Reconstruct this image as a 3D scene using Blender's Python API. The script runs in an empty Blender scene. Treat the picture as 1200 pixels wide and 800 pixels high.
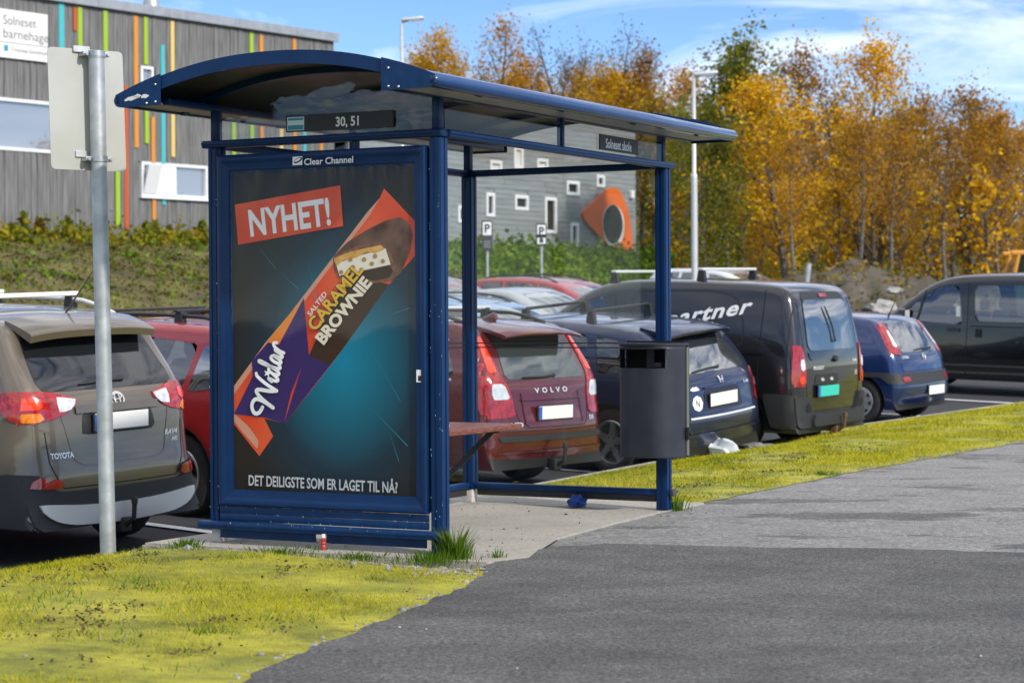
import bpy, bmesh, math, random
import numpy as np
from mathutils import Vector, Matrix, Euler, geometry, noise
from mathutils.bvhtree import BVHTree

random.seed(7)
R = math.radians
SC = bpy.context.scene
COL = SC.collection

# ------------------------------------------------------------------ camera, world, sun, exposure
CAM_P = Vector((0.0, 0.0, 1.205))
CAM_E = Euler((R(90 - 0.62), R(0.30), 0.0))
CAM_R = CAM_E.to_matrix()
FPX = 2500.0                      # focal length in photo pixels (1200 wide)
cd = bpy.data.cameras.new('camera')
cam = bpy.data.objects.new('camera', cd); COL.objects.link(cam)
cam.location = CAM_P; cam.rotation_euler = CAM_E
cd.sensor_width = 36.0; cd.lens = 36.0 * FPX / 1200.0
cd.clip_start = 0.1; cd.clip_end = 6000
cd.dof.use_dof = True; cd.dof.focus_distance = 11.8; cd.dof.aperture_fstop = 4.5
SC.camera = cam

SUN_AZ = Vector((0.60, -0.62, 0)).normalized()      # horizontal direction towards the sun
SUN_EL = R(34)
SUN_DIR = Vector((SUN_AZ.x * math.cos(SUN_EL), SUN_AZ.y * math.cos(SUN_EL), math.sin(SUN_EL)))
sl = bpy.data.lights.new('sun', 'SUN'); sl.energy = 2.35; sl.angle = R(2.0); sl.color = (1.0, 0.94, 0.84)
so = bpy.data.objects.new('sun', sl); COL.objects.link(so)
so.rotation_euler = (-SUN_DIR).to_track_quat('-Z', 'Y').to_euler()

W = bpy.data.worlds.new('World'); SC.world = W; W.use_nodes = True
nt = W.node_tree; nt.nodes.clear()
def wn(t): return nt.nodes.new(t)
sky = wn('ShaderNodeTexSky'); sky.sky_type = 'NISHITA'; sky.sun_disc = False
sky.sun_elevation = SUN_EL; sky.sun_rotation = math.atan2(SUN_AZ.x, SUN_AZ.y)
sky.altitude = 1200; sky.air_density = 0.8; sky.dust_density = 0.0; sky.ozone_density = 1.6
tc = wn('ShaderNodeTexCoord')
sep = wn('ShaderNodeSeparateXYZ'); nt.links.new(tc.outputs['Generated'], sep.inputs[0])
# thin streaky cirrus: noise on the sphere of directions, stretched along a slant
mp = wn('ShaderNodeMapping'); mp.inputs['Rotation'].default_value = (0, R(14), 0); mp.inputs['Scale'].default_value = (3.2, 2.0, 15.0)
mp.inputs['Location'].default_value = (6.85, 2.6, 5.12)
nt.links.new(tc.outputs['Generated'], mp.inputs[0])
n1 = wn('ShaderNodeTexNoise'); n1.inputs['Scale'].default_value = 1.3; n1.inputs['Detail'].default_value = 9; n1.inputs['Roughness'].default_value = 0.6; n1.inputs['Distortion'].default_value = 0.7
nt.links.new(mp.outputs[0], n1.inputs['Vector'])
rp_ = wn('ShaderNodeValToRGB'); rp_.color_ramp.elements[0].position = 0.47; rp_.color_ramp.elements[1].position = 0.74
# broken cloud thickens away from the horizon
mr = wn('ShaderNodeMapRange'); mr.inputs[1].default_value = 0.17; mr.inputs[2].default_value = 0.55; mr.inputs[3].default_value = 0.0; mr.inputs[4].default_value = 0.16
nt.links.new(sep.outputs[2], mr.inputs[0])
nb_ = wn('ShaderNodeMath'); nb_.operation = 'ADD'; nt.links.new(n1.outputs[0], nb_.inputs[0]); nt.links.new(mr.outputs[0], nb_.inputs[1])
nt.links.new(nb_.outputs[0], rp_.inputs[0])
cm = wn('ShaderNodeMath'); cm.operation = 'MULTIPLY'; cm.inputs[1].default_value = 0.92; nt.links.new(rp_.outputs[0], cm.inputs[0])
mx = wn('ShaderNodeMix'); mx.data_type = 'RGBA'
mx.inputs[7].default_value = (6.6, 6.7, 6.9, 1)
hs = wn('ShaderNodeHueSaturation'); hs.inputs['Saturation'].default_value = 1.22; hs.inputs['Hue'].default_value = 0.508; hs.inputs['Value'].default_value = 0.66; nt.links.new(sky.outputs[0], hs.inputs['Color'])
nt.links.new(cm.outputs[0], mx.inputs[0]); nt.links.new(hs.outputs[0], mx.inputs[6])
bg = wn('ShaderNodeBackground'); bg.inputs[1].default_value = 0.15
nt.links.new(mx.outputs[2], bg.inputs[0])
wo = wn('ShaderNodeOutputWorld'); nt.links.new(bg.outputs[0], wo.inputs[0])

SC.view_settings.view_transform = 'Standard'; SC.view_settings.look = 'None'
SC.view_settings.exposure = 0.72; SC.view_settings.gamma = 1.0
SC.render.engine = 'CYCLES'
SC.cycles.use_denoising = True
SC.cycles.max_bounces = 8; SC.cycles.transparent_max_bounces = 24

# ------------------------------------------------------------------ helpers
def ray(px, py):
    return CAM_R @ Vector(((px - 600) / FPX, -(py - 400) / FPX, -1.0))
def WP(px, py, Y):
    d = ray(px, py); return CAM_P + d * (Y / d.y)
def on_plane(px, py, p, n):
    d = ray(px, py); return CAM_P + d * ((p - CAM_P).dot(n) / d.dot(n))

def interp(x, xs, ys):
    return float(np.interp(x, xs, ys))

MATS = {}
def M(name, col, rough=0.5, metal=0.0, var=0.0, scale=8.0, bump=0.0, bscale=None, coat=0.0, col2=None, detail=6, spec=None, stretch=None, ramp=(0.35, 0.65)):
    if name in MATS: return MATS[name]
    m = bpy.data.materials.new(name); m.use_nodes = True
    t = m.node_tree; b = t.nodes['Principled BSDF']
    b.inputs['Roughness'].default_value = rough; b.inputs['Metallic'].default_value = metal
    b.inputs['Base Color'].default_value = (*col, 1)
    if coat: b.inputs['Coat Weight'].default_value = coat; b.inputs['Coat Roughness'].default_value = 0.04
    if spec is not None: b.inputs['Specular IOR Level'].default_value = spec
    if var or col2 or bump:
        tcn = t.nodes.new('ShaderNodeTexCoord'); v = tcn.outputs['Object']
        if stretch:
            mpn = t.nodes.new('ShaderNodeMapping'); mpn.inputs['Scale'].default_value = stretch
            t.links.new(v, mpn.inputs[0]); v = mpn.outputs[0]
    if var or col2:
        nz = t.nodes.new('ShaderNodeTexNoise'); nz.inputs['Scale'].default_value = scale; nz.inputs['Detail'].default_value = detail
        t.links.new(v, nz.inputs['Vector'])
        rr = t.nodes.new('ShaderNodeValToRGB')
        c2 = col2 if col2 else tuple(c * (1 + var) for c in col)
        c1 = col if col2 else tuple(c * (1 - var) for c in col)
        rr.color_ramp.elements[0].position = ramp[0]; rr.color_ramp.elements[1].position = ramp[1]
        rr.color_ramp.elements[0].color = (*c1, 1); rr.color_ramp.elements[1].color = (*c2, 1)
        t.links.new(nz.outputs[0], rr.inputs[0]); t.links.new(rr.outputs[0], b.inputs['Base Color'])
    if bump:
        nb = t.nodes.new('ShaderNodeTexNoise'); nb.inputs['Scale'].default_value = bscale or scale * 3; nb.inputs['Detail'].default_value = 5
        t.links.new(v, nb.inputs['Vector'])
        bp = t.nodes.new('ShaderNodeBump'); bp.inputs['Strength'].default_value = min(1, bump); bp.inputs['Distance'].default_value = 0.02
        t.links.new(nb.outputs[0], bp.inputs['Height']); t.links.new(bp.outputs[0], b.inputs['Normal'])
    MATS[name] = m
    return m

def facing_reflect(t, refl):
    """Schlick reflectance that is the same from both sides of a thin pane"""
    fr = t.nodes.new('ShaderNodeLayerWeight'); fr.inputs[0].default_value = 0.5
    pw = t.nodes.new('ShaderNodeMath'); pw.operation = 'POWER'; pw.inputs[1].default_value = 5.0; t.links.new(fr.outputs['Facing'], pw.inputs[0])
    ad = t.nodes.new('ShaderNodeMath'); ad.operation = 'MULTIPLY_ADD'; ad.use_clamp = True; ad.inputs[1].default_value = 0.95 - refl; ad.inputs[2].default_value = 0.045 + refl
    t.links.new(pw.outputs[0], ad.inputs[0]); return fr, ad
def GLASS(name, tint=(0.9, 0.95, 0.93), refl=0.05, rough=0.02, fres=1.45, bump=0.0, bscale=6.0, dirt=0.0, stretch=None):
    """thin pane: transparent, with mirror reflection that grows at grazing angles, and some dust"""
    if name in MATS: return MATS[name]
    m = bpy.data.materials.new(name); m.use_nodes = True
    t = m.node_tree; t.nodes.clear()
    o = t.nodes.new('ShaderNodeOutputMaterial')
    tr = t.nodes.new('ShaderNodeBsdfTransparent'); tr.inputs[0].default_value = (*tint, 1)
    gl = t.nodes.new('ShaderNodeBsdfGlossy'); gl.inputs['Roughness'].default_value = rough
    fr, ad = facing_reflect(t, refl)
    mi = t.nodes.new('ShaderNodeMixShader'); t.links.new(ad.outputs[0], mi.inputs[0])
    t.links.new(tr.outputs[0], mi.inputs[1]); t.links.new(gl.outputs[0], mi.inputs[2])
    last = mi
    tcn = t.nodes.new('ShaderNodeTexCoord'); v = tcn.outputs['Object']
    if stretch:
        mpn = t.nodes.new('ShaderNodeMapping'); mpn.inputs['Scale'].default_value = stretch
        t.links.new(v, mpn.inputs[0]); v = mpn.outputs[0]
    if bump:
        nb = t.nodes.new('ShaderNodeTexNoise'); nb.inputs['Scale'].default_value = bscale; nb.inputs['Detail'].default_value = 3
        t.links.new(v, nb.inputs['Vector'])
        bp = t.nodes.new('ShaderNodeBump'); bp.inputs['Strength'].default_value = bump; bp.inputs['Distance'].default_value = 0.05
        t.links.new(nb.outputs[0], bp.inputs['Height']); t.links.new(bp.outputs[0], gl.inputs['Normal']); pass
    if dirt:
        df = t.nodes.new('ShaderNodeBsdfDiffuse'); df.inputs[0].default_value = (0.5, 0.48, 0.44, 1)
        nd = t.nodes.new('ShaderNodeTexNoise'); nd.inputs['Scale'].default_value = 5; nd.inputs['Detail'].default_value = 8
        t.links.new(v, nd.inputs['Vector'])
        mu = t.nodes.new('ShaderNodeMath'); mu.operation = 'MULTIPLY'; mu.inputs[1].default_value = dirt
        t.links.new(nd.outputs[0], mu.inputs[0])
        m2 = t.nodes.new('ShaderNodeMixShader'); t.links.new(mu.outputs[0], m2.inputs[0])
        t.links.new(mi.outputs[0], m2.inputs[1]); t.links.new(df.outputs[0], m2.inputs[2]); last = m2
    t.links.new(last.outputs[0], o.inputs[0])
    MATS[name] = m
    return m

def tag(o, label=None, cat=None, group=None, kind=None):
    if label: o['label'] = label
    if cat: o['category'] = cat
    if group: o['group'] = group
    if kind: o['kind'] = kind
    return o
def empty(name, label, cat, loc=(0, 0, 0), rotz=0.0, group=None, mat=None):
    o = bpy.data.objects.new(name, None); COL.objects.link(o)
    if mat is not None: o.matrix_world = mat
    else: o.location = loc; o.rotation_euler = (0, 0, rotz)
    o.empty_display_size = 0.2
    return tag(o, label, cat, group)
def link(name, mesh, parent=None):
    o = bpy.data.objects.new(name, mesh); COL.objects.link(o)
    if parent is not None: o.parent = parent
    return o

class MB:
    """collects shapes; build() links them as ONE mesh object"""
    def __init__(s): s.v = []; s.f = []; s.m = []
    def add(s, vs, fs, mi=0):
        n = len(s.v); s.v += [tuple(p) for p in vs]; s.f += [tuple(i + n for i in f) for f in fs]; s.m += [mi] * len(fs)
        return s
    def box(s, c, d, rot=None, mi=0, ch=0.0):
        hx, hy, hz = d[0] / 2, d[1] / 2, d[2] / 2
        if ch > 0:
            ch = min(ch, hx * .9, hy * .9, hz * .9)
            bm = bmesh.new(); bmesh.ops.create_cube(bm, size=1)
            for v in bm.verts: v.co = Vector((v.co.x * 2 * hx, v.co.y * 2 * hy, v.co.z * 2 * hz))
            bmesh.ops.bevel(bm, geom=list(bm.edges), offset=ch, segments=2, profile=0.5, affect='EDGES')
            bm.verts.index_update()
            vs = [v.co.copy() for v in bm.verts]; fs = [[v.index for v in f.verts] for f in bm.faces]; bm.free()
        else:
            vs = [Vector((x, y, z)) for x in (-hx, hx) for y in (-hy, hy) for z in (-hz, hz)]
            fs = [(0, 1, 3, 2), (4, 6, 7, 5), (0, 4, 5, 1), (2, 3, 7, 6), (0, 2, 6, 4), (1, 5, 7, 3)]
        if rot is not None: vs = [rot @ v for v in vs]
        c = Vector(c); return s.add([v + c for v in vs], fs, mi)
    def tube(s, pts, r, n=10, mi=0, cap=True):
        pts = [Vector(p) for p in pts]; k = len(pts)
        rs = r if isinstance(r, (list, tuple)) else [r] * k
        vs = []; fs = []; up = None
        for i, p in enumerate(pts):
            t = (pts[min(i + 1, k - 1)] - pts[max(i - 1, 0)]).normalized()
            if up is None:
                up = Vector((0, 0, 1)) if abs(t.z) < .9 else Vector((1, 0, 0))
            x = t.cross(up).normalized(); y = x.cross(t).normalized(); up = y
            for j in range(n):
                a = 2 * math.pi * j / n
                vs.append(p + (x * math.cos(a) + y * math.sin(a)) * rs[i])
        for i in range(k - 1):
            for j in range(n):
                a, b = i * n + j, i * n + (j + 1) % n
                fs.append((a, a + n, b + n, b))
        if cap: fs.append(tuple(range(n))); fs.append(tuple(range((k - 1) * n, k * n))[::-1])
        return s.add(vs, fs, mi)
    def prism(s, poly, d0, d1, fr=None, mi=0):
        """poly 2-D (p,q), extruded d0..d1 along the third axis; fr(p,q,d)->xyz"""
        n = len(poly); fr = fr or (lambda p, q, d: (p, q, d))
        vs = [fr(p, q, d0) for p, q in poly] + [fr(p, q, d1) for p, q in poly]
        fs = [tuple(range(n))[::-1], tuple(range(n, 2 * n))] + [(i, (i + 1) % n, n + (i + 1) % n, n + i) for i in range(n)]
        return s.add(vs, fs, mi)
    def lathe(s, prof, n=24, fr=None, mi=0, closed=False):
        """prof of (r, h); fr(x, y, h)->xyz"""
        fr = fr or (lambda x, y, h: (x, y, h)); k = len(prof); vs = []; fs = []
        for r, h in prof:
            for j in range(n):
                a = 2 * math.pi * j / n; vs.append(fr(r * math.cos(a), r * math.sin(a), h))
        for i in range(k if closed else k - 1):
            i2 = (i + 1) % k
            for j in range(n):
                fs.append((i * n + j, i * n + (j + 1) % n, i2 * n + (j + 1) % n, i2 * n + j))
        return s.add(vs, fs, mi)
    def mesh(s, name, mats, smooth=None):
        me = bpy.data.meshes.new(name); me.from_pydata(s.v, [], s.f)
        for m in (mats if isinstance(mats, (list, tuple)) else [mats]): me.materials.append(m)
        if any(s.m): me.polygons.foreach_set('material_index', s.m)
        bm = bmesh.new(); bm.from_mesh(me); bmesh.ops.recalc_face_normals(bm, faces=bm.faces); bm.to_mesh(me); bm.free()
        if smooth is not None: auto_smooth(me, smooth)
        me.update(); return me
    def build(s, name, mats, parent=None, smooth=None):
        return link(name, s.mesh(name, mats, smooth), parent)

def auto_smooth(me, ang=35):
    bm = bmesh.new(); bm.from_mesh(me)
    for f in bm.faces: f.smooth = True
    ca = R(ang)
    for e in bm.edges:
        if len(e.link_faces) == 2:
            e.smooth = e.calc_face_angle(0.0) < ca
    bm.to_mesh(me); bm.free()

def np_mesh(name, V, F, mat):
    """fast mesh from numpy arrays; F has a fixed number of corners"""
    me = bpy.data.meshes.new(name); k = F.shape[1]
    me.vertices.add(len(V)); me.vertices.foreach_set('co', np.ascontiguousarray(V, dtype=np.float32).ravel())
    me.loops.add(F.size); me.loops.foreach_set('vertex_index', np.ascontiguousarray(F, dtype=np.int32).ravel())
    me.polygons.add(len(F)); me.polygons.foreach_set('loop_start', np.arange(0, F.size, k, dtype=np.int32))
    me.update(calc_edges=True); me.materials.append(mat); return me

def chaikin(pts, it=2, closed=False):
    pts = [tuple(p) for p in pts]
    for _ in range(it):
        out = []; n = len(pts)
        rng = range(n) if closed else range(n - 1)
        if not closed: out.append(pts[0])
        for i in rng:
            a, b = pts[i], pts[(i + 1) % n]
            out.append(tuple(.75 * u + .25 * w for u, w in zip(a, b))); out.append(tuple(.25 * u + .75 * w for u, w in zip(a, b)))
        if not closed: out.append(pts[-1])
        pts = out
    return pts
def rpoly(pts, r=0.05, n=4):
    """polygon with rounded corners"""
    out = []; k = len(pts)
    for i in range(k):
        p0, p, p1 = Vector(pts[i - 1]).to_2d(), Vector(pts[i]).to_2d(), Vector(pts[(i + 1) % k]).to_2d()
        a, b = p0 - p, p1 - p; rr = min(r, a.length * .45, b.length * .45)
        a = p + a.normalized() * rr; b = p + b.normalized() * rr
        for j in range(n + 1):
            t = j / n; q = a * (1 - t) ** 2 + p * 2 * t * (1 - t) + b * t * t; out.append((q.x, q.y))
    return out
def circ(cx, cy, r, n=24, ry=None):
    return [(cx + r * math.cos(2 * math.pi * i / n), cy + (ry or r) * math.sin(2 * math.pi * i / n)) for i in range(n)]
def resample(pts, step, closed=False):
    pts = [np.array(p, float) for p in pts]
    if closed: pts = pts + [pts[0]]
    seg = [np.linalg.norm((b - a)[:2]) for a, b in zip(pts[:-1], pts[1:])]
    cum = np.concatenate([[0], np.cumsum(seg)]); n = max(2, int(round(cum[-1] / step)))
    ts = np.linspace(0, cum[-1], n + 1)
    if closed: ts = ts[:-1]
    A = np.array(pts); return [tuple(np.interp(t, cum, A[:, j]) for j in range(A.shape[1])) for t in ts]
def inpoly(x, y, poly):
    c = False; n = len(poly); j = n - 1
    for i in range(n):
        xi, yi = poly[i][0], poly[i][1]; xj, yj = poly[j][0], poly[j][1]
        if (yi > y) != (yj > y) and x < (xj - xi) * (y - yi) / (yj - yi) + xi: c = not c
        j = i
    return c
def fill2d(poly, res):
    """triangulated polygon with interior points"""
    b = resample(poly, res, True) if res else list(poly)
    xs = [p[0] for p in b]; ys = [p[1] for p in b]; pts = [Vector(p[:2]) for p in b]; n = len(pts)
    if res:
        x = min(xs) + res * .55
        while x < max(xs):
            y = min(ys) + res * .55
            while y < max(ys):
                if inpoly(x, y, b) and min((x - p[0]) ** 2 + (y - p[1]) ** 2 for p in b) > (res * .35) ** 2: pts.append(Vector((x, y)))
                y += res
            x += res
    r = geometry.delaunay_2d_cdt(pts, [(i, (i + 1) % n) for i in range(n)], [], 1, 1e-6)
    return [(p.x, p.y) for p in r[0]], [tuple(f) for f in r[2]], n

TXT = {}
def text2d(s, bold=0.0, shear=0.0, spacing=1.0):
    """(verts, faces, w, h) of a line of lettering, normalised to cap height 1, baseline 0, starting at 0"""
    k = (s, bold, shear, spacing)
    if k in TXT: return TXT[k]
    cu = bpy.data.curves.new('lettering', 'FONT'); cu.body = s; cu.size = 1.0; cu.offset = bold; cu.shear = shear; cu.space_character = spacing
    cu.resolution_u = 3; cu.fill_mode = 'FRONT'
    o = bpy.data.objects.new('lettering', cu); COL.objects.link(o)
    dg = bpy.context.evaluated_depsgraph_get(); dg.update()
    me = bpy.data.meshes.new_from_object(o.evaluated_get(dg))
    vs = [(v.co.x, v.co.y) for v in me.vertices]; fs = [tuple(p.vertices) for p in me.polygons]
    COL.objects.unlink(o); bpy.data.objects.remove(o); bpy.data.meshes.remove(me); bpy.data.curves.remove(cu)
    cap = 0.73; x0 = min(v[0] for v in vs); x1 = max(v[0] for v in vs)
    vs = [((x - x0) / cap, y / cap) for x, y in vs]
    TXT[k] = (vs, fs, (x1 - x0) / cap); return TXT[k]
def put_text(mb, s, o, ex, ey, width=None, bold=0.02, shear=0.0, mi=0, spacing=1.0, center=False):
    """o baseline start, ex unit vector along, ey = cap height vector; width fits the line to a length"""
    vs, fs, w = text2d(s, bold, shear, spacing)
    ex = Vector(ex); ey = Vector(ey); o = Vector(o)
    sx = (width / w) if width else ey.length
    if center: o = o - ex * (w * sx / 2)
    mb.add([o + ex * (x * sx) + ey * y for x, y in vs], fs, mi); return mb
# ------------------------------------------------------------------ places: shelter frame (a along the kerb, b away from the path) and lot frame
SB = Vector((-0.3525, 10.88, 0.0)); SROT = math.atan2(0.879, 0.477)
SU = Vector((0.477, 0.879, 0)).normalized(); SW = Vector((-SU.y, SU.x, 0))
def S(a, b, z=0.0): p = SB + SU * a + SW * b; return Vector((p.x, p.y, z))
def toS(x, y):
    d = Vector((x, y, 0)) - SB; return d.dot(SU), d.dot(SW)
CU = Vector((math.sin(R(38)), math.cos(R(38)), 0)); CV = Vector((-CU.y, CU.x, 0))   # across the stalls / into the stalls
KA = [-12, -0.07, 7.36, 10.7, 15.2, 19.8, 24, 30, 45]
KB = [2.75, 2.9, 3.25, 3.33, 3.18, 2.32, 1.2, -0.6, -6]
KZ = [-0.36, -0.305, -0.265, -0.225, -0.125, 0.005, 0.13, 0.30, 0.72]
EA = [-12, -5.0, -3.34, -2.0, -1.03, -0.45, -0.05, 1.94, 3.26, 6.44, 10.66, 20, 45]
EB = [-4.6, -2.0, -1.21, -0.93, -0.72, -0.5, -0.2, 0.02, 0.10, 0.08, -0.13, -1.2, -8]
OFA = [1.5, 5.5, 8, 10.6, 12.4, 16, 20]; OFZ = [.36, .22, .16, .18, .05, .13, .15]
def kb(a): return interp(a, KA, KB)
def kz(a): return interp(a, KA, KZ)
def eb(a): return interp(a, EA, EB)
def path_z(a, b): return -0.012 + 0.004 * max(0.0, a - 4)
def lot_z(x, y):
    a, b = toS(x, y)
    return kz(a) - interp(a, OFA, OFZ) + 0.027 * max(0, b - kb(a))
def verge_z(a, t):
    e = path_z(a, 0) + 0.004; k = kz(a) + 0.012
    h = 0.06 * math.sin(math.pi * min(1, max(0, t))) if a < -0.3 else 0.02 * math.sin(math.pi * t)
    # flat behind and beside the shelter, then falling to the kerb
    b0, b1 = eb(a), kb(a); tb = b0 + (b1 - b0) * t; q = min(1, max(0, (tb - 1.35) / max(.3, b1 - 1.35))); f = q * q * (3 - 2 * q) * .6 + q * .4
    n = noise.noise((a * 0.9, t * 3.1, 0.3)) * 0.022 * math.sin(math.pi * t) if 0 < t < 1 else 0
    z = e + (k - e) * f + h * 0.6 + n
    if tb < 1.95 and a < 0: z -= 0.075 * math.exp(-((a + .22) / .20) ** 2) * min(1, max(0, (1.95 - tb) / .2)) * min(1, max(0, (tb + .45) / .2))
    if -0.16 < a < 3.26 and tb < 1.74: z = min(z, -0.05)
    return z

M('asphalt_old', (0.285, 0.278, 0.268), 0.95, var=0.34, scale=42, bump=1.0, bscale=95)
M('asphalt_new', (0.108, 0.104, 0.099), 0.95, var=0.48, scale=46, bump=1.0, bscale=90)
M('asphalt_lot', (0.034, 0.034, 0.038), 0.85, var=0.3, scale=30, bump=0.4, bscale=120)
M('concrete_slab', (0.40, 0.37, 0.32), 0.92, var=0.12, scale=30, bump=0.4, bscale=120)
M('kerb_concrete', (0.42, 0.40, 0.37), 0.9, var=0.2, scale=12, bump=0.3)
M('line_paint', (0.78, 0.78, 0.77), 0.7, var=0.1, scale=25)
M('lawn', (0.20, 0.21, 0.018), 0.95, col2=(0.41, 0.375, 0.03), scale=2.2, bump=0.8, bscale=90)
M('bank_soil', (0.058, 0.047, 0.018), 0.95, col2=(0.125, 0.108, 0.026), scale=0.9, bump=0.8, bscale=9)
M('base_soil', (0.10, 0.09, 0.06), 0.95, var=0.3, scale=0.4)

def wear(mname, dark, light, sc=0.55, amt=0.75, thr=(0.52, 0.62), st=1.3):
    """broad worn and patched areas on an asphalt, over its grain"""
    m = MATS[mname]; t = m.node_tree; b = t.nodes['Principled BSDF']
    src = b.inputs['Base Color'].links[0].from_socket
    tcn = t.nodes.new('ShaderNodeTexCoord'); mpn = t.nodes.new('ShaderNodeMapping'); mpn.inputs['Rotation'].default_value = (0, 0, R(25)); mpn.inputs['Scale'].default_value = (1.0, st, 1)
    t.links.new(tcn.outputs['Object'], mpn.inputs[0])
    nz = t.nodes.new('ShaderNodeTexNoise'); nz.inputs['Scale'].default_value = sc; nz.inputs['Detail'].default_value = 10; nz.inputs['Roughness'].default_value = 0.68
    t.links.new(mpn.outputs[0], nz.inputs['Vector'])
    rr = t.nodes.new('ShaderNodeValToRGB'); rr.color_ramp.elements[0].position = thr[0]; rr.color_ramp.elements[1].position = thr[1]
    rr.color_ramp.elements[0].color = (light, light, light, 1); rr.color_ramp.elements[1].color = (dark, dark, dark, 1)
    t.links.new(nz.outputs[0], rr.inputs[0])
    mm = t.nodes.new('ShaderNodeMix'); mm.data_type = 'RGBA'; mm.blend_type = 'MULTIPLY'; mm.inputs[0].default_value = amt
    t.links.new(src, mm.inputs[6]); t.links.new(rr.outputs[0], mm.inputs[7]); t.links.new(mm.outputs[2], b.inputs['Base Color'])
wear('asphalt_old', 0.45, 1.0, 0.55, 0.9, (0.545, 0.585), 2.6)
wear('asphalt_old', 0.45, 1.35, 120, 0.75, (0.36, 0.64), 1.0)
wear('asphalt_new', 0.40, 1.60, 115, 0.8, (0.36, 0.66), 1.0)
wear('asphalt_new', 1.0, 2.3, 60, 0.8, (0.26, 0.34), 1.0)
wear('concrete_slab', 0.6, 1.2, 90, 0.7, (0.36, 0.64), 1.0)
wear('asphalt_old', 0.78, 1.08, 2.6, 0.8, (0.40, 0.66))
wear('asphalt_new', 0.66, 1.15, 0.8, 0.85, (0.42, 0.62))
wear('asphalt_new', 0.70, 1.12, 3.4, 0.8, (0.38, 0.66))
wear('concrete_slab', 0.80, 1.05, 1.6, 0.8, (0.40, 0.66))
wear('lawn', 0.30, 1.0, 1.7, 0.9, (0.52, 0.68))
wear('lawn', 0.35, 1.0, 14.0, 0.8, (0.56, 0.70))
wear('lawn', 0.70, 1.1, 6.0, 0.8, (0.42, 0.64))

def sheet(name, poly, zf, mat, res=0.5, kind='structure'):
    v, f, n = fill2d(poly, res)
    me = bpy.data.meshes.new(name); me.from_pydata([(x, y, zf(x, y)) for x, y in v], [], f); me.materials.append(mat)
    bm = bmesh.new(); bm.from_mesh(me); bmesh.ops.recalc_face_normals(bm, faces=bm.faces)
    if sum(g.normal.z for g in bm.faces) < 0: bmesh.ops.reverse_faces(bm, faces=bm.faces)
    for g in bm.faces: g.smooth = True
    bm.to_mesh(me); bm.free()
    return tag(link(name, me), kind=kind)

# base ground reaching the horizon
g = MB(); g.add([(-3000, -300, -2.6), (3000, -300, -2.6), (3000, 5000, -2.6), (-3000, 5000, -2.6)], [(0, 1, 2, 3)])
tag(g.build('ground', MATS['base_soil']), kind='structure')

# footpath: old asphalt sheet, with a newer and darker sheet laid over its near end
edge = [S(a, eb(a) - 0.0).to_2d() for a in np.linspace(-9, 40, 90)]
pp = [(p.x, p.y) for p in edge] + [(S(40, -30).x, S(40, -30).y), (S(-9, -22).x, S(-9, -22).y)]
sheet('footpath', pp, lambda x, y: path_z(*toS(x, y)), MATS['asphalt_old'], 0.8)
seam = [WP(px, py, Y) for px, py, Y in ((585, 656, 10.64), (612, 647, 10.98), (640, 640, 11.25), (700, 637, 11.40), (800, 639, 11.32), (930, 643, 11.15), (1070, 645, 11.08), (1200, 650, 10.85), (1420, 655, 10.6))]
left = [S(a, eb(a) - 0.0) for a in np.linspace(-0.35, -9, 40)]
near = [S(-9, -4.0), S(-9, -14), Vector((9, 4, 0))]
npoly = [(p.x, p.y) for p in seam[::-1]] + [(p.x, p.y) for p in left] + [(p.x + .0, p.y) for p in near]
random.seed(3)
npoly = [(x, y) for x, y in npoly]
rough = []
for i, (x, y) in enumerate(resample(npoly, 0.12, True)):
    rough.append((x + random.uniform(-.022, .022), y + random.uniform(-.03, .03)))
sheet('new_footpath', rough, lambda x, y: path_z(*toS(x, y)) + 0.010 , MATS['asphalt_new'], None)

# verge between footpath and kerb
mb = MB(); A = np.concatenate([np.arange(-10, 12, 0.10), np.arange(12, 42, 0.4)]); T = np.linspace(0, 1, 26)
for a in A:
    b0, b1 = eb(a) - (0.02 + 0.035 * noise.noise((a * 3, 0, 0))), kb(a) + 0.005
    for t in T: mb.v.append(tuple(S(a, b0 + (b1 - b0) * t, verge_z(a, t))))
nT = len(T)
for i in range(len(A) - 1):
    for j in range(nT - 1):
        q = i * nT + j; mb.f.append((q, q + nT, q + nT + 1, q + 1)); mb.m.append(0)
lawn = mb.build('lawn', MATS['lawn'], smooth=80); tag(lawn, kind='structure')

# parking lot
lp = [S(a, kb(a) + 0.1) for a in np.arange(-12, 46, 1.0)]
FK = Vector((-6.3, 76.0, 0)); FN = Vector((CU.y, -CU.x, 0))             # facade line of the buildings and its outward normal
def K(k, d, z=0.0): p = FK + CU * k + FN * d; return Vector((p.x, p.y, z))
def toK(x, y):
    d = Vector((x, y, 0)) - FK; return d.dot(CU), d.dot(FN)
pl = [(p.x, p.y) for p in lp] + [(K(70, 12).x, K(70, 12).y), (K(-60, 12).x, K(-60, 12).y)]
sheet('parking_lot', pl, lot_z, MATS['asphalt_lot'], 1.6)

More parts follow.
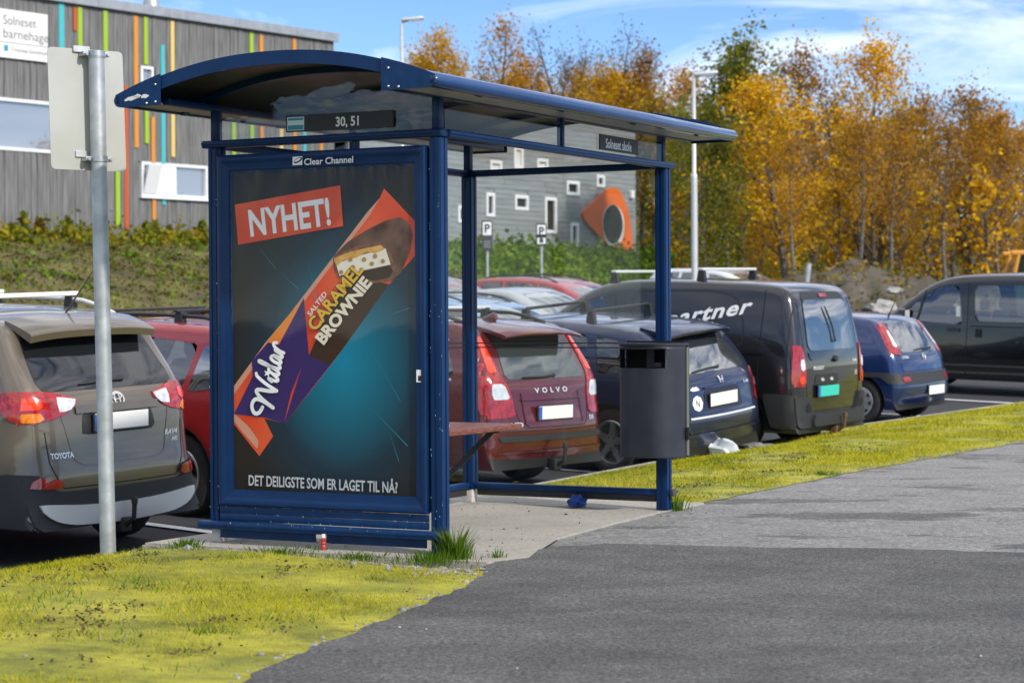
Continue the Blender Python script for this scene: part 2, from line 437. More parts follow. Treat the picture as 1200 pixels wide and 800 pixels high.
# kerb: one stone after another
kerb = empty('kerb', None, None, S(0, 3)); kerb['kind'] = 'structure'
kerb.rotation_euler = (0, 0, SROT); kinv = Matrix.Translation(S(0, 3)) @ Matrix.Rotation(SROT, 4, 'Z'); kinv.invert()
stone = MB().box((0, 0, 0), (0.975, 0.12, 0.42), ch=0.014).mesh('kerb_stone', MATS['kerb_concrete'], 40)
a = -9.0
while a < 40:
    p0, p1 = S(a, kb(a) + 0.06, kz(a) - 0.205), S(a + 0.985, kb(a + 0.985) + 0.06, kz(a + 0.985) - 0.205)
    o = link('kerb_stone', stone, kerb); d = (p1 - p0)
    mw = Matrix.Translation((p0 + p1) / 2) @ d.to_track_quat('X', 'Z').to_matrix().to_4x4()
    o.matrix_local = kinv @ mw @ Matrix.Rotation(random.uniform(-.006, .006), 4, 'Z')
    a += 0.985

# painted stall lines
def lot_line(p0, p1, w=0.11, name='parking_line'):
    d = (p1 - p0); n = max(2, int(d.length / 0.5)); x = Vector((-d.y, d.x, 0)).normalized() * w / 2; mb = MB()
    for i in range(n + 1):
        p = p0 + d * (i / n)
        for q in (p - x, p + x): mb.v.append((q.x, q.y, lot_z(q.x, q.y) + 0.016))
    mb.f = [(2 * i, 2 * i + 1, 2 * i + 3, 2 * i + 2) for i in range(n)]; mb.m = [0] * n
    return tag(mb.build(name, MATS['line_paint']), kind='structure')

# concrete slab under the shelter
sl_ = MB()
sp = [(-0.20, 1.78), (3.30, 1.78), (3.42, 0.02), (2.6, 0.0), (1.9, -0.05), (1.0, -0.14), (0.5, -0.30), (0.1, -0.45), (-0.20, -0.36)]
bm = bmesh.new(); vs = [bm.verts.new((p, q, 0)) for p, q in sp]; f = bm.faces.new(vs)
r = bmesh.ops.extrude_face_region(bm, geom=[f]); 
for v in r['geom']:
    if isinstance(v, bmesh.types.BMVert): v.co.z = -0.30
bmesh.ops.recalc_face_normals(bm, faces=bm.faces)
me = bpy.data.meshes.new('slab'); bmesh.ops.bevel(bm, geom=[e for e in bm.edges if all(v.co.z > -.01 for v in e.verts)], offset=0.012, segments=2, affect='EDGES'); bm.to_mesh(me); bm.free()
me.materials.append(MATS['concrete_slab'])
slab = link('slab', me); slab.location = SB; slab.rotation_euler = (0, 0, SROT); tag(slab, kind='structure')

# terrain behind the lot: bank up to the buildings and on to the wood
def terr_z(k, d):
    p = K(k, d)
    if d >= 11.5: return lot_z(p.x, p.y) - 0.25
    q = K(k, 11.5); base = lot_z(q.x, q.y) - 0.02
    top = 3.75 + (0.10 * -min(0, d)) + (0.02 * (k - 19) if k > 19 else 0)
    if k > 19: 
        f = min(1, (k - 19) / 6); top = top * (1 - f) + f * (3.25 + 0.11 * max(0, -d) + 0.03 * max(0, k - 25))
    t = min(1, max(0, (11.5 - d) / 10.5)); t = t * t * (3 - 2 * t) * .35 + t * .65
    return base + (top - base) * t + (noise.noise((k * .21, d * .21, 2.0)) * 0.25 + noise.noise((k * .9, d * .9, 5.0)) * 0.09) * min(1, t * 4) * (1 if d < 9 else .4)
mb = MB(); ks = np.arange(-50, 125, 1.0); ds = np.concatenate([np.arange(14, -14, -0.7), np.arange(-14, -120, -4)])
for k in ks:
    for d in ds: mb.v.append(tuple(K(k, d, terr_z(k, d))))
nd = len(ds)
for i in range(len(ks) - 1):
    for j in range(nd - 1):
        q = i * nd + j; mb.f.append((q, q + 1, q + nd + 1, q + nd)); mb.m.append(0)
terr = mb.build('hillside', MATS['bank_soil'], smooth=80); tag(terr, kind='structure')
# ------------------------------------------------------------------ bus shelter
M('blue_paint', (0.0015, 0.023, 0.088), 0.42, spec=0.22, coat=0.08, var=0.10, scale=6, bump=0.03, bscale=40)
M('blue_paint_worn', (0.002, 0.028, 0.098), 0.48, spec=0.22, coat=0.06, var=0.18, scale=14, bump=0.05, bscale=60)
M('dark_plastic', (0.022, 0.022, 0.024), 0.55)
M('grey_cap', (0.055, 0.052, 0.05), 0.7, var=0.2, scale=40)
M('rubber', (0.012, 0.012, 0.013), 0.8)
M('steel', (0.45, 0.46, 0.47), 0.4, 0.9, var=0.15, scale=20)
M('leg_concrete', (0.52, 0.49, 0.44), 0.9, var=0.1, scale=30)
M('white_print', (0.80, 0.80, 0.79), 0.6)
M('black_print', (0.014, 0.013, 0.013), 0.5)
M('white_chip', (0.72, 0.70, 0.68), 0.8)
M('roof_inside', (0.050, 0.052, 0.056), 0.35, var=0.2, scale=3)
M('soffit', (0.30, 0.30, 0.31), 0.45, var=0.1, scale=8)
M('bench_wood', (0.16, 0.045, 0.03), 0.55, col2=(0.32, 0.16, 0.12), scale=16, bump=0.15, stretch=(1, 8, 8), ramp=(0.5, 0.7))
GLASS('shelter_glass', (0.92, 0.95, 0.935), -0.005, 0.01, 1.45, dirt=0.014)
GLASS('scratched_glass', (0.86, 0.84, 0.80), 0.03, 0.05, 1.5, bump=0.25, bscale=2.0, dirt=0.06, stretch=(1, 1, 2))
GLASS('poster_glass', (0.98, 0.98, 0.98), -0.015, 0.03, 1.35, stretch=(1, 2.2, .5))

shelter = empty('bus_shelter', 'blue steel bus shelter with curved roof, glass walls and a large chocolate poster', 'bus shelter', SB, SROT)
blue = MATS['blue_paint']; bw = MATS['blue_paint_worn']
SM = Matrix.Translation(SB) @ Matrix.Rotation(SROT, 4, 'Z'); SMI = SM.inverted()
def loc(px, py, p0, n):
    """photo pixel -> shelter frame, on a plane of the shelter"""
    return SMI @ on_plane(px, py, SM @ Vector(p0), SM.to_3x3() @ Vector(n))
def part(name, mb, mat, parent=shelter, smooth=35): return mb.build(name, mat, parent, smooth)

ZB0, ZB1 = 2.135, 2.175                     # beam
LA, LB = 2.85, 1.48
# posts: profiled, with a groove on each visible face
def post(a0, a1, b0, b1, z0, z1):
    m = MB(); ca, cb = (a0 + a1) / 2, (b0 + b1) / 2
    m.box((ca, cb, (z0 + z1) / 2), (a1 - a0, b1 - b0, z1 - z0), ch=0.006)
    g = 0.0035                                  # raised fillets left and right of a groove
    for sa in (-1, 1):
        fa = a0 - g / 2 if sa < 0 else a1 + g / 2
        for q in (-1, 1): m.box((fa, cb + q * (b1 - b0) * .27, (z0 + z1) / 2), (g, (b1 - b0) * .30, z1 - z0 - .01))
    for sb in (-1, 1):
        fb = b0 - g / 2 if sb < 0 else b1 + g / 2
        for q in (-1, 1): m.box((ca + q * (a1 - a0) * .27, fb, (z0 + z1) / 2), ((a1 - a0) * .30, g, z1 - z0 - .01))
    return m
part('post', post(0.0, 0.085, 0.016, 0.076, 0.0, ZB0), blue)
part('post', post(0.0, 0.085, LB - 0.068, LB - 0.010, 0.085, ZB0), blue)
part('post', post(LA - 0.085, LA, 0.010, 0.078, 0.0, ZB0), blue)
part('post', post(LA - 0.085, LA, LB - 0.075, LB - 0.008, 0.085, ZB0), blue)
for a, b in ((0.045, LB - 0.04), (LA - 0.045, LB - 0.045)):
    part('foot', MB().box((a, b, 0.042), (0.075, 0.055, 0.084), ch=0.004), MATS['leg_concrete'])
# beams: two-step profile
def bar(p0, p1, w, h, ch=0.008, lip=0.0):
    p0, p1 = Vector(p0), Vector(p1); d = p1 - p0; m = MB()
    rot = d.to_track_quat('X', 'Z').to_matrix()
    m.box((p0 + p1) / 2, (d.length, w, h), rot, ch=ch)
    if lip: m.box((p0 + p1) / 2 + Vector((0, 0, h * .1)), (d.length - .004, w + lip, h * .42), rot, ch=0.004)
    return m
zb = (ZB0 + ZB1) / 2
part('beam', bar((0.03, 0.0, zb), (0.03, LB + 0.03, zb), 0.075, 0.040, lip=0.012), blue)
part('beam', bar((0.03 + .040, 0.022, zb), (LA + 0.03, 0.022, zb), 0.06, 0.040, lip=0.012), blue)
part('beam', bar((LA - 0.03, 0.055, zb), (LA - 0.03, LB + 0.02, zb), 0.07, 0.042), blue)
part('beam', bar((0.07, LB - 0.025, zb), (LA - 0.068, LB - 0.025, zb), 0.06, 0.042), blue)
# short upper posts
for a, b in ((0.045, 0.05), (0.045, LB - 0.035), (LA - 0.05, 0.05), (LA - 0.05, LB - 0.04)):
    part('upper_post', MB().box((a, b, 2.265), (0.05, 0.045, 0.178), ch=0.005), blue)
mu = loc(659, 160, (0, 0.03, 0), (0, 1, 0)).x
part('upper_post', MB().box((mu, 0.04, 2.255), (0.032, 0.036, 0.158), ch=0.004), blue)
part('upper_post', MB().box((mu, LB - 0.04, 2.255), (0.032, 0.036, 0.158), ch=0.004), blue)
mp2 = loc(417, 176, (0.04, 0, 0), (1, 0, 0)).y
part('spacer', MB().box((0.04, mp2, 2.10), (0.03, 0.03, 0.07)), blue)
# eave purlins
for b in (0.05, LB - 0.04):
    part('purlin', bar((-0.40, b, 2.350), (LA + 0.40, b, 2.350), 0.05, 0.032, 0.005), blue)
# lower rails with end caps, kick boards
RZ = 0.099
part('rail', bar((-0.035, -0.012, RZ), (-0.035, LB + 0.035, RZ), 0.05, 0.044, 0.010, lip=0.008), bw)
part('rail_cap', MB().box((-0.035, -0.022, RZ), (0.056, 0.022, 0.048), ch=0.004), MATS['grey_cap'])
part('rail', bar((0.0, LB - 0.04, RZ + .012), (LA - 0.085, LB - 0.04, RZ + .012), 0.05, 0.040, 0.010), bw)
part('rail', bar((LA - 0.045, -0.01, RZ + .012), (LA - 0.045, LB - 0.0, RZ + .012), 0.05, 0.042, 0.010), bw)
part('rail_cap', MB().box((LA - 0.045, -0.022, RZ + .012), (0.056, 0.024, 0.046), ch=0.004), MATS['grey_cap'])
part('kick_board', MB().box((LA - 0.045, LB * .5, 0.073), (0.02, LB - .20, 0.045)), MATS['dark_plastic'])
part('kick_board', MB().box((LA * .5, LB - 0.04, 0.071), (LA - .22, 0.02, 0.05)), MATS['dark_plastic'])
# poster case on the near end (plane a = 0)
c0, c1 = loc(255, 400, (-0.02, 0, 0), (1, 0, 0)).y, loc(499, 400, (-0.02, 0, 0), (1, 0, 0)).y
zt = loc(378, 176, (-0.02, 0, 0), (1, 0, 0)).z; zbm = loc(378, 597, (-0.02, 0, 0), (1, 0, 0)).z
i0, i1 = loc(271, 400, (-0.02, 0, 0), (1, 0, 0)).y, loc(485.3, 400, (-0.02, 0, 0), (1, 0, 0)).y
it = loc(378, 197.3, (-0.02, 0, 0), (1, 0, 0)).z; ib = loc(378, 577.5, (-0.02, 0, 0), (1, 0, 0)).z
case = part('poster_case', MB().box((0.050, (c0 + c1) / 2, (zt + zbm) / 2), (0.085, c0 - c1 - .01, zt - zbm - .01), ch=0.004), MATS['dark_plastic'])
# mitred half-round frame, four lengths
def frame_len(o0, o1, n0, n1):
    """one mitred length of the frame: outer edge o0-o1, inner edge n0-n1 (b, z), rounded in section"""
    m = MB(); prof = [(0.0, 0.012), (0.0, -0.018), (0.10, -0.0235), (0.30, -0.024), (0.42, -0.019), (0.55, -0.017), (0.86, -0.016), (0.88, -0.010), (1.0, -0.009), (1.0, 0.012)]
    vs = []
    for o, n in ((o0, n0), (o1, n1)):
        for t, a in prof: vs.append((a, o[0] + (n[0] - o[0]) * t, o[1] + (n[1] - o[1]) * t))
    k = len(prof); m.add(vs, [(i, (i + 1) % k, k + (i + 1) % k, k + i) for i in range(k)] + [tuple(range(k)), tuple(range(k, 2 * k))[::-1]])
    return m
O = [(c0, zbm), (c0, zt), (c1, zt), (c1, zbm)]; N = [(i0, ib), (i0, it), (i1, it), (i1, ib)]
for q in range(4):
    f = frame_len(O[q], O[(q + 1) % 4], N[q], N[(q + 1) % 4]).build('frame', blue, case, 30)
# boards under the case
zk0, zk1 = RZ + 0.024, zbm - 0.004; zm_ = (zk0 + zk1) / 2
for z0, z1 in ((zk0, zm_ - .001), (zm_ + .001, zk1)):
    part('kick_board', MB().box((0.0, (c0 + c1) / 2 , (z0 + z1) / 2), (0.016, c0 - c1, z1 - z0), ch=0.002), bw)
for p0, p1 in ((259, 370), (383, 500)):
    b0, b1 = loc(p0, 630, (0, 0, 0), (1, 0, 0)).y, loc(p1, 640, (0, 0, 0), (1, 0, 0)).y
    part('kick_board', MB().box((0.0, (b0 + b1) / 2, 0.052), (0.014, b0 - b1, 0.046), ch=0.002), bw)
# ---- poster: printed sheet and its print, each shape a thin sheet a hair above the one below
pm = bpy.data.materials.new('poster_print'); pm.use_nodes = True; t_ = pm.node_tree; pb_ = t_.nodes['Principled BSDF']; pb_.inputs['Roughness'].default_value = 0.5; pb_.inputs['Specular IOR Level'].default_value = 0.1
tcn = t_.nodes.new('ShaderNodeTexCoord'); mpn = t_.nodes.new('ShaderNodeMapping')
gc = loc(402, 420, (-0.0, 0, 0), (1, 0, 0))
mpn.inputs['Location'].default_value = (0, -gc.y / .72, -gc.z / .92); mpn.inputs['Scale'].default_value = (0, 1 / .72, 1 / .92)
t_.links.new(tcn.outputs['Object'], mpn.inputs[0])
gr = t_.nodes.new('ShaderNodeTexGradient'); gr.gradient_type = 'SPHERICAL'; t_.links.new(mpn.outputs[0], gr.inputs[0])
cr = t_.nodes.new('ShaderNodeValToRGB'); cr.color_ramp.elements[0].position = 0.0; cr.color_ramp.elements[0].color = (0.022, 0.017, 0.013, 1)
cr.color_ramp.elements[1].position = 0.95; cr.color_ramp.elements[1].color = (0.006, 0.22, 0.34, 1)
e = cr.color_ramp.elements.new(0.35); e.color = (0.014, 0.035, 0.055, 1)
t_.links.new(gr.outputs[0], cr.inputs[0]); t_.links.new(cr.outputs[0], pb_.inputs['Base Color'])
poster = part('poster', MB().box((-0.0005 + 0.004, (i0 + i1) / 2, (it + ib) / 2), (0.004, i0 - i1 + .012, it - ib + .012)), pm)
def ink(name, c, c2=None, rough=0.4, scale=3): 
    return M('ink_' + name, c, rough, col2=c2, scale=scale, spec=0.12)
PA = [0.0014]
def clipb(p):     # keep print inside the frame opening
    return (min(i0 - .001, max(i1 + .001, p[0])), min(it - .001, max(ib + .001, p[1])))
def prn(name, px, mat, rnd=0.0):
    PA[0] -= 0.00028
    q = [loc(x, y, (0, 0, 0), (1, 0, 0)) for x, y in px]; q = [clipb((p.y, p.z)) for p in q]
    if rnd: q = rpoly(q, rnd, 3)
    v, f, n = fill2d(q, None)
    o = MB().add([(PA[0], y, z) for y, z in v], f).build(name, mat, poster); return o
def prt(name, s, p0, p1, hpx, mat, bold=0.02, shear=0.0, parent=poster, pl=None, n=None, off=None):
    """printed line: baseline from pixel p0 to p1, cap height hpx px (vector)"""
    PA[0] -= 0.00028; P0 = (0, 0, 0)
    a, b, c = (loc(*p, P0, (1, 0, 0)) for p in (p0, p1, (p0[0] + hpx[0], p0[1] + hpx[1])))
    ex = b - a; o = Vector((PA[0], a.y, a.z))
    return put_text(MB(), s, o, ex.normalized(), c - a, ex.length, bold, shear).build(name, mat, parent)
red = ink('red', (0.66, 0.055, 0.014), (0.74, 0.105, 0.035)); org = ink('orange', (0.78, 0.24, 0.03)); navy = ink('navy', (0.042, 0.022, 0.125))
brn = ink('brown', (0.050, 0.024, 0.014)); choc = ink('chocolate', (0.060, 0.024, 0.014), (0.17, 0.085, 0.05), 0.3, 9)
prn('wrapper', [(450, 221), (445, 232), (430, 249), (340, 367), (312, 400), (271, 452), (271, 484), (304, 534), (320, 511), (309.5, 490), (334, 496), (400, 411), (456, 333), (486, 300), (486, 259)], red)
prn('wrapper_highlight', [(445, 232), (430, 249), (340, 367), (312, 400), (271, 452), (271, 462), (318, 401), (345, 368), (434, 251)], ink('pale', (0.62, 0.30, 0.20)))
prn('wrapper_side', [(404, 322), (362, 416), (352, 437), (341, 461), (333, 496), (400, 411), (456, 333)], brn)
prn('wrapper_corner', [(340, 367), (357, 349), (326, 404), (313, 401)], org)
prn('wrapper_band', [(314, 401), (327, 404), (356, 349), (362, 416), (386, 428), (334, 496), (310, 489), (274, 485), (296, 441), (295, 423)], navy)
prn('wrapper_flap', [(353, 431), (333, 495.5), (341, 461)], red)
prn('wrapper_flap', [(273, 486), (309.5, 490), (320, 511), (304, 534), (273, 497)], red)
prn('wrapper_highlight', [(273, 484), (292, 500), (303, 516), (302, 526), (285, 507), (273, 493)], ink('pale', (0.6, 0.3, 0.2)), 0.01)
prn('chocolate_bar', [(390, 301), (408, 283), (429, 270), (453, 258), (469, 254), (479, 261), (484, 274), (480, 296), (469, 322), (445, 331.5), (424, 330), (392.5, 320)], choc, 0.02)
prn('bar_edge', [(390, 302), (405, 294), (419, 288), (447, 283), (455, 290), (467, 319), (461, 328), (440, 332), (396, 326)], ink('cocoa', (0.15, 0.06, 0.03), (0.23, 0.11, 0.06), 0.4, 30), 0.01)
prn('brownie_layer', [(394, 312), (448, 296), (461, 318), (457, 325), (440, 329), (397, 323)], brn)
prn('nougat', [(394, 309), (420, 300), (452, 291), (458, 310), (430, 316), (398, 323)], ink('nougat', (0.78, 0.72, 0.60)))
prn('caramel', [(391, 303), (410, 295), (447, 287), (451, 292), (440, 297), (430, 295), (418, 302), (402, 305), (395, 312)], ink('caramel', (0.55, 0.25, 0.04), (0.72, 0.42, 0.12), 0.3, 20), 0.008)
nut = ink('nut', (0.42, 0.22, 0.05))
for x, y in ((400, 319), (414, 313), (424, 316), (436, 309), (449, 306), (427, 304), (411, 304), (440, 300)): prn('nut', circ(x, y, 2.6, 10), nut)
glow = ink('glow', (0.03, 0.30, 0.42))
for x0, y0, x1, y1, wd in ((432, 474, 478, 522, .9), (352, 330, 385, 362, .5), (455, 370, 480, 361, .5), (300, 285, 324, 315, .5), (455, 500, 468, 540, .5), (430, 400, 470, 470, .4), (360, 300, 372, 350, .4), (330, 320, 350, 338, .5)):
    dx, dy = (y1 - y0), -(x1 - x0); L_ = math.hypot(dx, dy); dx *= wd / L_ / 2; dy *= wd / L_ / 2
    prn('light_streak', [(x0, y0), (x1 - dx, y1 - dy), (x1 + dx, y1 + dy)], glow)
white = ink('white', (0.82, 0.82, 0.82)); cream = ink('cream', (0.80, 0.70, 0.55)); yel = ink('yellow', (0.72, 0.42, 0.03)); blk = ink('black', (0.012, 0.010, 0.01))
prn('banner', [(276, 240), (399.5, 217.3), (403, 265), (280, 287)], red)
prt('lettering', 'NYHET!', (294.5, 276.5), (389, 262.5), (-3.2, -31), white, 0.028)
prt('lettering', 'SALTED', (364.5, 371), (384.5, 345), (-4.0, -4.4), white, 0.008)
prt('lettering', 'CARAMEL', (371.5, 389.5), (428.5, 317), (-12, -10.5), blk, 0.06)
prt('lettering', 'CARAMEL', (370.5, 388.5), (427.5, 316), (-11, -9.8), yel, 0.03)
prt('lettering', 'BROWNIE', (380, 404), (437, 331.5), (-10.5, -9), cream, 0.045)
prt('lettering', 'DET DEILIGSTE SOM ER LAGET TIL NÅ?', (292.5, 568), (467, 577), (0.0, -12.4), ink('pale_grey', (0.50, 0.52, 0.56)), 0.022)
# script word on the wrapper: brush strokes as ribbons
def brush(name, pts, w, mat):
    PA[0] -= 0.00028; m = MB()
    q = chaikin(pts, 3); q = [loc(x, y, (0, 0, 0), (1, 0, 0)) for x, y in q]; q = [(p.y, p.z) for p in q]
    n = len(q); vs = []
    for i, p in enumerate(q):
        d = Vector(q[min(i + 1, n - 1)]) - Vector(q[max(i - 1, 0)]); d.normalize(); nn = Vector((-d.y, d.x)) * w / 2
        vs += [(PA[0], p[0] + nn.x, p[1] + nn.y), (PA[0], p[0] - nn.x, p[1] - nn.y)]
    m.add(vs, [(2 * i, 2 * i + 1, 2 * i + 3, 2 * i + 2) for i in range(n - 1)])
    for p in (q[0], q[-1]):
        c = circ(p[0], p[1], w / 2, 10); m.add([(PA[0], x, y) for x, y in c], [tuple(range(10))])
    return m.build(name, mat, poster)
def scr(x, y):      # letter frame of the slanted word: x along its baseline, y up to cap height
    x = x * 1.5 if x < .62 else .93 + (x - .62) * .82
    bx, by = 260 + 266 / 4.444, 380 + 480 / 4.444
    return (bx + x * 18.6 * .43 - y * 28.5 * .905, by - x * 42.0 * .96 - y * 28.5 * .36)
for w_, pth in ((.022, ((.10, .48), (-.02, .55), (-.08, .78), (.06, .98), (.22, .86), (.22, .45), (.17, .03))), (.021, ((.17, .03), (.24, .55), (.34, .92), (.40, .80), (.44, .30), (.50, .02))),
                (.019, ((.50, .02), (.54, .50), (.62, .98), (.70, 1.02))), (.018, ((.64, .30), (.71, .54), (.69, .18), (.75, .02), (.83, .10), (.90, .32))),
                (.018, ((1.08, .50), (.97, .56), (.89, .30), (.95, .03), (1.06, .10), (1.13, .55), (1.18, .98), (1.12, 1.04), (1.11, .60), (1.13, .15), (1.20, .02), (1.29, .16))),
                (.018, ((1.48, .50), (1.38, .56), (1.30, .28), (1.36, .03), (1.46, .12), (1.53, .54), (1.52, .15), (1.59, .02), (1.68, .18))),
                (.017, ((1.66, .18), (1.74, .54), (1.74, .02))), (.017, ((1.74, .20), (1.82, .50), (1.93, .56), (1.98, .40)))):
    brush('script_letter', [scr(*q) for q in pth], w_, white)
st = [];
for i in range(10):
    rr = 4.8 if i % 2 == 0 else 2.0; an = -math.pi / 2 + math.pi * i / 5 + .3; st.append((315 + rr * math.cos(an), 437 + rr * math.sin(an)))
prn('star', st, white)
# clear sheet before the poster: nearly flat, puckered along its top edge
pg = MB(); NY, NZ = 90, 120
for i in range(NY + 1):
    for j in range(NZ + 1):
        y = i1 - .004 + (i0 - i1 + .008) * i / NY; z = ib - .004 + (it - ib + .008) * j / NZ; q = it - z
        a = -.0095 + .0042 * math.exp(-q / .07) * noise.noise((y * 26, z * 5, 1)) + .0016 * math.exp(-q / .30) * noise.noise((y * 9 + z * 4, z * 2.5, 3)) + .0009 * noise.noise((y * 3 + z * 2, z * 1.6, 7))
        pg.v.append((min(-.0062, max(-.0165, a)), y, z))
for i in range(NY):
    for j in range(NZ): q = i * (NZ + 1) + j; pg.f.append((q, q + NZ + 1, q + NZ + 2, q + 1)); pg.m.append(0)
part('poster_glass', pg, MATS['poster_glass'], smooth=80)
# maker's name on the frame head, asset sticker on the frame side
def plane_txt(name, s, p0, p1, h, mat, pl, n, off, bold=0.02, parent=shelter):
    a, b, c = (loc(*p, pl, n) for p in (p0, p1, (p0[0], p0[1] - h))); ex = b - a
    o = a + Vector(n) * off
    return put_text(MB(), s, o, ex.normalized(), c - a, ex.length, bold).build(name, mat, parent)
fl = (-0.0249, 0, 0)
plane_txt('lettering', 'Clear Channel', (356.5, 193.5), (414, 190.5), 7.8, MATS['white_print'], fl, (1, 0, 0), -0.0012, 0.016, case)
lg = MB(); sq = [loc(x, y, fl, (1, 0, 0)) for x, y in ((343, 184), (354.4, 183.2), (354.4, 193.3), (343, 194))]
lg.add([(p.x - .0012, p.y, p.z) for p in sq], [(0, 1, 2, 3)])
el = [loc(349.3 + 5.6 * math.cos(t) * .87 - 2.3 * math.sin(t) * -.5, 188 - 5.6 * math.cos(t) * .5 + 2.6 * math.sin(t) * .87, fl, (1, 0, 0)) for t in np.linspace(0, 2 * math.pi, 18)[:-1]]
lg.add([(p.x - .002, p.y, p.z) for p in el], [tuple(range(17))], 1)
el = [loc(349.0 + 4.2 * math.cos(t) * .87 + 1.3 * math.sin(t) * .5, 187.6 - 4.2 * math.cos(t) * .5 + 1.4 * math.sin(t) * .87, fl, (1, 0, 0)) for t in np.linspace(0, 2 * math.pi, 18)[:-1]]
lg.add([(p.x - .0028, p.y, p.z) for p in el], [tuple(range(17))], 0)
lg.build('emblem', [MATS['white_print'], blue], case)
q = [loc(x, y, (-0.0175, 0, 0), (1, 0, 0)) for x, y in ((488, 433), (495.2, 433.3), (495.2, 448), (488, 447.6))]
stk = MB().add([(p.x - .001, p.y, p.z) for p in q], [(0, 1, 2, 3)]).build('sticker', MATS['white_print'], case)
q = [loc(x, y, (-0.0175, 0, 0), (1, 0, 0)) for x, y in ((490, 440), (494, 440.2), (494, 446.5), (490, 446.2))]
MB().add([(p.x - .0016, p.y, p.z) for p in q], [(0, 1, 2, 3)]).build('sticker_print', MATS['black_print'], stk)
# ---- glass
def pane(name, pts, mat=MATS['shelter_glass']): return part(name, MB().add(pts, [tuple(range(len(pts)))]), mat)
bb = LB - 0.04; am = (0.09 + LA - .09) / 2
pane('glass_pane', [(0.09, bb, 0.13), (am - .01, bb, 0.13), (am - .01, bb, 2.13), (0.09, bb, 2.13)])
pane('glass_pane', [(am + .01, bb, 0.13), (LA - .09, bb, 0.13), (LA - .09, bb, 2.13), (am + .01, bb, 2.13)])
ae = LA - 0.045
pane('glass_pane', [(ae, 0.08, 0.13), (ae, bb - .04, 0.13), (ae, bb - .04, 2.13), (ae, 0.08, 2.13)])
for z in (1.045, 1.016):
    part('marking_band', MB().box((ae - .003, (0.08 + bb - .04) / 2, z), (0.0015, bb - .13, 0.008)), MATS['black_print'])
    part('marking_band', MB().box((am, bb - .003, z), (LA - .2, 0.0015, 0.008)), MATS['black_print'])
pane('clerestory_pane', [(0.08, 0.03, 2.177), (mu - .016, 0.03, 2.177), (mu - .016, 0.03, 2.335), (0.08, 0.03, 2.335)])
pane('clerestory_pane', [(mu + .016, 0.03, 2.177), (LA - .09, 0.03, 2.177), (LA - .09, 0.03, 2.335), (mu + .016, 0.03, 2.335)])
pane('clerestory_pane', [(0.08, bb, 2.177), (LA - .09, bb, 2.177), (LA - .09, bb, 2.335), (0.08, bb, 2.335)])
# roof section: shallow arch
BC, HW = LB / 2, LB / 2 + 0.226; ZE, RISE = 2.375, 0.178
def arch(s): return ZE + RISE * (1 - abs(s) ** 2.15)
S_ = np.linspace(-1, 1, 41)
A0, A1 = -0.445, LA + 0.43
def arch_pane(a, name='end_pane'):
    pts = [(a, 0.075, 2.177), (a, LB - .06, 2.177)]
    for s in np.linspace(0.72, -0.72, 21): pts.append((a, BC + s * HW, arch(s) - 0.028))
    n = len(pts); part(name, MB().add(pts, [tuple(range(n))]), MATS['scratched_glass'])
arch_pane(0.035); arch_pane(LA - 0.045)
# roof: shell, fascias, gussets, eave rolls, ribs
m = MB(); vs = []
for a in (A0, A1):
    for dz in (0.0, -0.016):
        for s in S_: vs.append((a, BC + s * (HW - .01), arch(s) + dz))
n = len(S_); fs = []; 
for i in range(n - 1):
    fs += [(i, i + 1, 2 * n + i + 1, 2 * n + i), (n + i, 3 * n + i, 3 * n + i + 1, n + i + 1)]
m.add(vs, fs[0::2], 0); m.f += [tuple(f) for f in fs[1::2]]; m.m += [1] * len(fs[1::2])
roof = part('roof', m, [M('roof_sheet', (0.012, 0.05, 0.16), 0.22, coat=0.5, var=0.1, scale=3), MATS['roof_inside']], smooth=60)
def fascia(a0, a1):
    m = MB(); vs = []
    for a in (a0, a1):
        for s in S_: vs.append((a, BC + s * HW, arch(s) + 0.012))
        for s in S_[::-1]: vs.append((a, BC + s * HW * 0.995, arch(s) + 0.012 - 0.068 * min(1.0, (1.02 - abs(s)) * 3.5 + .25)))
    k = 2 * n; fs = [(i, (i + 1) % k, k + (i + 1) % k, k + i) for i in range(k)]
    for i in range(n - 1):
        j = k - 1 - i; fs += [(i, i + 1, j - 1, j), (k + i, k + j, k + j - 1, k + i + 1)]
    return m.add(vs, fs)
fascia(A0 - 0.02, A0 + 0.004).build('fascia', blue, roof, 40); fascia(A1 - 0.004, A1 + 0.02).build('fascia', blue, roof, 40)
def gusset(a, sgn, wd):
    pts = []; s1 = 1 - wd / HW
    for s in np.linspace(1.0, s1, 10): pts.append((BC + sgn * s * (HW + .012), arch(s) + 0.018))
    pts.append((BC + sgn * s1 * (HW + .012), ZE - 0.048)); pts.append((BC + sgn * 0.985 * HW, ZE - 0.048)); pts.append((BC + sgn * 1.014 * HW, ZE - 0.028))
    return MB().prism(pts, a, a - 0.008, lambda p, q, d: (d, p, q))
for a in (A0 - 0.022, A1 + 0.030):
    gg = gusset(a, 1, 0.29).build('gusset', bw, roof, 30); g_ = gusset(a, -1, 0.30).build('gusset', bw, roof, 30)
    if a < 0:
        for gx, sg in ((gg, 1), (g_, -1)):
            for s, dz in ((0.74, -0.03), (0.74, 0.06), (0.80, -.035)):
                gx2 = MB().lathe([(0.0, .004), (.005, .003), (.007, 0)], 8, lambda x, y, h: (a - .008 - h, BC + sg * s * HW + x, ZE + dz + y)).build('rivet', MATS['steel'], roof)
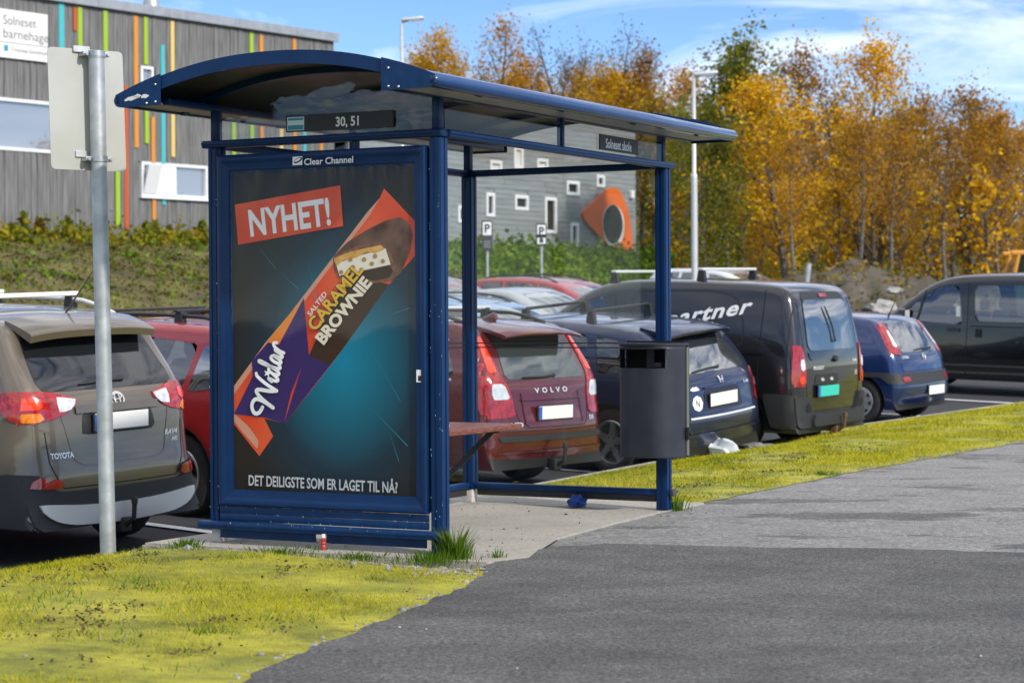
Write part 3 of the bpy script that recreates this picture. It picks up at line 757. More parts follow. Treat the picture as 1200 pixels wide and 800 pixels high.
# scraped paint on the near left tip
random.seed(11)
for cx, cz, lw in ((-.05, -.012, .10), (-.11, .002, .05), (-.16, -.002, .05)):
    v0 = []
    for t in np.linspace(0, 1, 9): v0.append((t * lw, .010 * math.sin(math.pi * t) + random.uniform(0, .006)))
    for t in np.linspace(1, 0, 9): v0.append((t * lw, -.006 * math.sin(math.pi * t) - random.uniform(0, .005)))
    MB().add([(A0 - 0.0312, BC + HW + cx - x, ZE + cz + z + x * .12) for x, z in v0], [tuple(range(len(v0)))]).build('scrape', MATS['white_chip'], roof)
for sg in (-1, 1):
    b = BC + sg * (HW + 0.004)
    m = MB(); pr = [(sg * (.034 * math.cos(t) ), .034 * math.sin(t)) for t in np.linspace(-math.pi / 2, math.pi / 2, 10)] + [(-sg * .03, .034), (-sg * .03, -.034)]
    k = len(pr); vs = []
    for a, sc in ((A0 - .03, .55), (A0 - .012, 1), (A1 - .0, 1), (A1 + .045, .5)):
        vs += [(a, b + p * sc, ZE - .010 + q * sc) for p, q in pr]
    fs = [(r_ * k + i, r_ * k + (i + 1) % k, (r_ + 1) * k + (i + 1) % k, (r_ + 1) * k + i) for r_ in range(3) for i in range(k)] + [tuple(range(k)), tuple(range(3 * k, 4 * k))[::-1]]
    m.add(vs, fs).build('eave_roll', MATS['roof_sheet'], roof, 50)
    bi = 0.05 if sg < 0 else LB - .04
    MB().box(((A0 + A1) / 2, (b + bi) / 2, ZE - .030), (A1 - A0 - .02, abs(b - bi) - .05, .006)).build('soffit', MATS['soffit'], roof)
for a in np.linspace(0.05, LA - .05, 4):
    m = MB(); vs = []
    for aa in (a - .02, a + .02):
        for s in S_: vs.append((aa, BC + s * (HW - .03), arch(s) - .0175))
        for s in S_[::-1]: vs.append((aa, BC + s * (HW - .03), arch(s) - .05))
    k = 2 * n; fs = [(i, (i + 1) % k, k + (i + 1) % k, k + i) for i in range(k)]
    for i in range(n - 1):
        j = k - 1 - i; fs += [(i, i + 1, j - 1, j), (k + i, k + j, k + j - 1, k + i + 1)]
    m.add(vs, fs).build('rib', blue, roof, 40)
# signs behind the upper panes
def sign(px, py, pl, nrm, off, d=0.012):
    q = [loc(x, y, pl, nrm) for x, y in zip(px, py)]; nv = Vector(nrm)
    return MB().add([p + nv * off for p in q] + [p + nv * (off + d) for p in q], [(0, 1, 2, 3), (7, 6, 5, 4), (0, 4, 5, 1), (1, 5, 6, 2), (2, 6, 7, 3), (3, 7, 4, 0)])
ep = (0.030, 0, 0)
s1 = part('route_sign', sign((336.5, 461.3, 461.3, 336.5), (136, 129, 149, 155.5), ep, (1, 0, 0), -0.012, 0.010), MATS['black_print'], smooth=None)
plane_txt('lettering', '30, 51', (395, 148.4), (422, 147), 11.3, MATS['white_print'], ep, (1, 0, 0), -0.0132, 0.025, s1)
q = sign((338.3, 358, 358, 338.3), (138, 137, 152.8, 153.8), ep, (1, 0, 0), -0.0135, 0.001); lb = q.build('route_emblem', M('pale_blue', (0.55, 0.68, 0.72), 0.5), s1)
s_ = sign((339, 357.2, 357.2, 339), (147.6, 146.8, 152, 152.9), ep, (1, 0, 0), -0.0142, 0.0004); s_.build('emblem_band', M('teal', (0.03, 0.24, 0.34), 0.5), s1)
s_ = sign((339.4, 357, 357, 339.4), (139.2, 138.3, 141, 141.9), ep, (1, 0, 0), -0.0142, 0.0004); s_.build('emblem_band', MATS['teal'], s1)
fp = (0, 0.026, 0)
s2 = part('stop_sign', sign((701.5, 745.8, 745.8, 701.5), (157, 164.5, 181.8, 175.2), fp, (0, 1, 0), -0.010, 0.008), MATS['black_print'], smooth=None)
a_, b_ = loc(708, 173.2, fp, (0, 1, 0)), loc(738, 177.6, fp, (0, 1, 0))
put_text(MB(), 'Solneset skole', a_ + Vector((0, -.0112, 0)), (1, 0, 0), (0, 0, 0.057), (b_ - a_).length, 0.02).build('lettering', MATS['white_print'], s2)
# bench on the back wall
bs = part('bench_seat', MB().box((1.65, 1.15, 0.522), (1.72, 0.52, 0.036), ch=0.006), MATS['bench_wood'])
for a in (0.95, 2.32):
    m = MB(); p0, p1 = Vector((a, 1.0, 0.50)), Vector((a + .02, LB - .07, 0.14)); d = p1 - p0
    m.box((p0 + p1) / 2, (d.length, 0.035, 0.012), d.to_track_quat('X', 'Y').to_matrix()); m.box((a, 1.18, 0.494), (0.035, 0.44, 0.016))
    part('bench_bracket', m, MATS['dark_plastic'], smooth=None)

# chipped paint: pale flakes too small to pick apart, on post edges, rails and boards
random.seed(31); m = MB()
def flake(a, b, z, ax):
    w, h = random.uniform(.0008, .0022), random.uniform(.0012, .005)
    q = [(random.uniform(-1, -.4) * w, -h), (random.uniform(.3, 1) * w, -h * .6), (random.uniform(.4, 1) * w, h * .7), (random.uniform(-.8, -.2) * w, h)]
    m.add([(a - .0006, b + u, z + v) if ax == 'a' else (a + u, b - .0006, z + v) for u, v in q], [(0, 1, 2, 3)])
for _ in range(30): flake(-.0036, random.choice((.020, .072, .045)) + random.uniform(-.004, .004), random.uniform(.1, 2.1) ** 1.0, 'a')
for _ in range(14): flake(random.choice((.006, .08)), .0122, random.uniform(.05, 1.8), 'b')
for _ in range(26): flake(-.0085, random.uniform(c1, c0), random.choice((zk0 + .004, zk1 - .003, zm_)), 'a')
for _ in range(14): flake(-.0645, random.uniform(0, LB), RZ + random.uniform(.010, .022), 'a')
for _ in range(20): flake(-.0036, LB - random.choice((.012, .066)), random.uniform(.15, 2.1), 'a')
tag(m.build('paint_chip', MATS['white_chip'], shelter), kind='stuff')
# ------------------------------------------------------------------ vehicles
def paint(name, col, metal=0.0, rough=0.28):
    return M('paint_' + name, col, rough, metal, coat=0.9, var=0.05, scale=5, bump=0.012, bscale=2.0)
M('car_black', (0.016, 0.016, 0.017), 0.5)
M('car_trim', (0.020, 0.021, 0.024), 0.6, bump=0.05, bscale=200)
M('car_gap', (0.004, 0.004, 0.004), 0.8)
M('tyre', (0.020, 0.020, 0.020), 0.85, var=0.25, scale=20)
M('alloy', (0.50, 0.50, 0.51), 0.32, 0.85, var=0.08, scale=10)
M('silver_trim', (0.62, 0.62, 0.61), 0.4, 0.15)
M('chrome', (0.74, 0.74, 0.74), 0.30, 0.5)
M('plate_white', (0.74, 0.74, 0.72), 0.5)
M('plate_green', (0.03, 0.50, 0.40), 0.5)
M('plate_blue', (0.02, 0.09, 0.42), 0.5)
M('plate_yellow', (0.78, 0.78, 0.70), 0.5)
M('seat_cloth', (0.035, 0.036, 0.040), 0.9)
M('rust', (0.14, 0.07, 0.03), 0.9, var=0.3, scale=30)
M('lamp_red', (0.30, 0.006, 0.006), 0.15, coat=1.0, var=0.35, scale=22)
M('lamp_amber', (0.72, 0.20, 0.02), 0.12, coat=1.0, var=0.25, scale=22)
M('lamp_clear', (0.66, 0.66, 0.66), 0.12, 0.3, coat=1.0, var=0.18, scale=24)
M('lamp_orange', (0.70, 0.05, 0.012), 0.12, coat=1.0, var=0.2, scale=14)
GLASS('car_glass', (0.82, 0.88, 0.86), 0.16, 0.015, 1.5)
def dark_glass(name, col=(0.012, 0.014, 0.016), k=0.14):
    if name in MATS: return MATS[name]
    m = bpy.data.materials.new(name); m.use_nodes = True; t = m.node_tree; t.nodes.clear()
    o = t.nodes.new('ShaderNodeOutputMaterial'); d = t.nodes.new('ShaderNodeBsdfDiffuse'); d.inputs[0].default_value = (*col, 1)
    g = t.nodes.new('ShaderNodeBsdfGlossy'); g.inputs['Roughness'].default_value = 0.02
    f, a = facing_reflect(t, k)
    x = t.nodes.new('ShaderNodeMixShader'); t.links.new(a.outputs[0], x.inputs[0])
    t.links.new(d.outputs[0], x.inputs[1]); t.links.new(g.outputs[0], x.inputs[2]); t.links.new(x.outputs[0], o.inputs[0])
    MATS[name] = m; return m
dark_glass('rear_glass_dark', k=0.06); dark_glass('rear_glass', (0.03, 0.036, 0.036), 0.38); dark_glass('screen_glass', (0.05, 0.06, 0.06), 0.45); dark_glass('rear_glass_mid', (0.035, 0.045, 0.045), 0.14)

class Car:
    """body from a side outline (x forward from the rear, z up), a half-width law and rounded edges; the other parts are laid on its surface"""
    def __init__(s, name, label, prof, wheels, hw, sill=0.22, zm=0.62, zb=0.92, zr=1.45, tum=0.16, plan=(0.05, 0.10), tuck=0.05, group=None, arch=0.055, fine=True):
        s.root = empty(name, label, {'van': 'van'}.get(name.split('_')[-1], 'car'), group=group)
        s.prof = prof; s.hw = hw; s.zm, s.zb, s.zr, s.tum, s.tuck = zm, zb, zr, tum, tuck
        s.L = max(p[0] for p in prof); s.plan = plan; s.wheels = wheels; s.sill = sill; s.arch = arch; s.holes = []; s.fine = fine
    def half(s, x, z):
        w = s.hw
        if z < s.zm: f = 1 - s.tuck * ((s.zm - z) / (s.zm - .15)) ** 2
        elif z < s.zb: f = 1 - 0.022 * ((z - s.zm) / (s.zb - s.zm)) ** 1.5
        else: f = 1 - 0.022 - s.tum / s.hw * min(1.3, (z - s.zb) / (s.zr - s.zb)) ** 1.12
        c = s.L * .5; t = (x - c) / c
        k = s.plan[0] if t < 0 else s.plan[1]
        f -= k * max(0, (abs(t) - .45) / .55) ** 2.2
        return w * f
    def body(s, mat, under=None, open_windows=()):
        st = 0.05 if s.fine else 0.09
        up = resample(chaikin(s.prof, 3), st)
        lo = []
        xs = sorted(s.wheels, key=lambda w: -w[0]); zl = s.sill
        lo.append((up[-1][0] - .02, zl, .015, 0))
        for xw, Rw in xs:
            Ra = Rw + s.arch; dz = Rw - zl; h = math.sqrt(max(.01, Ra * Ra - dz * dz)); a0 = math.atan2(-dz, h)
            lo.append((xw + h + .03, zl, .012, 0))
            for i in range(15):
                t = a0 + (math.pi - 2 * a0) * i / 14; lo.append((xw + Ra * math.cos(t), Rw + Ra * math.sin(t), .012, 0))
            lo.append((xw - h - .03, zl, .012, 0))
        lo.append((up[0][0] + .02, zl, .015, 0))
        # densify straight runs
        lo2 = []
        for p, q in zip(lo[:-1], lo[1:]):
            d = math.dist(p[:2], q[:2]); k = max(1, int(d / .12))
            for i in range(k): lo2.append(tuple(a + (b - a) * i / k for a, b in zip(p, q)))
        lo2.append(lo[-1])
        C = up + lo2; n = len(C); nu = len(up)
        P = np.array([c[:2] for c in C])
        T = np.roll(P, -1, 0) - np.roll(P, 1, 0); T /= np.linalg.norm(T, axis=1)[:, None] + 1e-9
        N = np.stack([-T[:, 1], T[:, 0]], 1)       # outward for a clockwise outline (rear up, over, front, back)
        r = np.array([c[2] for c in C]); cr = np.array([c[3] for c in C])
        I = P - N * (r + cr)[:, None]
        Y = np.array([s.half(x, z) for x, z in I])
        th = [0, .25, .5, .75, 1.0] if s.fine else [0, .4, .75, 1]
        rows = []
        for k in range(n):
            ye, rk = Y[k], r[k]; ys = [0, .3 * ye, .6 * ye, .85 * (ye - rk)] if rk < ye * .5 else [0, .3 * ye, .5 * ye, .6 * ye]
            ys = [min(v, (ye - rk) * q) for v, q in zip(ys, (0, .35, .65, .88))] + [ye - rk + rk * math.sin(math.pi / 2 * t) for t in th]
            row = []
            for y in ys:
                e = max(0, (y - (ye - rk)) / rk); d = rk * (1 - math.sqrt(max(0, 1 - e * e))) + cr[k] * (y / ye) ** 2
                q = P[k] - N[k] * d; row.append((q[0], y, q[1]))
            rows.append(row)
        m = len(rows[0]); V = []; F = []; MI = []
        idx = {}
        for k in range(n):
            for j in range(-(m - 1), m):
                x, y, z = rows[k][abs(j)]; idx[k, j] = len(V); V.append((x, y if j >= 0 else -y, z))
        for k in range(n):
            k2 = (k + 1) % n
            for j in range(-(m - 1), m - 1):
                F.append((idx[k, j], idx[k, j + 1], idx[k2, j + 1], idx[k2, j])); MI.append(1 if (k >= nu - 1 and k < n) else 0)
        # sides
        step = .075 if s.fine else .14
        pts = [Vector(q) for q in I]; edges = [(i, (i + 1) % n) for i in range(n)]
        hl = []
        for h in open_windows:
            hp = resample(h, .05, True); b0 = len(pts); pts += [Vector(q) for q in hp]; edges += [(b0 + i, b0 + (i + 1) % len(hp)) for i in range(len(hp))]; hl.append(hp)
        IL = [tuple(q) for q in I]; base = np.array([tuple(p) for p in pts])
        x = 0.03
        while x < s.L:
            z = s.sill + .02
            while z < s.zr + .3:
                if inpoly(x, z, IL) and np.min((base[:, 0] - x) ** 2 + (base[:, 1] - z) ** 2) > (step * .4) ** 2: pts.append(Vector((x, z)))
                z += step
            x += step
        rv, re_, rf, ov, _, _ = geometry.delaunay_2d_cdt(pts, edges, [], 0, 1e-5)
        full = list(F)
        for sg in (1, -1):
            mp_ = []
            for i, p in enumerate(rv):
                o = [q for q in ov[i] if q < n]
                if o: mp_.append(idx[o[0], sg * (m - 1)])
                else: mp_.append(len(V)); V.append((p.x, sg * s.half(p.x, p.y), p.y))
            for f in rf:
                cx = sum(rv[i].x for i in f) / len(f); cz = sum(rv[i].y for i in f) / len(f)
                if not inpoly(cx, cz, IL): continue
                g = tuple(mp_[i] for i in f)
                if len(set(g)) < 3: continue
                full.append(g)
                if any(inpoly(cx, cz, h) for h in hl): continue
                F.append(g); MI.append(0)
        s.bvh = BVHTree.FromPolygons([Vector(v) for v in V], full)
        me = bpy.data.meshes.new('body'); me.from_pydata(V, [], F); me.materials.append(mat); me.materials.append(under or MATS['car_black'])
        me.polygons.foreach_set('material_index', MI)
        bm = bmesh.new(); bm.from_mesh(me); bmesh.ops.remove_doubles(bm, verts=bm.verts, dist=1e-5); bmesh.ops.recalc_face_normals(bm, faces=bm.faces); bm.to_mesh(me); bm.free()
        auto_smooth(me, 48); me.update()
        s.mat = mat; s.obj = link('body', me, s.root)
        if open_windows:
            for sg in (1, -1):
                for h in open_windows: s.patch('side_window', MATS['car_glass'], h, 'L' if sg > 0 else 'R', off=-.006, res=.15)
            x0 = min(p[0] for h in open_windows for p in h); x1 = max(p[0] for h in open_windows for p in h)
            c = MB().box(((x0 + x1) / 2, 0, (s.sill + s.zb) / 2), (x1 - x0 + .3, s.hw * 1.75, s.zb - s.sill - .16))
            s.cabin = c.build('cabin_floor', MATS['seat_cloth'], s.root)
        return s.obj
    def hit(s, u, w, view):
        if view == 'L': o, d = Vector((u, 3, w)), Vector((0, -1, 0))
        elif view == 'R': o, d = Vector((u, -3, w)), Vector((0, 1, 0))
        elif view == 'rear': o, d = Vector((-3, u, w)), Vector((1, 0, 0))
        elif view == 'front': o, d = Vector((9, u, w)), Vector((-1, 0, 0))
        else: o, d = Vector((u, w, 4)), Vector((0, 0, -1))
        if view == 'rear':
            um = s.half(.12, w) - .012; u = max(-um, min(um, u)); o.y = u
        elif view == 'front':
            um = s.half(s.L - .15, w) - .012; u = max(-um, min(um, u)); o.y = u
        p, nn, _, _ = s.bvh.ray_cast(o, d)
        if view in 'LR':
            k = 0
            while k < 14 and (p is None or abs(p.y) < s.half(u, w) - .13):     # off the curved end: step in until the side is met
                u += .02 if u < s.L / 2 else -.02; k += 1; o.x = u; p = s.bvh.ray_cast(o, d)[0]
        if p is None or (view == 'rear' and p.x > .62):
            q = {'L': Vector((u, s.hw, w)), 'R': Vector((u, -s.hw, w)), 'rear': Vector((0.2, u, w)), 'front': Vector((s.L - .2, u, w)), 'top': Vector((u, w, s.zr))}[view]
            p = s.bvh.find_nearest(q)[0]; 
        return p, d
    def surf(s, mb, poly, view, off=.004, res=.06, rim=0.0, mi=0):
        v, f, n = fill2d(poly, res); P = []
        for u, w in v:
            p, d = s.hit(u, w, view); P.append(p - d * off)
        mb.add(P, f, mi)
        if rim:
            Q = [P[i] + d * rim for i in range(n)]
            mb.add(P[:n] + Q, [(i, (i + 1) % n, n + (i + 1) % n, n + i) for i in range(n)], mi)
        return mb
    def patch(s, name, mat, poly, view, off=.004, res=.06, rim=0.0, parent=None):
        return s.surf(MB(), poly, view, off, res, rim).build(name, mat, parent or s.root, 40)
    def line(s, pts, view, w=.009, name='door_gap', mat=None, off=.002):
        q = [Vector(p[:2]) for p in resample(pts, .05)]; n = len(q); a = []; b = []
        for i in range(n):
            d = (q[min(i + 1, n - 1)] - q[max(i - 1, 0)]).normalized(); nn = Vector((-d.y, d.x)) * w / 2; a.append(q[i] + nn); b.append(q[i] - nn)
        P = []
        for x, y in zip(a, b):
            for t in (x, y): p, d = s.hit(t.x, t.y, view); P.append(p - d * off)
        return MB().add(P, [(2 * i, 2 * i + 1, 2 * i + 3, 2 * i + 2) for i in range(n - 1)]).build(name, mat or MATS['car_gap'], s.root, 40)
    def text(s, txt, view, u, w, h, width=None, mat=None, bold=.03, shear=0, off=.006, dirn=1, slope=0.0, spacing=1.0, center=True, name='lettering'):
        vs, fs, tw = text2d(txt, bold, shear, spacing); sx = width / tw if width else h; W_ = tw * sx
        sgn = {'L': -1, 'R': 1, 'rear': -1, 'front': 1, 'top': 1}[view]; P = []
        for x, y in vs:
            X = x * sx - (W_ / 2 if center else 0)
            p, d = s.hit(u + sgn * X, w + y * h + slope * X, view); P.append(p - d * off)
        return MB().add(P, fs).build(name, mat or MATS['chrome'], s.root)
    def wheels_(s, style, w=.20, rim=.66, track=None):
        tm, rm = Car.wheel(s.wheels[0][1], w, rim, style)
        for xw, Rw in s.wheels:
            for sg in (1, -1):
                y = sg * (s.hw * .975 - w / 2 - .012)
                t = link('wheel', tm, s.root); t.location = (xw, y, Rw); t.rotation_euler = (0, random.uniform(0, 1), 0 if sg > 0 else math.pi)
                r_ = link('rim', rm, t)
                k = Rw / s.wheels[0][1]; t.scale = (k, 1, k)
    CACHE = {}
    @staticmethod
    def wheel(Rw, w, rk, style):
        key = (Rw, w, rk, style)
        if key in Car.CACHE: return Car.CACHE[key]
        rr = Rw * rk; F = lambda x, y, h: (x, h, y)
        m = MB().lathe([(rr, w * .42), (rr + .01, w * .48), ((rr + Rw) / 2, w * .51), (Rw - .018, w * .47), (Rw - .003, w * .36), (Rw, w * .2), (Rw, -w * .2), (Rw - .003, -w * .36), (Rw - .02, -w * .47), (rr, -w * .42)], 36, F)
        tm = m.mesh('tyre', MATS['tyre'], 40)
        m = MB().lathe([(rr, w * .42), (rr - .008, w * .455), (rr - .022, w * .44), (rr - .03, w * .1), (rr - .035, -w * .3), (0.0, -w * .3)], 36, F, 0)
        m.lathe([(rr * .6, -.02), (rr * .6, 0.0), (0.04, 0.01)], 20, F, 1)
        m.lathe([(rr * .30, w * .2), (rr * .30, w * .40), (rr * .25, w * .43), (0, w * .44)], 20, F, 0)
        if style == 'cover':
            m.lathe([(rr - .01, w * .43), (rr * .75, w * .50), (rr * .35, w * .47), (0, w * .48)], 36, F, 0)
            for i in range(9):
                t = 2 * math.pi * i / 9; c, s_ = math.cos(t), math.sin(t)
                q = [(rr * .70 + .0, -.018), (rr * .86, -.026), (rr * .86, .026), (rr * .70, .018)]
                m.prism([(p * c - k * s_, p * s_ + k * c) for p, k in q], w * .44, w * .512, lambda p, k, d: (p, d, k), 1)
        else:
            ns = int(style)
            for i in range(ns):
                t = 2 * math.pi * i / ns; c, s_ = math.cos(t), math.sin(t)
                a0, a1 = rr * (.20 if ns == 5 else .16), rr * (.13 if ns == 5 else .09)
                q = [(rr * .22, -a0), (rr * .6, -a1 * .95), (rr * .97, -a1 * 1.25), (rr * .97, a1 * 1.25), (rr * .6, a1 * .95), (rr * .22, a0)]
                m.prism([(p * c - k * s_, p * s_ + k * c) for p, k in q], w * .24, w * .42, lambda p, k, d: (p, d, k), 0)
                nb = t + math.pi / ns
                m.lathe([(.009, w * .42), (.009, w * .445), (0, w * .445)], 8, lambda x, y, h: (x + .055 * math.cos(nb), h, y + .055 * math.sin(nb)), 1)
        rm = m.mesh('rim', [MATS['alloy'], MATS['car_black']], 40)
        Car.CACHE[key] = (tm, rm); return tm, rm
    def plate(s, u, w, mat, wd=.52, h=.11, band=True, view='rear'):
        sg = -1 if view == 'rear' else 1
        p, d = s.hit(u, w, view); x = p.x + sg * 0.022
        o = MB().box((x, u, w), (.014, wd, h), ch=.003).build('number_plate', mat, s.root)
        MB().box((x + .003 * -sg, u, w), (.014, wd + .024, h + .024), ch=.003).build('plate_frame', MATS['car_black'], o)
        if band: MB().box((x + sg * .0068, u - sg * (wd / 2 - .022), w), (.003, .044, h - .006)).build('plate_band', MATS['plate_blue'], o)
        return o
    def seats(s, xs, z=0.5, n=2):
        for x in xs:
            for sg in (1, -1):
                m = MB(); y = sg * s.hw * .43
                m.box((x, y, z + .35), (.14, .46, .62), Matrix.Rotation(-.2, 3, 'Y'), ch=.05); m.box((x - .09, y, z + .76), (.09, .25, .17), ch=.04); m.box((x + .25, y, z), (.5, .48, .16), ch=.05)
                m.build('seat', MATS['seat_cloth'], s.root, 40)
    def mirror(s, x, z, mat, sz=(.10, .19, .14)):
        for sg in (1, -1):
            m = MB(); y = sg * (s.half(x, z) + .12); m.box((x, y, z + .04), sz, ch=.04); m.box((x + .02, sg * (s.half(x, z) + .02), z), (.08, .12, .04), ch=.015)
            m.build('door_mirror', mat, s.root, 40)
            MB().box((x - sz[0] / 2 - .002, y, z + .04), (.006, sz[1] - .05, sz[2] - .05), ch=.002).build('mirror_glass', MATS['chrome'], s.root.children[-1] if False else s.root)
    def rails(s, x0, x1, y, mat, h=.055):
        for sg in (1, -1):
            pts = []
            for t in np.linspace(0, 1, 12):
                x = x0 + (x1 - x0) * t; zz = s.hit(x, sg * y, 'top')[0].z
                pts.append((x, sg * y, zz + h * min(1, min(t, 1 - t) * 7)))
            MB().tube(pts, .017, 8).build('roof_rail', mat, s.root, 50)
    def bars(s, xs, y, mat, h=.10, feet=None, w=.05, th=.025, over=.06):
        for x in xs:
            z = max(s.hit(x, sg * y, 'top')[0].z for sg in (1, -1))
            zc = max(s.hit(x, 0, 'top')[0].z + .045, z + h)
            m = MB(); m.box((x, 0, zc), (w, 2 * (y + over), th), ch=.009); o = m.build('roof_bar', mat, s.root, 40)
            for sg in (1, -1):
                zz = s.hit(x, sg * y, 'top')[0].z; m = MB()
                m.prism([(x - .055, zz - .02), (x + .055, zz - .02), (x + .03, zc), (x - .03, zc)], sg * y - .028, sg * y + .028, lambda p, q, d: (p, d, q))
                m.build('bar_foot', feet or MATS['car_black'], o, 30)
    def wiper(s, pts, view='rear', off=.018):
        P = [];
        for u, w in resample(pts, .06): p, d = s.hit(u, w, view); P.append(p - d * off)
        MB().tube(P, [.017] + [.010] * (len(P) - 2) + [.006], 6).build('wiper', MATS['car_black'], s.root, 50)
    def spoiler(s, x0, x1, z0, z1, hw, mat, drop=.03):
        """lip standing off the tail end of the roof"""
        m = MB(); ny = 13; vs = []
        pr = [(x1, z1 - .02), (x1, z1 + .004), ((x0 + x1) / 2, (z0 + z1) / 2 + .014), (x0 + .01, z0 + .008), (x0, z0 - .006), (x0 + .012, z0 - drop)]
        k = len(pr)
        for j in range(ny):
            t = -1 + 2 * j / (ny - 1); bow = .045 * t * t; dz = -.030 * abs(t) ** 3
            for x, z in pr: vs.append((x + bow * (1 if x < x1 - .01 else .3), t * hw, z + dz))
        fs = [(j * k + i, j * k + (i + 1) % k, (j + 1) * k + (i + 1) % k, (j + 1) * k + i) for j in range(ny - 1) for i in range(k)] + [tuple(range(k)), tuple(range((ny - 1) * k, ny * k))[::-1]]
        return m.add(vs, fs).build('spoiler', mat, s.root, 45)
    def hitch(s, z=.40, mat=None, y=0):
        m = MB(); m.tube([(.15, y, z - .12), (-.02, y, z - .12), (-.09, y, z - .08), (-.10, y, z + .02)], .018, 8); m.lathe([(0, .03), (.02, .025), (.026, 0), (.02, -.025), (0, -.03)], 10, lambda x, yy, h: (-.10 + x, y + yy, z + .04 + h))
        m.box((.02, y, z - .12), (.08, .10, .10), ch=.01)
        m.build('tow_hitch', mat or MATS['car_black'], s.root, 40)
    def place(s, px, Y, yaw_off=0.0, py=None, fwd=1):
        """stand the car on the lot: rear-centre ground point under photo column px at distance Y; nose along the stalls"""
        x = (px - 600) / FPX * Y; P = Vector((x, Y, 0)); return s.stand(P, yaw_off, fwd)
    def stand(s, P, yaw_off=0.0, fwd=1, dz=0.0, zs=1.0):
        f = (CV * fwd).copy(); f.rotate(Euler((0, 0, R(yaw_off)))); l = Vector((-f.y, f.x, 0))
        def g(dx, dy): q = P + f * dx + l * dy; return Vector((q.x, q.y, lot_z(q.x, q.y) + .008))
        xr, xf = s.wheels[0][0], s.wheels[1][0]
        a, b, c, d = g(xr, .75), g(xr, -.75), g(xf, .75), g(xf, -.75)
        X = ((c + d) - (a + b)).normalized(); Yv = ((a + c) - (b + d)).normalized(); Z = X.cross(Yv).normalized(); Yv = Z.cross(X)
        o = (a + b) / 2 - X * xr + Z * dz
        m = Matrix.Identity(4)
        for i in range(3): m[i][0], m[i][1], m[i][2], m[i][3] = X[i], Yv[i], Z[i] * zs, o[i]
        s.root.matrix_world = m; s.m = m
        return s

def lamp(c, pieces, side, parent_label=None, off=.010):
    """tail lamp: red base object with its lenses as sub-parts; pieces = (material, view, polygon) for the left lamp, mirrored for the right"""
    base = None
    for i, (mat, view, poly) in enumerate(pieces):
        if side < 0:
            poly = [(-u, w) for u, w in poly] if view in ('rear', 'front') else poly
            view = {'L': 'R', 'rear': 'rear', 'front': 'front'}[view]
        if i == 0:
            base = MB(); 
            s_ = c.surf(base, poly, view, off, .05, .014)
            lst = [p for p in pieces[1:] if p[0] == 'same']
            for _, v2, p2 in lst:
                if side < 0: p2 = [(-u, w) for u, w in p2] if v2 in ('rear', 'front') else p2; v2 = {'L': 'R'}.get(v2, v2)
                c.surf(base, p2, v2, off, .05, .014)
            base = base.build('tail_light' if pieces[0][1] != 'front' else 'headlight', MATS[mat], c.root, 40)
        elif mat != 'same':
            MB_ = c.surf(MB(), poly, view, off + .005, .05, .004); MB_.build('lens', MATS[mat], base, 40)
    return base
def both(c, pieces, off=.010): return [lamp(c, pieces, sg, None, off) for sg in (1, -1)]

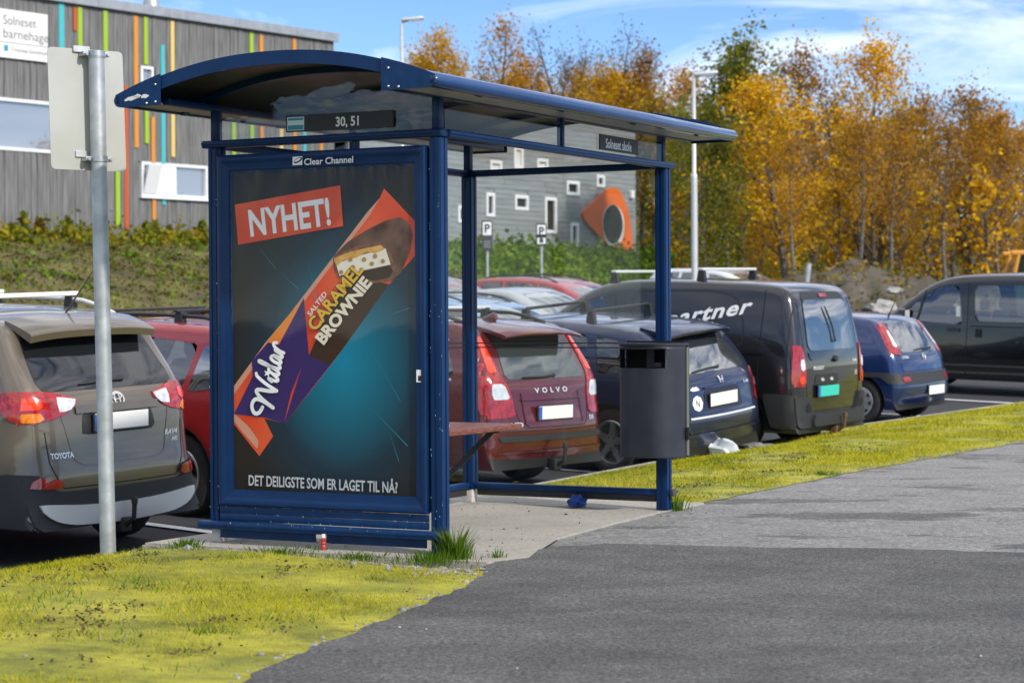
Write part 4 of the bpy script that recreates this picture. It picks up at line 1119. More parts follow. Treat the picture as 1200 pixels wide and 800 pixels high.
# --- 1. brown-grey compact SUV at the left edge
def suv():
    pr = [(0.02, .30, .06, .05), (-.0, .42, .18, .09), (-.01, .60, .24, .10), (.03, .74, .25, .10), (.05, .95, .25, .09), (.10, 1.12, .20, .07), (.38, 1.40, .10, .05), (.50, 1.55, .08, .03), (.72, 1.60, .09, .03), (1.3, 1.645, .10, .03), (2.2, 1.64, .10, .03), (2.75, 1.57, .10, .03), (3.35, 1.16, .10, .05), (3.6, 1.08, .10, .05), (4.25, .98, .14, .08), (4.48, .82, .16, .1), (4.57, .55, .16, .12), (4.52, .30, .1, .1)]
    c = Car('suv_car', 'brown-grey SUV with white roof bars and red and amber tail lamps, at the left edge', pr, [(.93, .355), (3.59, .355)], .915, .26, .66, 1.0, 1.60, .19, plan=(.11, .12))
    p = paint('brown_grey', (0.130, 0.104, 0.078), .35, .30)
    wins = [rpoly([(1.52, 1.02), (2.35, 1.0), (2.35, 1.47), (1.62, 1.49)], .05), rpoly([(2.43, 1.0), (3.2, 1.02), (2.72, 1.46), (2.43, 1.47)], .05), rpoly([(.62, 1.12), (1.43, 1.02), (1.50, 1.48), (.80, 1.45)], .06)]
    c.body(p, None, wins); c.seats((1.5, 2.3), .55)
    c.patch('rear_window', MATS['rear_glass_dark'], rpoly([(-.66, 1.13), (.66, 1.13), (.58, 1.51), (-.58, 1.51)], .08), 'rear', .006)
    c.spoiler(.26, .58, 1.515, 1.60, .60, p, .05)
    # black bumper cladding, silver skid plate
    bm_ = MB(); c.surf(bm_, rpoly([(-.90, .26), (.90, .26), (.91, .60), (.82, .62), (.60, .50), (-.60, .50), (-.82, .62), (-.91, .60)], .04), 'rear', .022, .06, .03)
    for v in ('L', 'R'): c.surf(bm_, rpoly([(.02, .27), (.44, .27), (.50, .45), (.54, .56), (.30, .62), (.02, .61)], .03), v, .016, .07, .02)
    b = bm_.build('bumper', MATS['car_trim'], c.root, 40)
    c.patch('skid_plate', MATS['silver_trim'], chaikin([(-.80, .43), (-.62, .29), (-.2, .265), (.2, .265), (.62, .29), (.80, .43), (.66, .425), (.30, .395), (-.30, .395), (-.66, .425)], 2, True), 'rear', .040, .06, .03, b)
    for sg in (1, -1): c.patch('fog_light', MATS['lamp_red'], rpoly([(sg * .56, .52), (sg * .80, .53), (sg * .76, .60), (sg * .60, .585)], .02), 'rear', .034, .05, .01, b)
    both(c, [('lamp_red', 'rear', rpoly([(.34, 1.075), (.45, 1.00), (.56, .965), (.83, .925), (.93, .925), (.93, 1.14), (.60, 1.135)], .03)), ('same', 'L', rpoly([(.02, .925), (.26, .945), (.42, 1.06), (.40, 1.13), (.06, 1.14)], .04)),
             ('lamp_clear', 'rear', rpoly([(.36, 1.075), (.44, 1.01), (.54, .995), (.545, 1.10)], .02)), ('lamp_amber', 'rear', rpoly([(.66, .945), (.82, .94), (.83, 1.00), (.66, 1.00)], .02)), ('lamp_orange', 'rear', rpoly([(.66, 1.02), (.82, 1.02), (.82, 1.10), (.66, 1.095)], .02))], .012)
    c.plate(0, .92, MATS['plate_white'])
    c.patch('plate_recess', MATS['car_black'], rpoly([(-.36, .845), (.36, .845), (.33, .995), (-.33, .995)], .03), 'rear', .005)
    for t in ([(-.40, 1.01), (.40, 1.01)],): c.line(t, 'rear', .05, 'grip', p, .02)
    c.line([(-.66, .88), (-.64, .66), (-.56, .52), (.56, .52), (.64, .66), (.66, .88)], 'rear', .008)
    c.line([(-.52, .98), (-.44, .70), (-.38, .66), (.38, .66), (.44, .70), (.52, .98)], 'rear', .012, 'crease', p, .004)
    bd = MB(); 
    for pts, r_ in ((circ(0, 1.055, .062, 26, .045), .007), (circ(0, 1.055, .024, 18, .044), .005), (circ(0, 1.072, .046, 18, .018), .005)):
        q = [c.hit(u, w, 'rear')[0] + Vector((-.012, 0, 0)) for u, w in pts + pts[:2]]; bd.tube(q, r_, 6, cap=False)
    bd.build('badge', MATS['chrome'], c.root, 60)
    c.text('TOYOTA', 'rear', .54, .71, .036, .19); c.text('RAV4', 'rear', -.53, .79, .036, .15, shear=.3); c.text('AWD', 'rear', -.56, .745, .026, .07, shear=.3)
    c.wiper([(-.12, 1.18), (.1, 1.175), (.30, 1.165)])
    c.rails(.75, 2.7, .60, MATS['silver_trim'], .05); c.bars((1.25, 2.15), .60, MATS['plate_white'], .09, MATS['car_black'], .075, .03)
    z = c.hit(.62, 0, 'top')[0]; MB().tube([z, z + Vector((.02, -.02, .03)), z + Vector((-.12, -.16, .30))], [.022, .009, .004], 6).build('aerial', MATS['car_black'], c.root, 50)
    c.hitch(.36); c.wheels_('5', .22, .62); c.mirror(3.15, 1.0, p); c.spare = None
    for v in ('L', 'R'):
        c.line([(2.39, .35), (2.39, 1.46)], v); c.line([(1.46, 1.0), (1.38, .75), (1.42, .35)], v)
        c.patch('arch_trim', MATS['car_trim'], [(.93 + .50 * math.cos(t), .355 + .50 * math.sin(t)) for t in np.linspace(0, math.pi, 14)] + [(.93 + .43 * math.cos(t), .355 + .43 * math.sin(t)) for t in np.linspace(math.pi, 0, 14)], v, .01, .06, .01)
    return c.stand(Vector((-2.84, 15.62, 0)), 1, zs=1.12)
suv()

def estate_profile(L, H, zb, tail=.30, hood=.95, scr=1.25):
    """long-roof car outline: near-upright tail, long roof, raked screen, low bonnet"""
    return [(.06, .30, .06, .05), (-.0, .40, .14, .10), (-.02, .56, .18, .11), (.02, .66, .17, .09), (.07, .84, .17, .07), (.10, .95, .12, .05), (tail * .78, H * .86, .10, .04), (tail + .06, H * .955, .07, .02), (tail + .35, H * .985, .08, .02), (L * .36, H, .09, .03), (L * .48, H * .99, .09, .03), (L * .60, H * .945, .09, .03),
            (L * .60 + scr * .45, H * .80, .09, .04), (L * .60 + scr * .78, zb + .06, .09, .05), (L * .60 + scr * .9, zb + .01, .1, .05), (L * .90, zb - .10, .14, .08), (L * .97, zb - .22, .16, .10), (L, .56, .16, .14), (L - .02, .32, .1, .12)]

# --- 2. bright red estate behind the poster
def red_estate():
    pr = estate_profile(4.55, 1.56, .94, .36)
    c = Car('estate_car', 'bright red estate car with black roof bars, between the brown-grey SUV and the poster', pr, [(.98, .33), (3.62, .33)], .90, .23, .62, .95, 1.53, .16)
    p = paint('bright_red', (0.30, 0.012, 0.014), .1, .25)
    wins = [rpoly([(.98, .98), (1.42, .97), (1.52, 1.42), (.86, 1.38)], .05), rpoly([(1.50, .96), (2.22, .95), (2.22, 1.45), (1.62, 1.44)], .05), rpoly([(2.32, .95), (3.12, .96), (2.70, 1.40), (2.32, 1.45)], .05), rpoly([(.42, 1.05), (.90, 1.0), (.78, 1.38), (.56, 1.34)], .05)]
    c.body(p, None, wins[:3]); c.seats((1.35, 2.2), .52); c.patch('side_window', MATS['rear_glass'], wins[3], 'L', .004); c.patch('side_window', MATS['rear_glass'], wins[3], 'R', .004)
    for v in ('L', 'R'):
        c.line([(2.27, .30), (2.27, 1.46)], v, .03, 'pillar_trim', MATS['car_black'], .003); c.line([(1.44, .96), (1.36, .62), (1.40, .3)], v); c.line([(2.27, .3), (2.27, .95)], v)
        c.line([(1.62, .88), (1.82, .88)], v, .035, 'door_handle', p, .025); c.line([(2.42, .88), (2.62, .88)], v, .035, 'door_handle', p, .025)
        c.patch('sill_trim', MATS['car_trim'], rpoly([(1.45, .24), (3.15, .24), (3.15, .33), (1.45, .33)], .02), v, .008, .12, .01)
    c.patch('rear_window', MATS['rear_glass'], rpoly([(-.60, .98), (.60, .98), (.54, 1.36), (-.54, 1.36)], .06), 'rear', .006)
    both(c, [('lamp_red', 'rear', rpoly([(.62, .72), (.86, .70), (.86, .98), (.70, 1.0)], .03)), ('same', 'L', rpoly([(.02, .72), (.20, .72), (.24, .96), (.12, .98)], .03)), ('lamp_clear', 'rear', rpoly([(.66, .80), (.82, .79), (.82, .86), (.68, .87)], .02))])
    c.plate(0, .62, MATS['plate_white']); c.patch('bumper', MATS['car_trim'], rpoly([(-.84, .30), (.84, .30), (.84, .46), (-.84, .46)], .04), 'rear', .012, .07, .02)
    c.rails(.62, 2.75, .56, MATS['car_black'], .05); c.bars((1.30, 2.25), .56, MATS['car_black'], .09); c.wheels_('5', .21, .64); c.mirror(3.0, .98, p)
    both(c, [('lamp_clear', 'front', rpoly([(.45, .62), (.82, .66), (.84, .80), (.50, .76)], .03))])
    return c.stand(Vector((-1.49, 18.0, 0)), 0, zs=1.05)
red_estate()

# --- 3. dark red estate behind the shelter opening
def dark_red_estate():
    pr = estate_profile(4.82, 1.47, .92, .42, scr=1.35)
    c = Car('estate_car', 'dark red estate car with upright tail lamps, seen through the shelter behind the bench', pr, [(1.02, .325), (3.84, .325)], .925, .22, .60, .93, 1.44, .17, plan=(.07, .12))
    p = paint('dark_red', (0.105, 0.009, 0.014), .3, .25)
    wins = [rpoly([(.52, .99), (1.28, .97), (1.40, 1.36), (.74, 1.33)], .05), rpoly([(1.38, .96), (2.22, .95), (2.22, 1.38), (1.50, 1.365)], .05), rpoly([(2.32, .95), (3.22, .96), (2.78, 1.32), (2.32, 1.38)], .05)]
    c.body(p, None, wins); c.seats((1.5, 2.4), .48)
    c.patch('rear_window', MATS['rear_glass_mid'], rpoly([(-.61, .96), (.61, .96), (.50, 1.34), (-.50, 1.34)], .05), 'rear', .006)
    c.spoiler(.12, .50, 1.345, 1.42, .58, p, .02)
    both(c, [('lamp_red', 'rear', rpoly([(.56, .66), (.92, .64), (.90, .92), (.80, 1.0), (.72, 1.32), (.655, 1.32), (.66, 1.0), (.58, .86)], .02)), ('same', 'L', rpoly([(.02, .66), (.22, .68), (.28, .90), (.30, 1.0), (.42, 1.32), (.36, 1.32), (.14, 1.0)], .03)),
             ('lamp_clear', 'rear', rpoly([(.60, .80), (.80, .80), (.80, .93), (.66, .93)], .02)), ('lamp_orange', 'rear', rpoly([(.69, 1.02), (.79, 1.02), (.72, 1.31), (.665, 1.31)], .01))], .010)
    c.plate(.02, .68, MATS['plate_white'])
    c.line([(-.62, .93), (-.52, .62), (-.46, .56), (.46, .56), (.52, .62), (.62, .93)], 'rear', .008)
    c.line([(-.44, .85), (-.44, .58), (.44, .58), (.44, .85)], 'rear', .02, 'crease', p, .010)
    c.line([(-.46, .795), (.46, .795)], 'rear', .018, 'tailgate_ledge', p, .02)
    bt = MB(); c.surf(bt, rpoly([(-.78, .452), (.78, .452), (.78, .505), (-.78, .505)], .012), 'rear', .014, .07, .01); bt.build('bumper_strip', MATS['car_trim'], c.root, 40)
    c.line([(-.84, .535), (.84, .535)], 'rear', .008); c.line([(-.82, .36), (.82, .36)], 'rear', .02, 'bumper_crease', p, .012)
    c.text('VOLVO', 'rear', 0, .845, .042, .50, spacing=1.9); c.text('V70', 'rear', .56, .575, .036, .15)
    c.text('D5', 'rear', -.60, .60, .034, .08)
    c.wiper([(-.10, .985), (.1, .975), (.38, .975)]); c.hitch(.36)
    c.rails(.62, 2.9, .60, MATS['car_black'], .05); c.bars((1.35,), .60, MATS['silver_trim'], .085)
    z = c.hit(.62, 0, 'top')[0]
    MB().box(z + Vector((.1, .12, .02)), (.17, .06, .075), Matrix.Rotation(.35, 3, 'Y'), ch=.025).build('aerial', p, c.root, 40)
    for v in ('L', 'R'):
        c.line([(2.27, .3), (2.27, 1.39)], v); c.line([(1.34, .96), (1.32, .7), (1.44, .32)], v); c.line([(.55, .955), (3.2, .945)], v, .018, 'window_trim', MATS['chrome'], .006); c.line([(.74, 1.36), (2.3, 1.40), (2.8, 1.345)], v, .016, 'window_trim', MATS['chrome'], .006)
        c.line([(1.62, .85), (1.84, .85)], v, .03, 'door_handle', p, .025); c.line([(2.45, .85), (2.67, .85)], v, .03, 'door_handle', p, .025)
    c.wheels_('5', .21, .65); c.mirror(3.05, .96, p)
    both(c, [('lamp_clear', 'front', rpoly([(.45, .60), (.84, .64), (.84, .78), (.50, .74)], .03))])
    return c.stand(Vector((.40, 19.75, 0)), 0, zs=1.10)
dark_red_estate()

# --- 4. dark blue hatchback behind the bin
def blue_hatch():
    H = 1.44
    pr = [(.08, .28, .06, .05), (.0, .38, .12, .09), (-.02, .54, .14, .10), (.03, .64, .12, .08), (.05, .80, .14, .08), (.10, .93, .13, .07), (.30, 1.16, .11, .05), (.52, 1.345, .09, .03), (.85, 1.40, .09, .03), (1.6, H, .09, .03), (2.3, 1.425, .09, .03), (2.75, 1.34, .09, .03), (3.2, 1.08, .09, .05), (3.42, .96, .1, .05), (4.0, .84, .14, .09), (4.22, .72, .16, .12), (4.30, .52, .16, .14), (4.26, .30, .1, .12)]
    c = Car('hatchback_car', 'dark blue hatchback with black roof bars and a round white N sticker, behind the bin', pr, [(.88, .315), (3.5, .315)], .85, .20, .58, .90, 1.40, .16, plan=(.07, .12))
    p = paint('dark_blue', (0.010, 0.018, 0.060), .35, .26)
    wins = [rpoly([(.62, .99), (1.02, .95), (1.12, 1.29), (.80, 1.25)], .05), rpoly([(1.10, .94), (1.86, .93), (1.86, 1.34), (1.24, 1.315)], .05), rpoly([(1.95, .93), (2.95, .94), (2.50, 1.28), (1.95, 1.34)], .05)]
    c.body(p, None, wins); c.seats((1.3, 2.1), .45)
    c.patch('rear_window', MATS['rear_glass'], rpoly([(-.62, .95), (.62, .95), (.50, 1.27), (-.50, 1.27)], .06), 'rear', .006)
    c.patch('rear_glass_band', MATS['car_black'], rpoly([(-.60, 1.255), (.60, 1.255), (.50, 1.33), (-.50, 1.33)], .03), 'rear', .008)
    c.spoiler(.26, .66, 1.325, 1.40, .56, p, .03)
    c.line([(-.30, 1.316), (.30, 1.316)], 'rear', .02, 'brake_light', MATS['lamp_red'], .05)
    both(c, [('lamp_red', 'rear', rpoly([(.66, .62), (.84, .60), (.82, .86), (.74, .94), (.66, .88)], .03)), ('same', 'L', rpoly([(.03, .62), (.16, .62), (.18, .84), (.14, .93), (.08, .9)], .03)), ('lamp_clear', 'rear', rpoly([(.70, .75), (.81, .75), (.81, .82), (.70, .82)], .015))], .012)
    c.plate(.03, .70, MATS['plate_yellow'], .50, .115, False)
    c.patch('plate_recess', M('paint_recess', (0.012, 0.016, 0.04), .5), rpoly([(-.36, .60), (.36, .60), (.32, .80), (-.32, .80)], .04), 'rear', .003)
    c.line([(-.64, .93), (-.60, .60), (-.54, .565), (.54, .565), (.60, .60), (.64, .93)], 'rear', .008)
    c.line([(-.32, .815), (.32, .815)], 'rear', .02, 'tailgate_ledge', p, .018); c.line([(-.60, .555), (.60, .555)], 'rear', .018, 'bumper_sill', MATS['silver_trim'], .008)
    c.line([(-.78, .40), (.78, .40)], 'rear', .02, 'bumper_crease', p, .012)
    st_ = c.patch('round_sticker', MATS['white_print'], circ(.455, .685, .080, 24, .072), 'rear', .006)
    c.text('N', 'rear', .455, .650, .075, .052, MATS['black_print'], off=.009, bold=.0)
    c.text('Tourner', 'rear', .50, .80, .028, .17, MATS['white_print']) if False else c.patch('small_sticker', MATS['white_print'], rpoly([(.39, .80), (.55, .80), (.53, .835), (.41, .835)], .005), 'rear', .006)
    bd = MB(); q = lambda pts: [c.hit(u, w, 'rear')[0] + Vector((-.012, 0, 0)) for u, w in resample(pts, .02)]
    bd.tube(q([(.035, .905), (.02, .845)]), .005, 5).tube(q([(-.035, .905), (-.02, .845)]), .005, 5).tube(q([(.024, .872), (-.024, .872)]), .005, 5); bd.build('badge', MATS['chrome'], c.root, 60)
    c.text('1.6i', 'rear', -.50, .80, .028, .11)
    c.wiper([(-.05, .985), (.1, .985), (.42, .965)])
    c.bars((1.3, 2.15), .52, MATS['car_black'], .10, MATS['car_black'], .035, .03, -.01)
    for v in ('L', 'R'):
        c.line([(1.90, .3), (1.90, 1.35)], v, .02, 'pillar_trim', MATS['car_black'], .003); c.line([(1.06, .94), (1.04, .72), (1.18, .32)], v); c.line([(1.9, .3), (1.9, .93)], v)
        c.line([(1.26, .82), (1.44, .82)], v, .035, 'door_handle', p, .025); c.line([(2.05, .82), (2.25, .82)], v, .035, 'door_handle', p, .025)
    c.wheels_('5', .19, .67); c.mirror(2.75, .94, p)
    both(c, [('lamp_clear', 'front', rpoly([(.42, .58), (.78, .62), (.78, .74), (.46, .70)], .03))])
    return c.stand(Vector((2.19, 21.7, 0)), 0, zs=1.09)
blue_hatch()

# --- 5. dark grey panel van with lettering
def grey_van():
    pr = [(.03, .32, .06, .04), (.03, .46, .08, .04), (.03, .62, .10, .04), (.03, .95, .11, .04), (.07, 1.15, .11, .04), (.16, 1.55, .10, .03), (.24, 1.71, .09, .02), (.45, 1.775, .08, .02), (1.2, 1.80, .08, .03), (2.1, 1.80, .09, .03), (2.55, 1.755, .10, .03), (3.0, 1.55, .10, .04), (3.42, 1.20, .10, .05), (3.58, 1.09, .1, .06), (4.05, .94, .15, .10), (4.28, .78, .16, .13), (4.38, .52, .16, .14), (4.34, .30, .1, .12)]
    c = Car('panel_van', 'dark grey panel van with partner lettering and a green number plate', pr, [(.83, .325), (3.56, .325)], .905, .24, .62, 1.02, 1.76, .13, plan=(.03, .12))
    p = paint('dark_grey', (0.016, 0.016, 0.019), .3, .22)
    wins = [rpoly([(2.36, 1.10), (3.28, 1.10), (2.90, 1.52), (2.46, 1.60)], .06)]
    c.body(p, None, wins); c.seats((2.2,), .6)
    c.patch('rear_window', MATS['rear_glass'], rpoly([(-.60, 1.08), (.60, 1.08), (.54, 1.60), (-.54, 1.60)], .09), 'rear', .008)
    c.patch('rear_glass_band', MATS['car_black'], rpoly([(-.56, 1.58), (.56, 1.58), (.50, 1.68), (-.50, 1.68)], .05), 'rear', .006)
    c.line([(-.09, 1.645), (.09, 1.645)], 'rear', .035, 'brake_light', MATS['lamp_red'], .016)
    both(c, [('lamp_red', 'rear', rpoly([(.69, .72), (.90, .72), (.89, 1.14), (.74, 1.14), (.70, 1.0)], .04)), ('same', 'L', rpoly([(.04, .74), (.13, .74), (.13, 1.12), (.06, 1.12)], .03)), ('lamp_clear', 'rear', rpoly([(.72, .88), (.80, .88), (.80, 1.0), (.73, 1.0)], .02)), ('lamp_orange', 'rear', circ(.775, .79, .05, 16), )], .014)
    bm_ = MB(); c.surf(bm_, rpoly([(-.90, .27), (.90, .27), (.90, .52), (.80, .60), (-.80, .60), (-.90, .52)], .05) if False else rpoly([(-.89, .30), (.89, .30), (.90, .62), (.66, .62), (.58, .44), (-.58, .44), (-.66, .62), (-.90, .62)], .05), 'rear', .035, .06, .045)
    for v in ('L', 'R'): c.surf(bm_, rpoly([(.04, .29), (.36, .29), (.42, .50), (.46, .64), (.04, .64)], .04), v, .020, .07, .025)
    bm_.build('bumper', MATS['car_trim'], c.root, 40)
    c.patch('bumper_step', MATS['car_trim'], rpoly([(-.62, .31), (.62, .31), (.60, .43), (-.60, .43)], .04), 'rear', .075, .06, .06)
    for sg in (1, -1): c.patch('bumper_recess', MATS['car_gap'], rpoly([(sg * .60, .45), (sg * .74, .46), (sg * .74, .55), (sg * .66, .56)], .03), 'rear', .04)
    c.plate(.20, .66, MATS['plate_green'])
    c.patch('plate_recess', MATS['car_black'], rpoly([(-.10, .735), (.50, .735), (.48, .83), (-.08, .83)], .03), 'rear', .005)
    for y in (.10, .32): c.patch('plate_lamp', MATS['lamp_clear'], rpoly([(y - .05, .76), (y + .05, .76), (y + .05, .80), (y - .05, .80)], .01), 'rear', .010)
    c.line([(-.66, 1.66), (-.70, 1.05), (-.64, .46), (.64, .46), (.70, 1.05), (.66, 1.66)], 'rear', .010)
    c.patch('tailgate_swage', p, rpoly([(-.58, .98), (.58, .98), (.62, 1.06), (-.62, 1.06)], .03), 'rear', .010, .06, .01)
    c.patch('handle', MATS['car_black'], circ(.0, .985, .05, 16, .035), 'rear', .03, .05, .03)
    c.text('PEUGEOT', 'rear', .40, .885, .036, .25); c.text('HDi', 'rear', -.58, .80, .05, .07); c.text('Partner', 'rear', -.56, .94, .034, .14, MATS['silver_trim'])
    c.wiper([(-.02, 1.16), (-.02, 1.30), (.08, 1.53)], 'rear', .03)
    for v in ('L', 'R'):
        sgn = 1 if v == 'L' else -1
        pan = rpoly([(.72, 1.12), (2.10, 1.12), (2.16, 1.20), (2.10, 1.66), (1.1, 1.68), (.82, 1.62), (.72, 1.30)], .10, 5)
        c.line(pan + pan[:1], v, .020, 'panel_groove', M('paint_groove', (0.012, 0.012, 0.014), .4), .002)
        c.line([(2.28, .34), (2.26, 1.0), (2.34, 1.62)], v, .012); c.line([(.52, .66), (.52, 1.1), (.50, 1.70)], v, .010); c.line([(.20, .62), (.19, 1.66)], v, .009)
        c.line([(.45, 1.06), (2.26, 1.05), (3.3, 1.06)], v, .03, 'waist_crease', p, .012)
        c.line([(2.36, .95), (2.56, .95)], v, .05, 'door_handle', MATS['car_black'], .03)
        arch = [(.83 + .47 * math.cos(t), .325 + .47 * math.sin(t)) for t in np.linspace(.15, math.pi - .3, 16)]; c.line(arch, v, .03, 'arch_lip', p, .018)
        c.line([(1.3, .40), (3.1, .40)], v, .12, 'sill_trim', MATS['car_trim'], .015)
        u = 1.36 if v == 'L' else 1.36
        c.text('partner', v, 1.17, 1.38, .155, 1.07, MATS['white_print'], .026, .28, .008, slope=.165, spacing=1.10, name='lettering')
    c.bars((1.35, 2.45), .62, MATS['silver_trim'], .12, MATS['car_black'], .07, .03, .03)
    c.hitch(.36, MATS['rust']); c.wheels_('cover', .20, .62); c.mirror(3.15, 1.12, MATS['car_black'], (.12, .20, .24))
    both(c, [('lamp_clear', 'front', rpoly([(.45, .66), (.84, .72), (.84, .95), (.60, .92)], .04))])
    return c.stand(Vector((3.52, 23.2, 0)), 5, zs=1.04)
grey_van()

# --- 6. small blue hatchback
def small_blue():
    H = 1.43
    pr = [(.10, .26, .06, .05), (.02, .36, .12, .08), (.0, .52, .14, .08), (.05, .62, .14, .08), (.09, .80, .14, .07), (.14, .93, .13, .06), (.34, 1.20, .11, .05), (.47, 1.345, .09, .03), (.75, 1.40, .09, .03), (1.35, H, .09, .03), (1.9, 1.42, .09, .03), (2.3, 1.34, .09, .03), (2.72, 1.10, .09, .05), (2.95, .98, .1, .05), (3.5, .86, .14, .09), (3.74, .72, .16, .12), (3.82, .52, .16, .14), (3.78, .30, .1, .12)]
    c = Car('hatchback_car', 'small bright blue hatchback with tall red tail lamps, right of the dark grey van', pr, [(.64, .295), (3.13, .295)], .82, .20, .56, .90, 1.39, .16, plan=(.08, .12))
    p = paint('blue', (0.006, 0.022, 0.098), .25, .24)
    wins = [rpoly([(.92, .97), (1.62, .92), (1.62, 1.32), (1.12, 1.29)], .09), rpoly([(1.72, .92), (2.62, .93), (2.12, 1.30), (1.72, 1.33)], .05)]
    c.body(p, None, wins); c.seats((1.9,), .45)
    c.patch('rear_window', MATS['rear_glass'], rpoly([(-.55, .93), (.55, .93), (.46, 1.30), (-.46, 1.30)], .07), 'rear', .006)
    both(c, [('lamp_red', 'rear', rpoly([(.56, .90), (.76, .92), (.72, 1.10), (.60, 1.31), (.505, 1.31), (.52, 1.1)], .03)), ('same', 'L', rpoly([(.14, .92), (.26, .96), (.42, 1.20), (.52, 1.31), (.44, 1.31), (.30, 1.14)], .03)), ('lamp_clear', 'rear', rpoly([(.55, 1.0), (.63, 1.0), (.56, 1.22), (.525, 1.22)], .015))], .010)
    bm_ = MB(); c.surf(bm_, rpoly([(-.80, .53), (.80, .53), (.80, .67), (-.80, .67)], .03), 'rear', .014, .06, .02)
    for v in ('L', 'R'): c.surf(bm_, rpoly([(.03, .53), (.22, .53), (.34, .62), (.98, .60), (.98, .66), (.40, .68), (.03, .67)], .02), v, .012, .07, .015)
    bm_.build('bumper_band', MATS['car_trim'], c.root, 40)
    for sg in (1, -1): c.patch('reflector', MATS['lamp_red'], rpoly([(sg * .50, .565), (sg * .66, .565), (sg * .66, .625), (sg * .50, .625)], .01), 'rear', .022, .05, .008)
    c.plate(-.16 + .0, .43, MATS['plate_white'], .46, .115, False)
    c.line([(-.62, .92), (-.60, .69), (.60, .69), (.62, .92)], 'rear', .008)
    c.text('CORSA', 'rear', .48, .855, .032, .17); bd = MB(); q = [c.hit(u, w, 'rear')[0] + Vector((-.01, 0, 0)) for u, w in circ(0, .865, .035, 18) + circ(0, .865, .035, 18)[:2]]; bd.tube(q, .005, 5, cap=False); bd.tube([c.hit(.02, .875, 'rear')[0] + Vector((-.012, 0, 0)), c.hit(-.02, .855, 'rear')[0] + Vector((-.012, 0, 0))], .005, 5); bd.build('badge', MATS['chrome'], c.root, 60)
    c.wiper([(-.30, .965), (0, .965), (.2, .955)])
    z = c.hit(.62, 0, 'top')[0]; MB().tube([z, z + Vector((-.02, 0, .04)), z + Vector((-.10, 0, .22))], [.015, .008, .004], 6).build('aerial', MATS['car_black'], c.root, 50)
    for v in ('L', 'R'):
        c.line([(1.67, .28), (1.67, 1.33)], v); c.line([(1.1, .5), (2.7, .5)], v, .06, 'rub_strip', MATS['car_trim'], .010); c.line([(1.78, .80), (1.96, .80)], v, .035, 'door_handle', p, .02)
    c.wheels_('cover', .18, .66); c.mirror(2.5, .93, p)
    both(c, [('lamp_clear', 'front', rpoly([(.42, .58), (.76, .62), (.76, .76), (.46, .70)], .03))])
    return c.stand(Vector((5.44, 27.75, 0)), 2)
small_blue()

# --- 7. black minibus at the right edge
def black_minibus():
    pr = [(.05, .32, .06, .04), (.04, .60, .10, .04), (.05, 1.0, .11, .04), (.12, 1.60, .10, .03), (.20, 1.78, .09, .02), (.5, 1.845, .09, .02), (1.5, 1.86, .09, .03), (2.5, 1.835, .10, .03), (2.95, 1.74, .10, .03), (3.45, 1.40, .10, .04), (3.85, 1.12, .10, .06), (4.12, .98, .15, .10), (4.32, .80, .16, .13), (4.40, .52, .16, .14), (4.36, .30, .1, .12)]
    c = Car('minibus_van', 'black minibus seen side-on at the right edge of the lot', pr, [(.72, .31), (3.44, .31)], .85, .22, .64, 1.02, 1.80, .12, plan=(.03, .12))
    p = paint('black', (0.006, 0.006, 0.007), .1, .2)
    wins = [rpoly([(2.42, 1.06), (3.10, 1.10), (3.46, 1.12), (3.02, 1.60), (2.52, 1.66)], .06), rpoly([(1.16, 1.12), (2.22, 1.12), (2.26, 1.66), (1.16, 1.68)], .08), rpoly([(.36, 1.12), (1.0, 1.12), (1.0, 1.68), (.46, 1.67)], .08)]
    c.body(p, None, wins); c.seats((1.25, 2.35), .6)
    for v in ('L', 'R'):
        c.line([(2.36, .30), (2.34, 1.04), (2.36, 1.70)], v, .012); c.line([(1.08, .34), (1.06, 1.04), (1.08, 1.70)], v, .012); c.line([(3.42, .72), (3.38, 1.08)], v, .010)
        c.line([(2.20, .94), (2.10, .94)], v, .13, 'door_handle', MATS['car_gap'], .012); c.line([(2.46, .98), (2.66, .98)], v, .06, 'door_handle', MATS['car_black'], .02)
        c.line([(.6, .66), (2.32, .66), (2.42, .74), (3.3, .80)], v, .035, 'side_crease', p, .014); c.line([(1.1, .45), (3.0, .45)], v, .03, 'side_strip', M('paint_strip', (.05, .05, .05), .4), .010)
        c.line([(.5, 1.045), (2.3, 1.045)], v, .02, 'slide_rail', MATS['car_gap'], .004)
        c.line([(3.18, 1.10), (3.06, 1.58)], v, .03, 'pillar_trim', MATS['car_black'], .008)
    c.patch('rear_window', MATS['rear_glass'], rpoly([(-.6, 1.1), (.6, 1.1), (.56, 1.66), (-.56, 1.66)], .08), 'rear', .006)
    both(c, [('lamp_red', 'rear', rpoly([(.68, .85), (.82, .85), (.80, 1.40), (.70, 1.40)], .03))]); c.plate(0, .72, MATS['plate_white'])
    c.wheels_('5', .19, .64); c.mirror(3.35, 1.14, p, (.12, .20, .22))
    both(c, [('lamp_clear', 'front', rpoly([(.45, .74), (.80, .80), (.80, 1.0), (.56, 1.02)], .04))])
    return c.stand(Vector((9.32, 31.9, 0)), 2)
black_minibus()

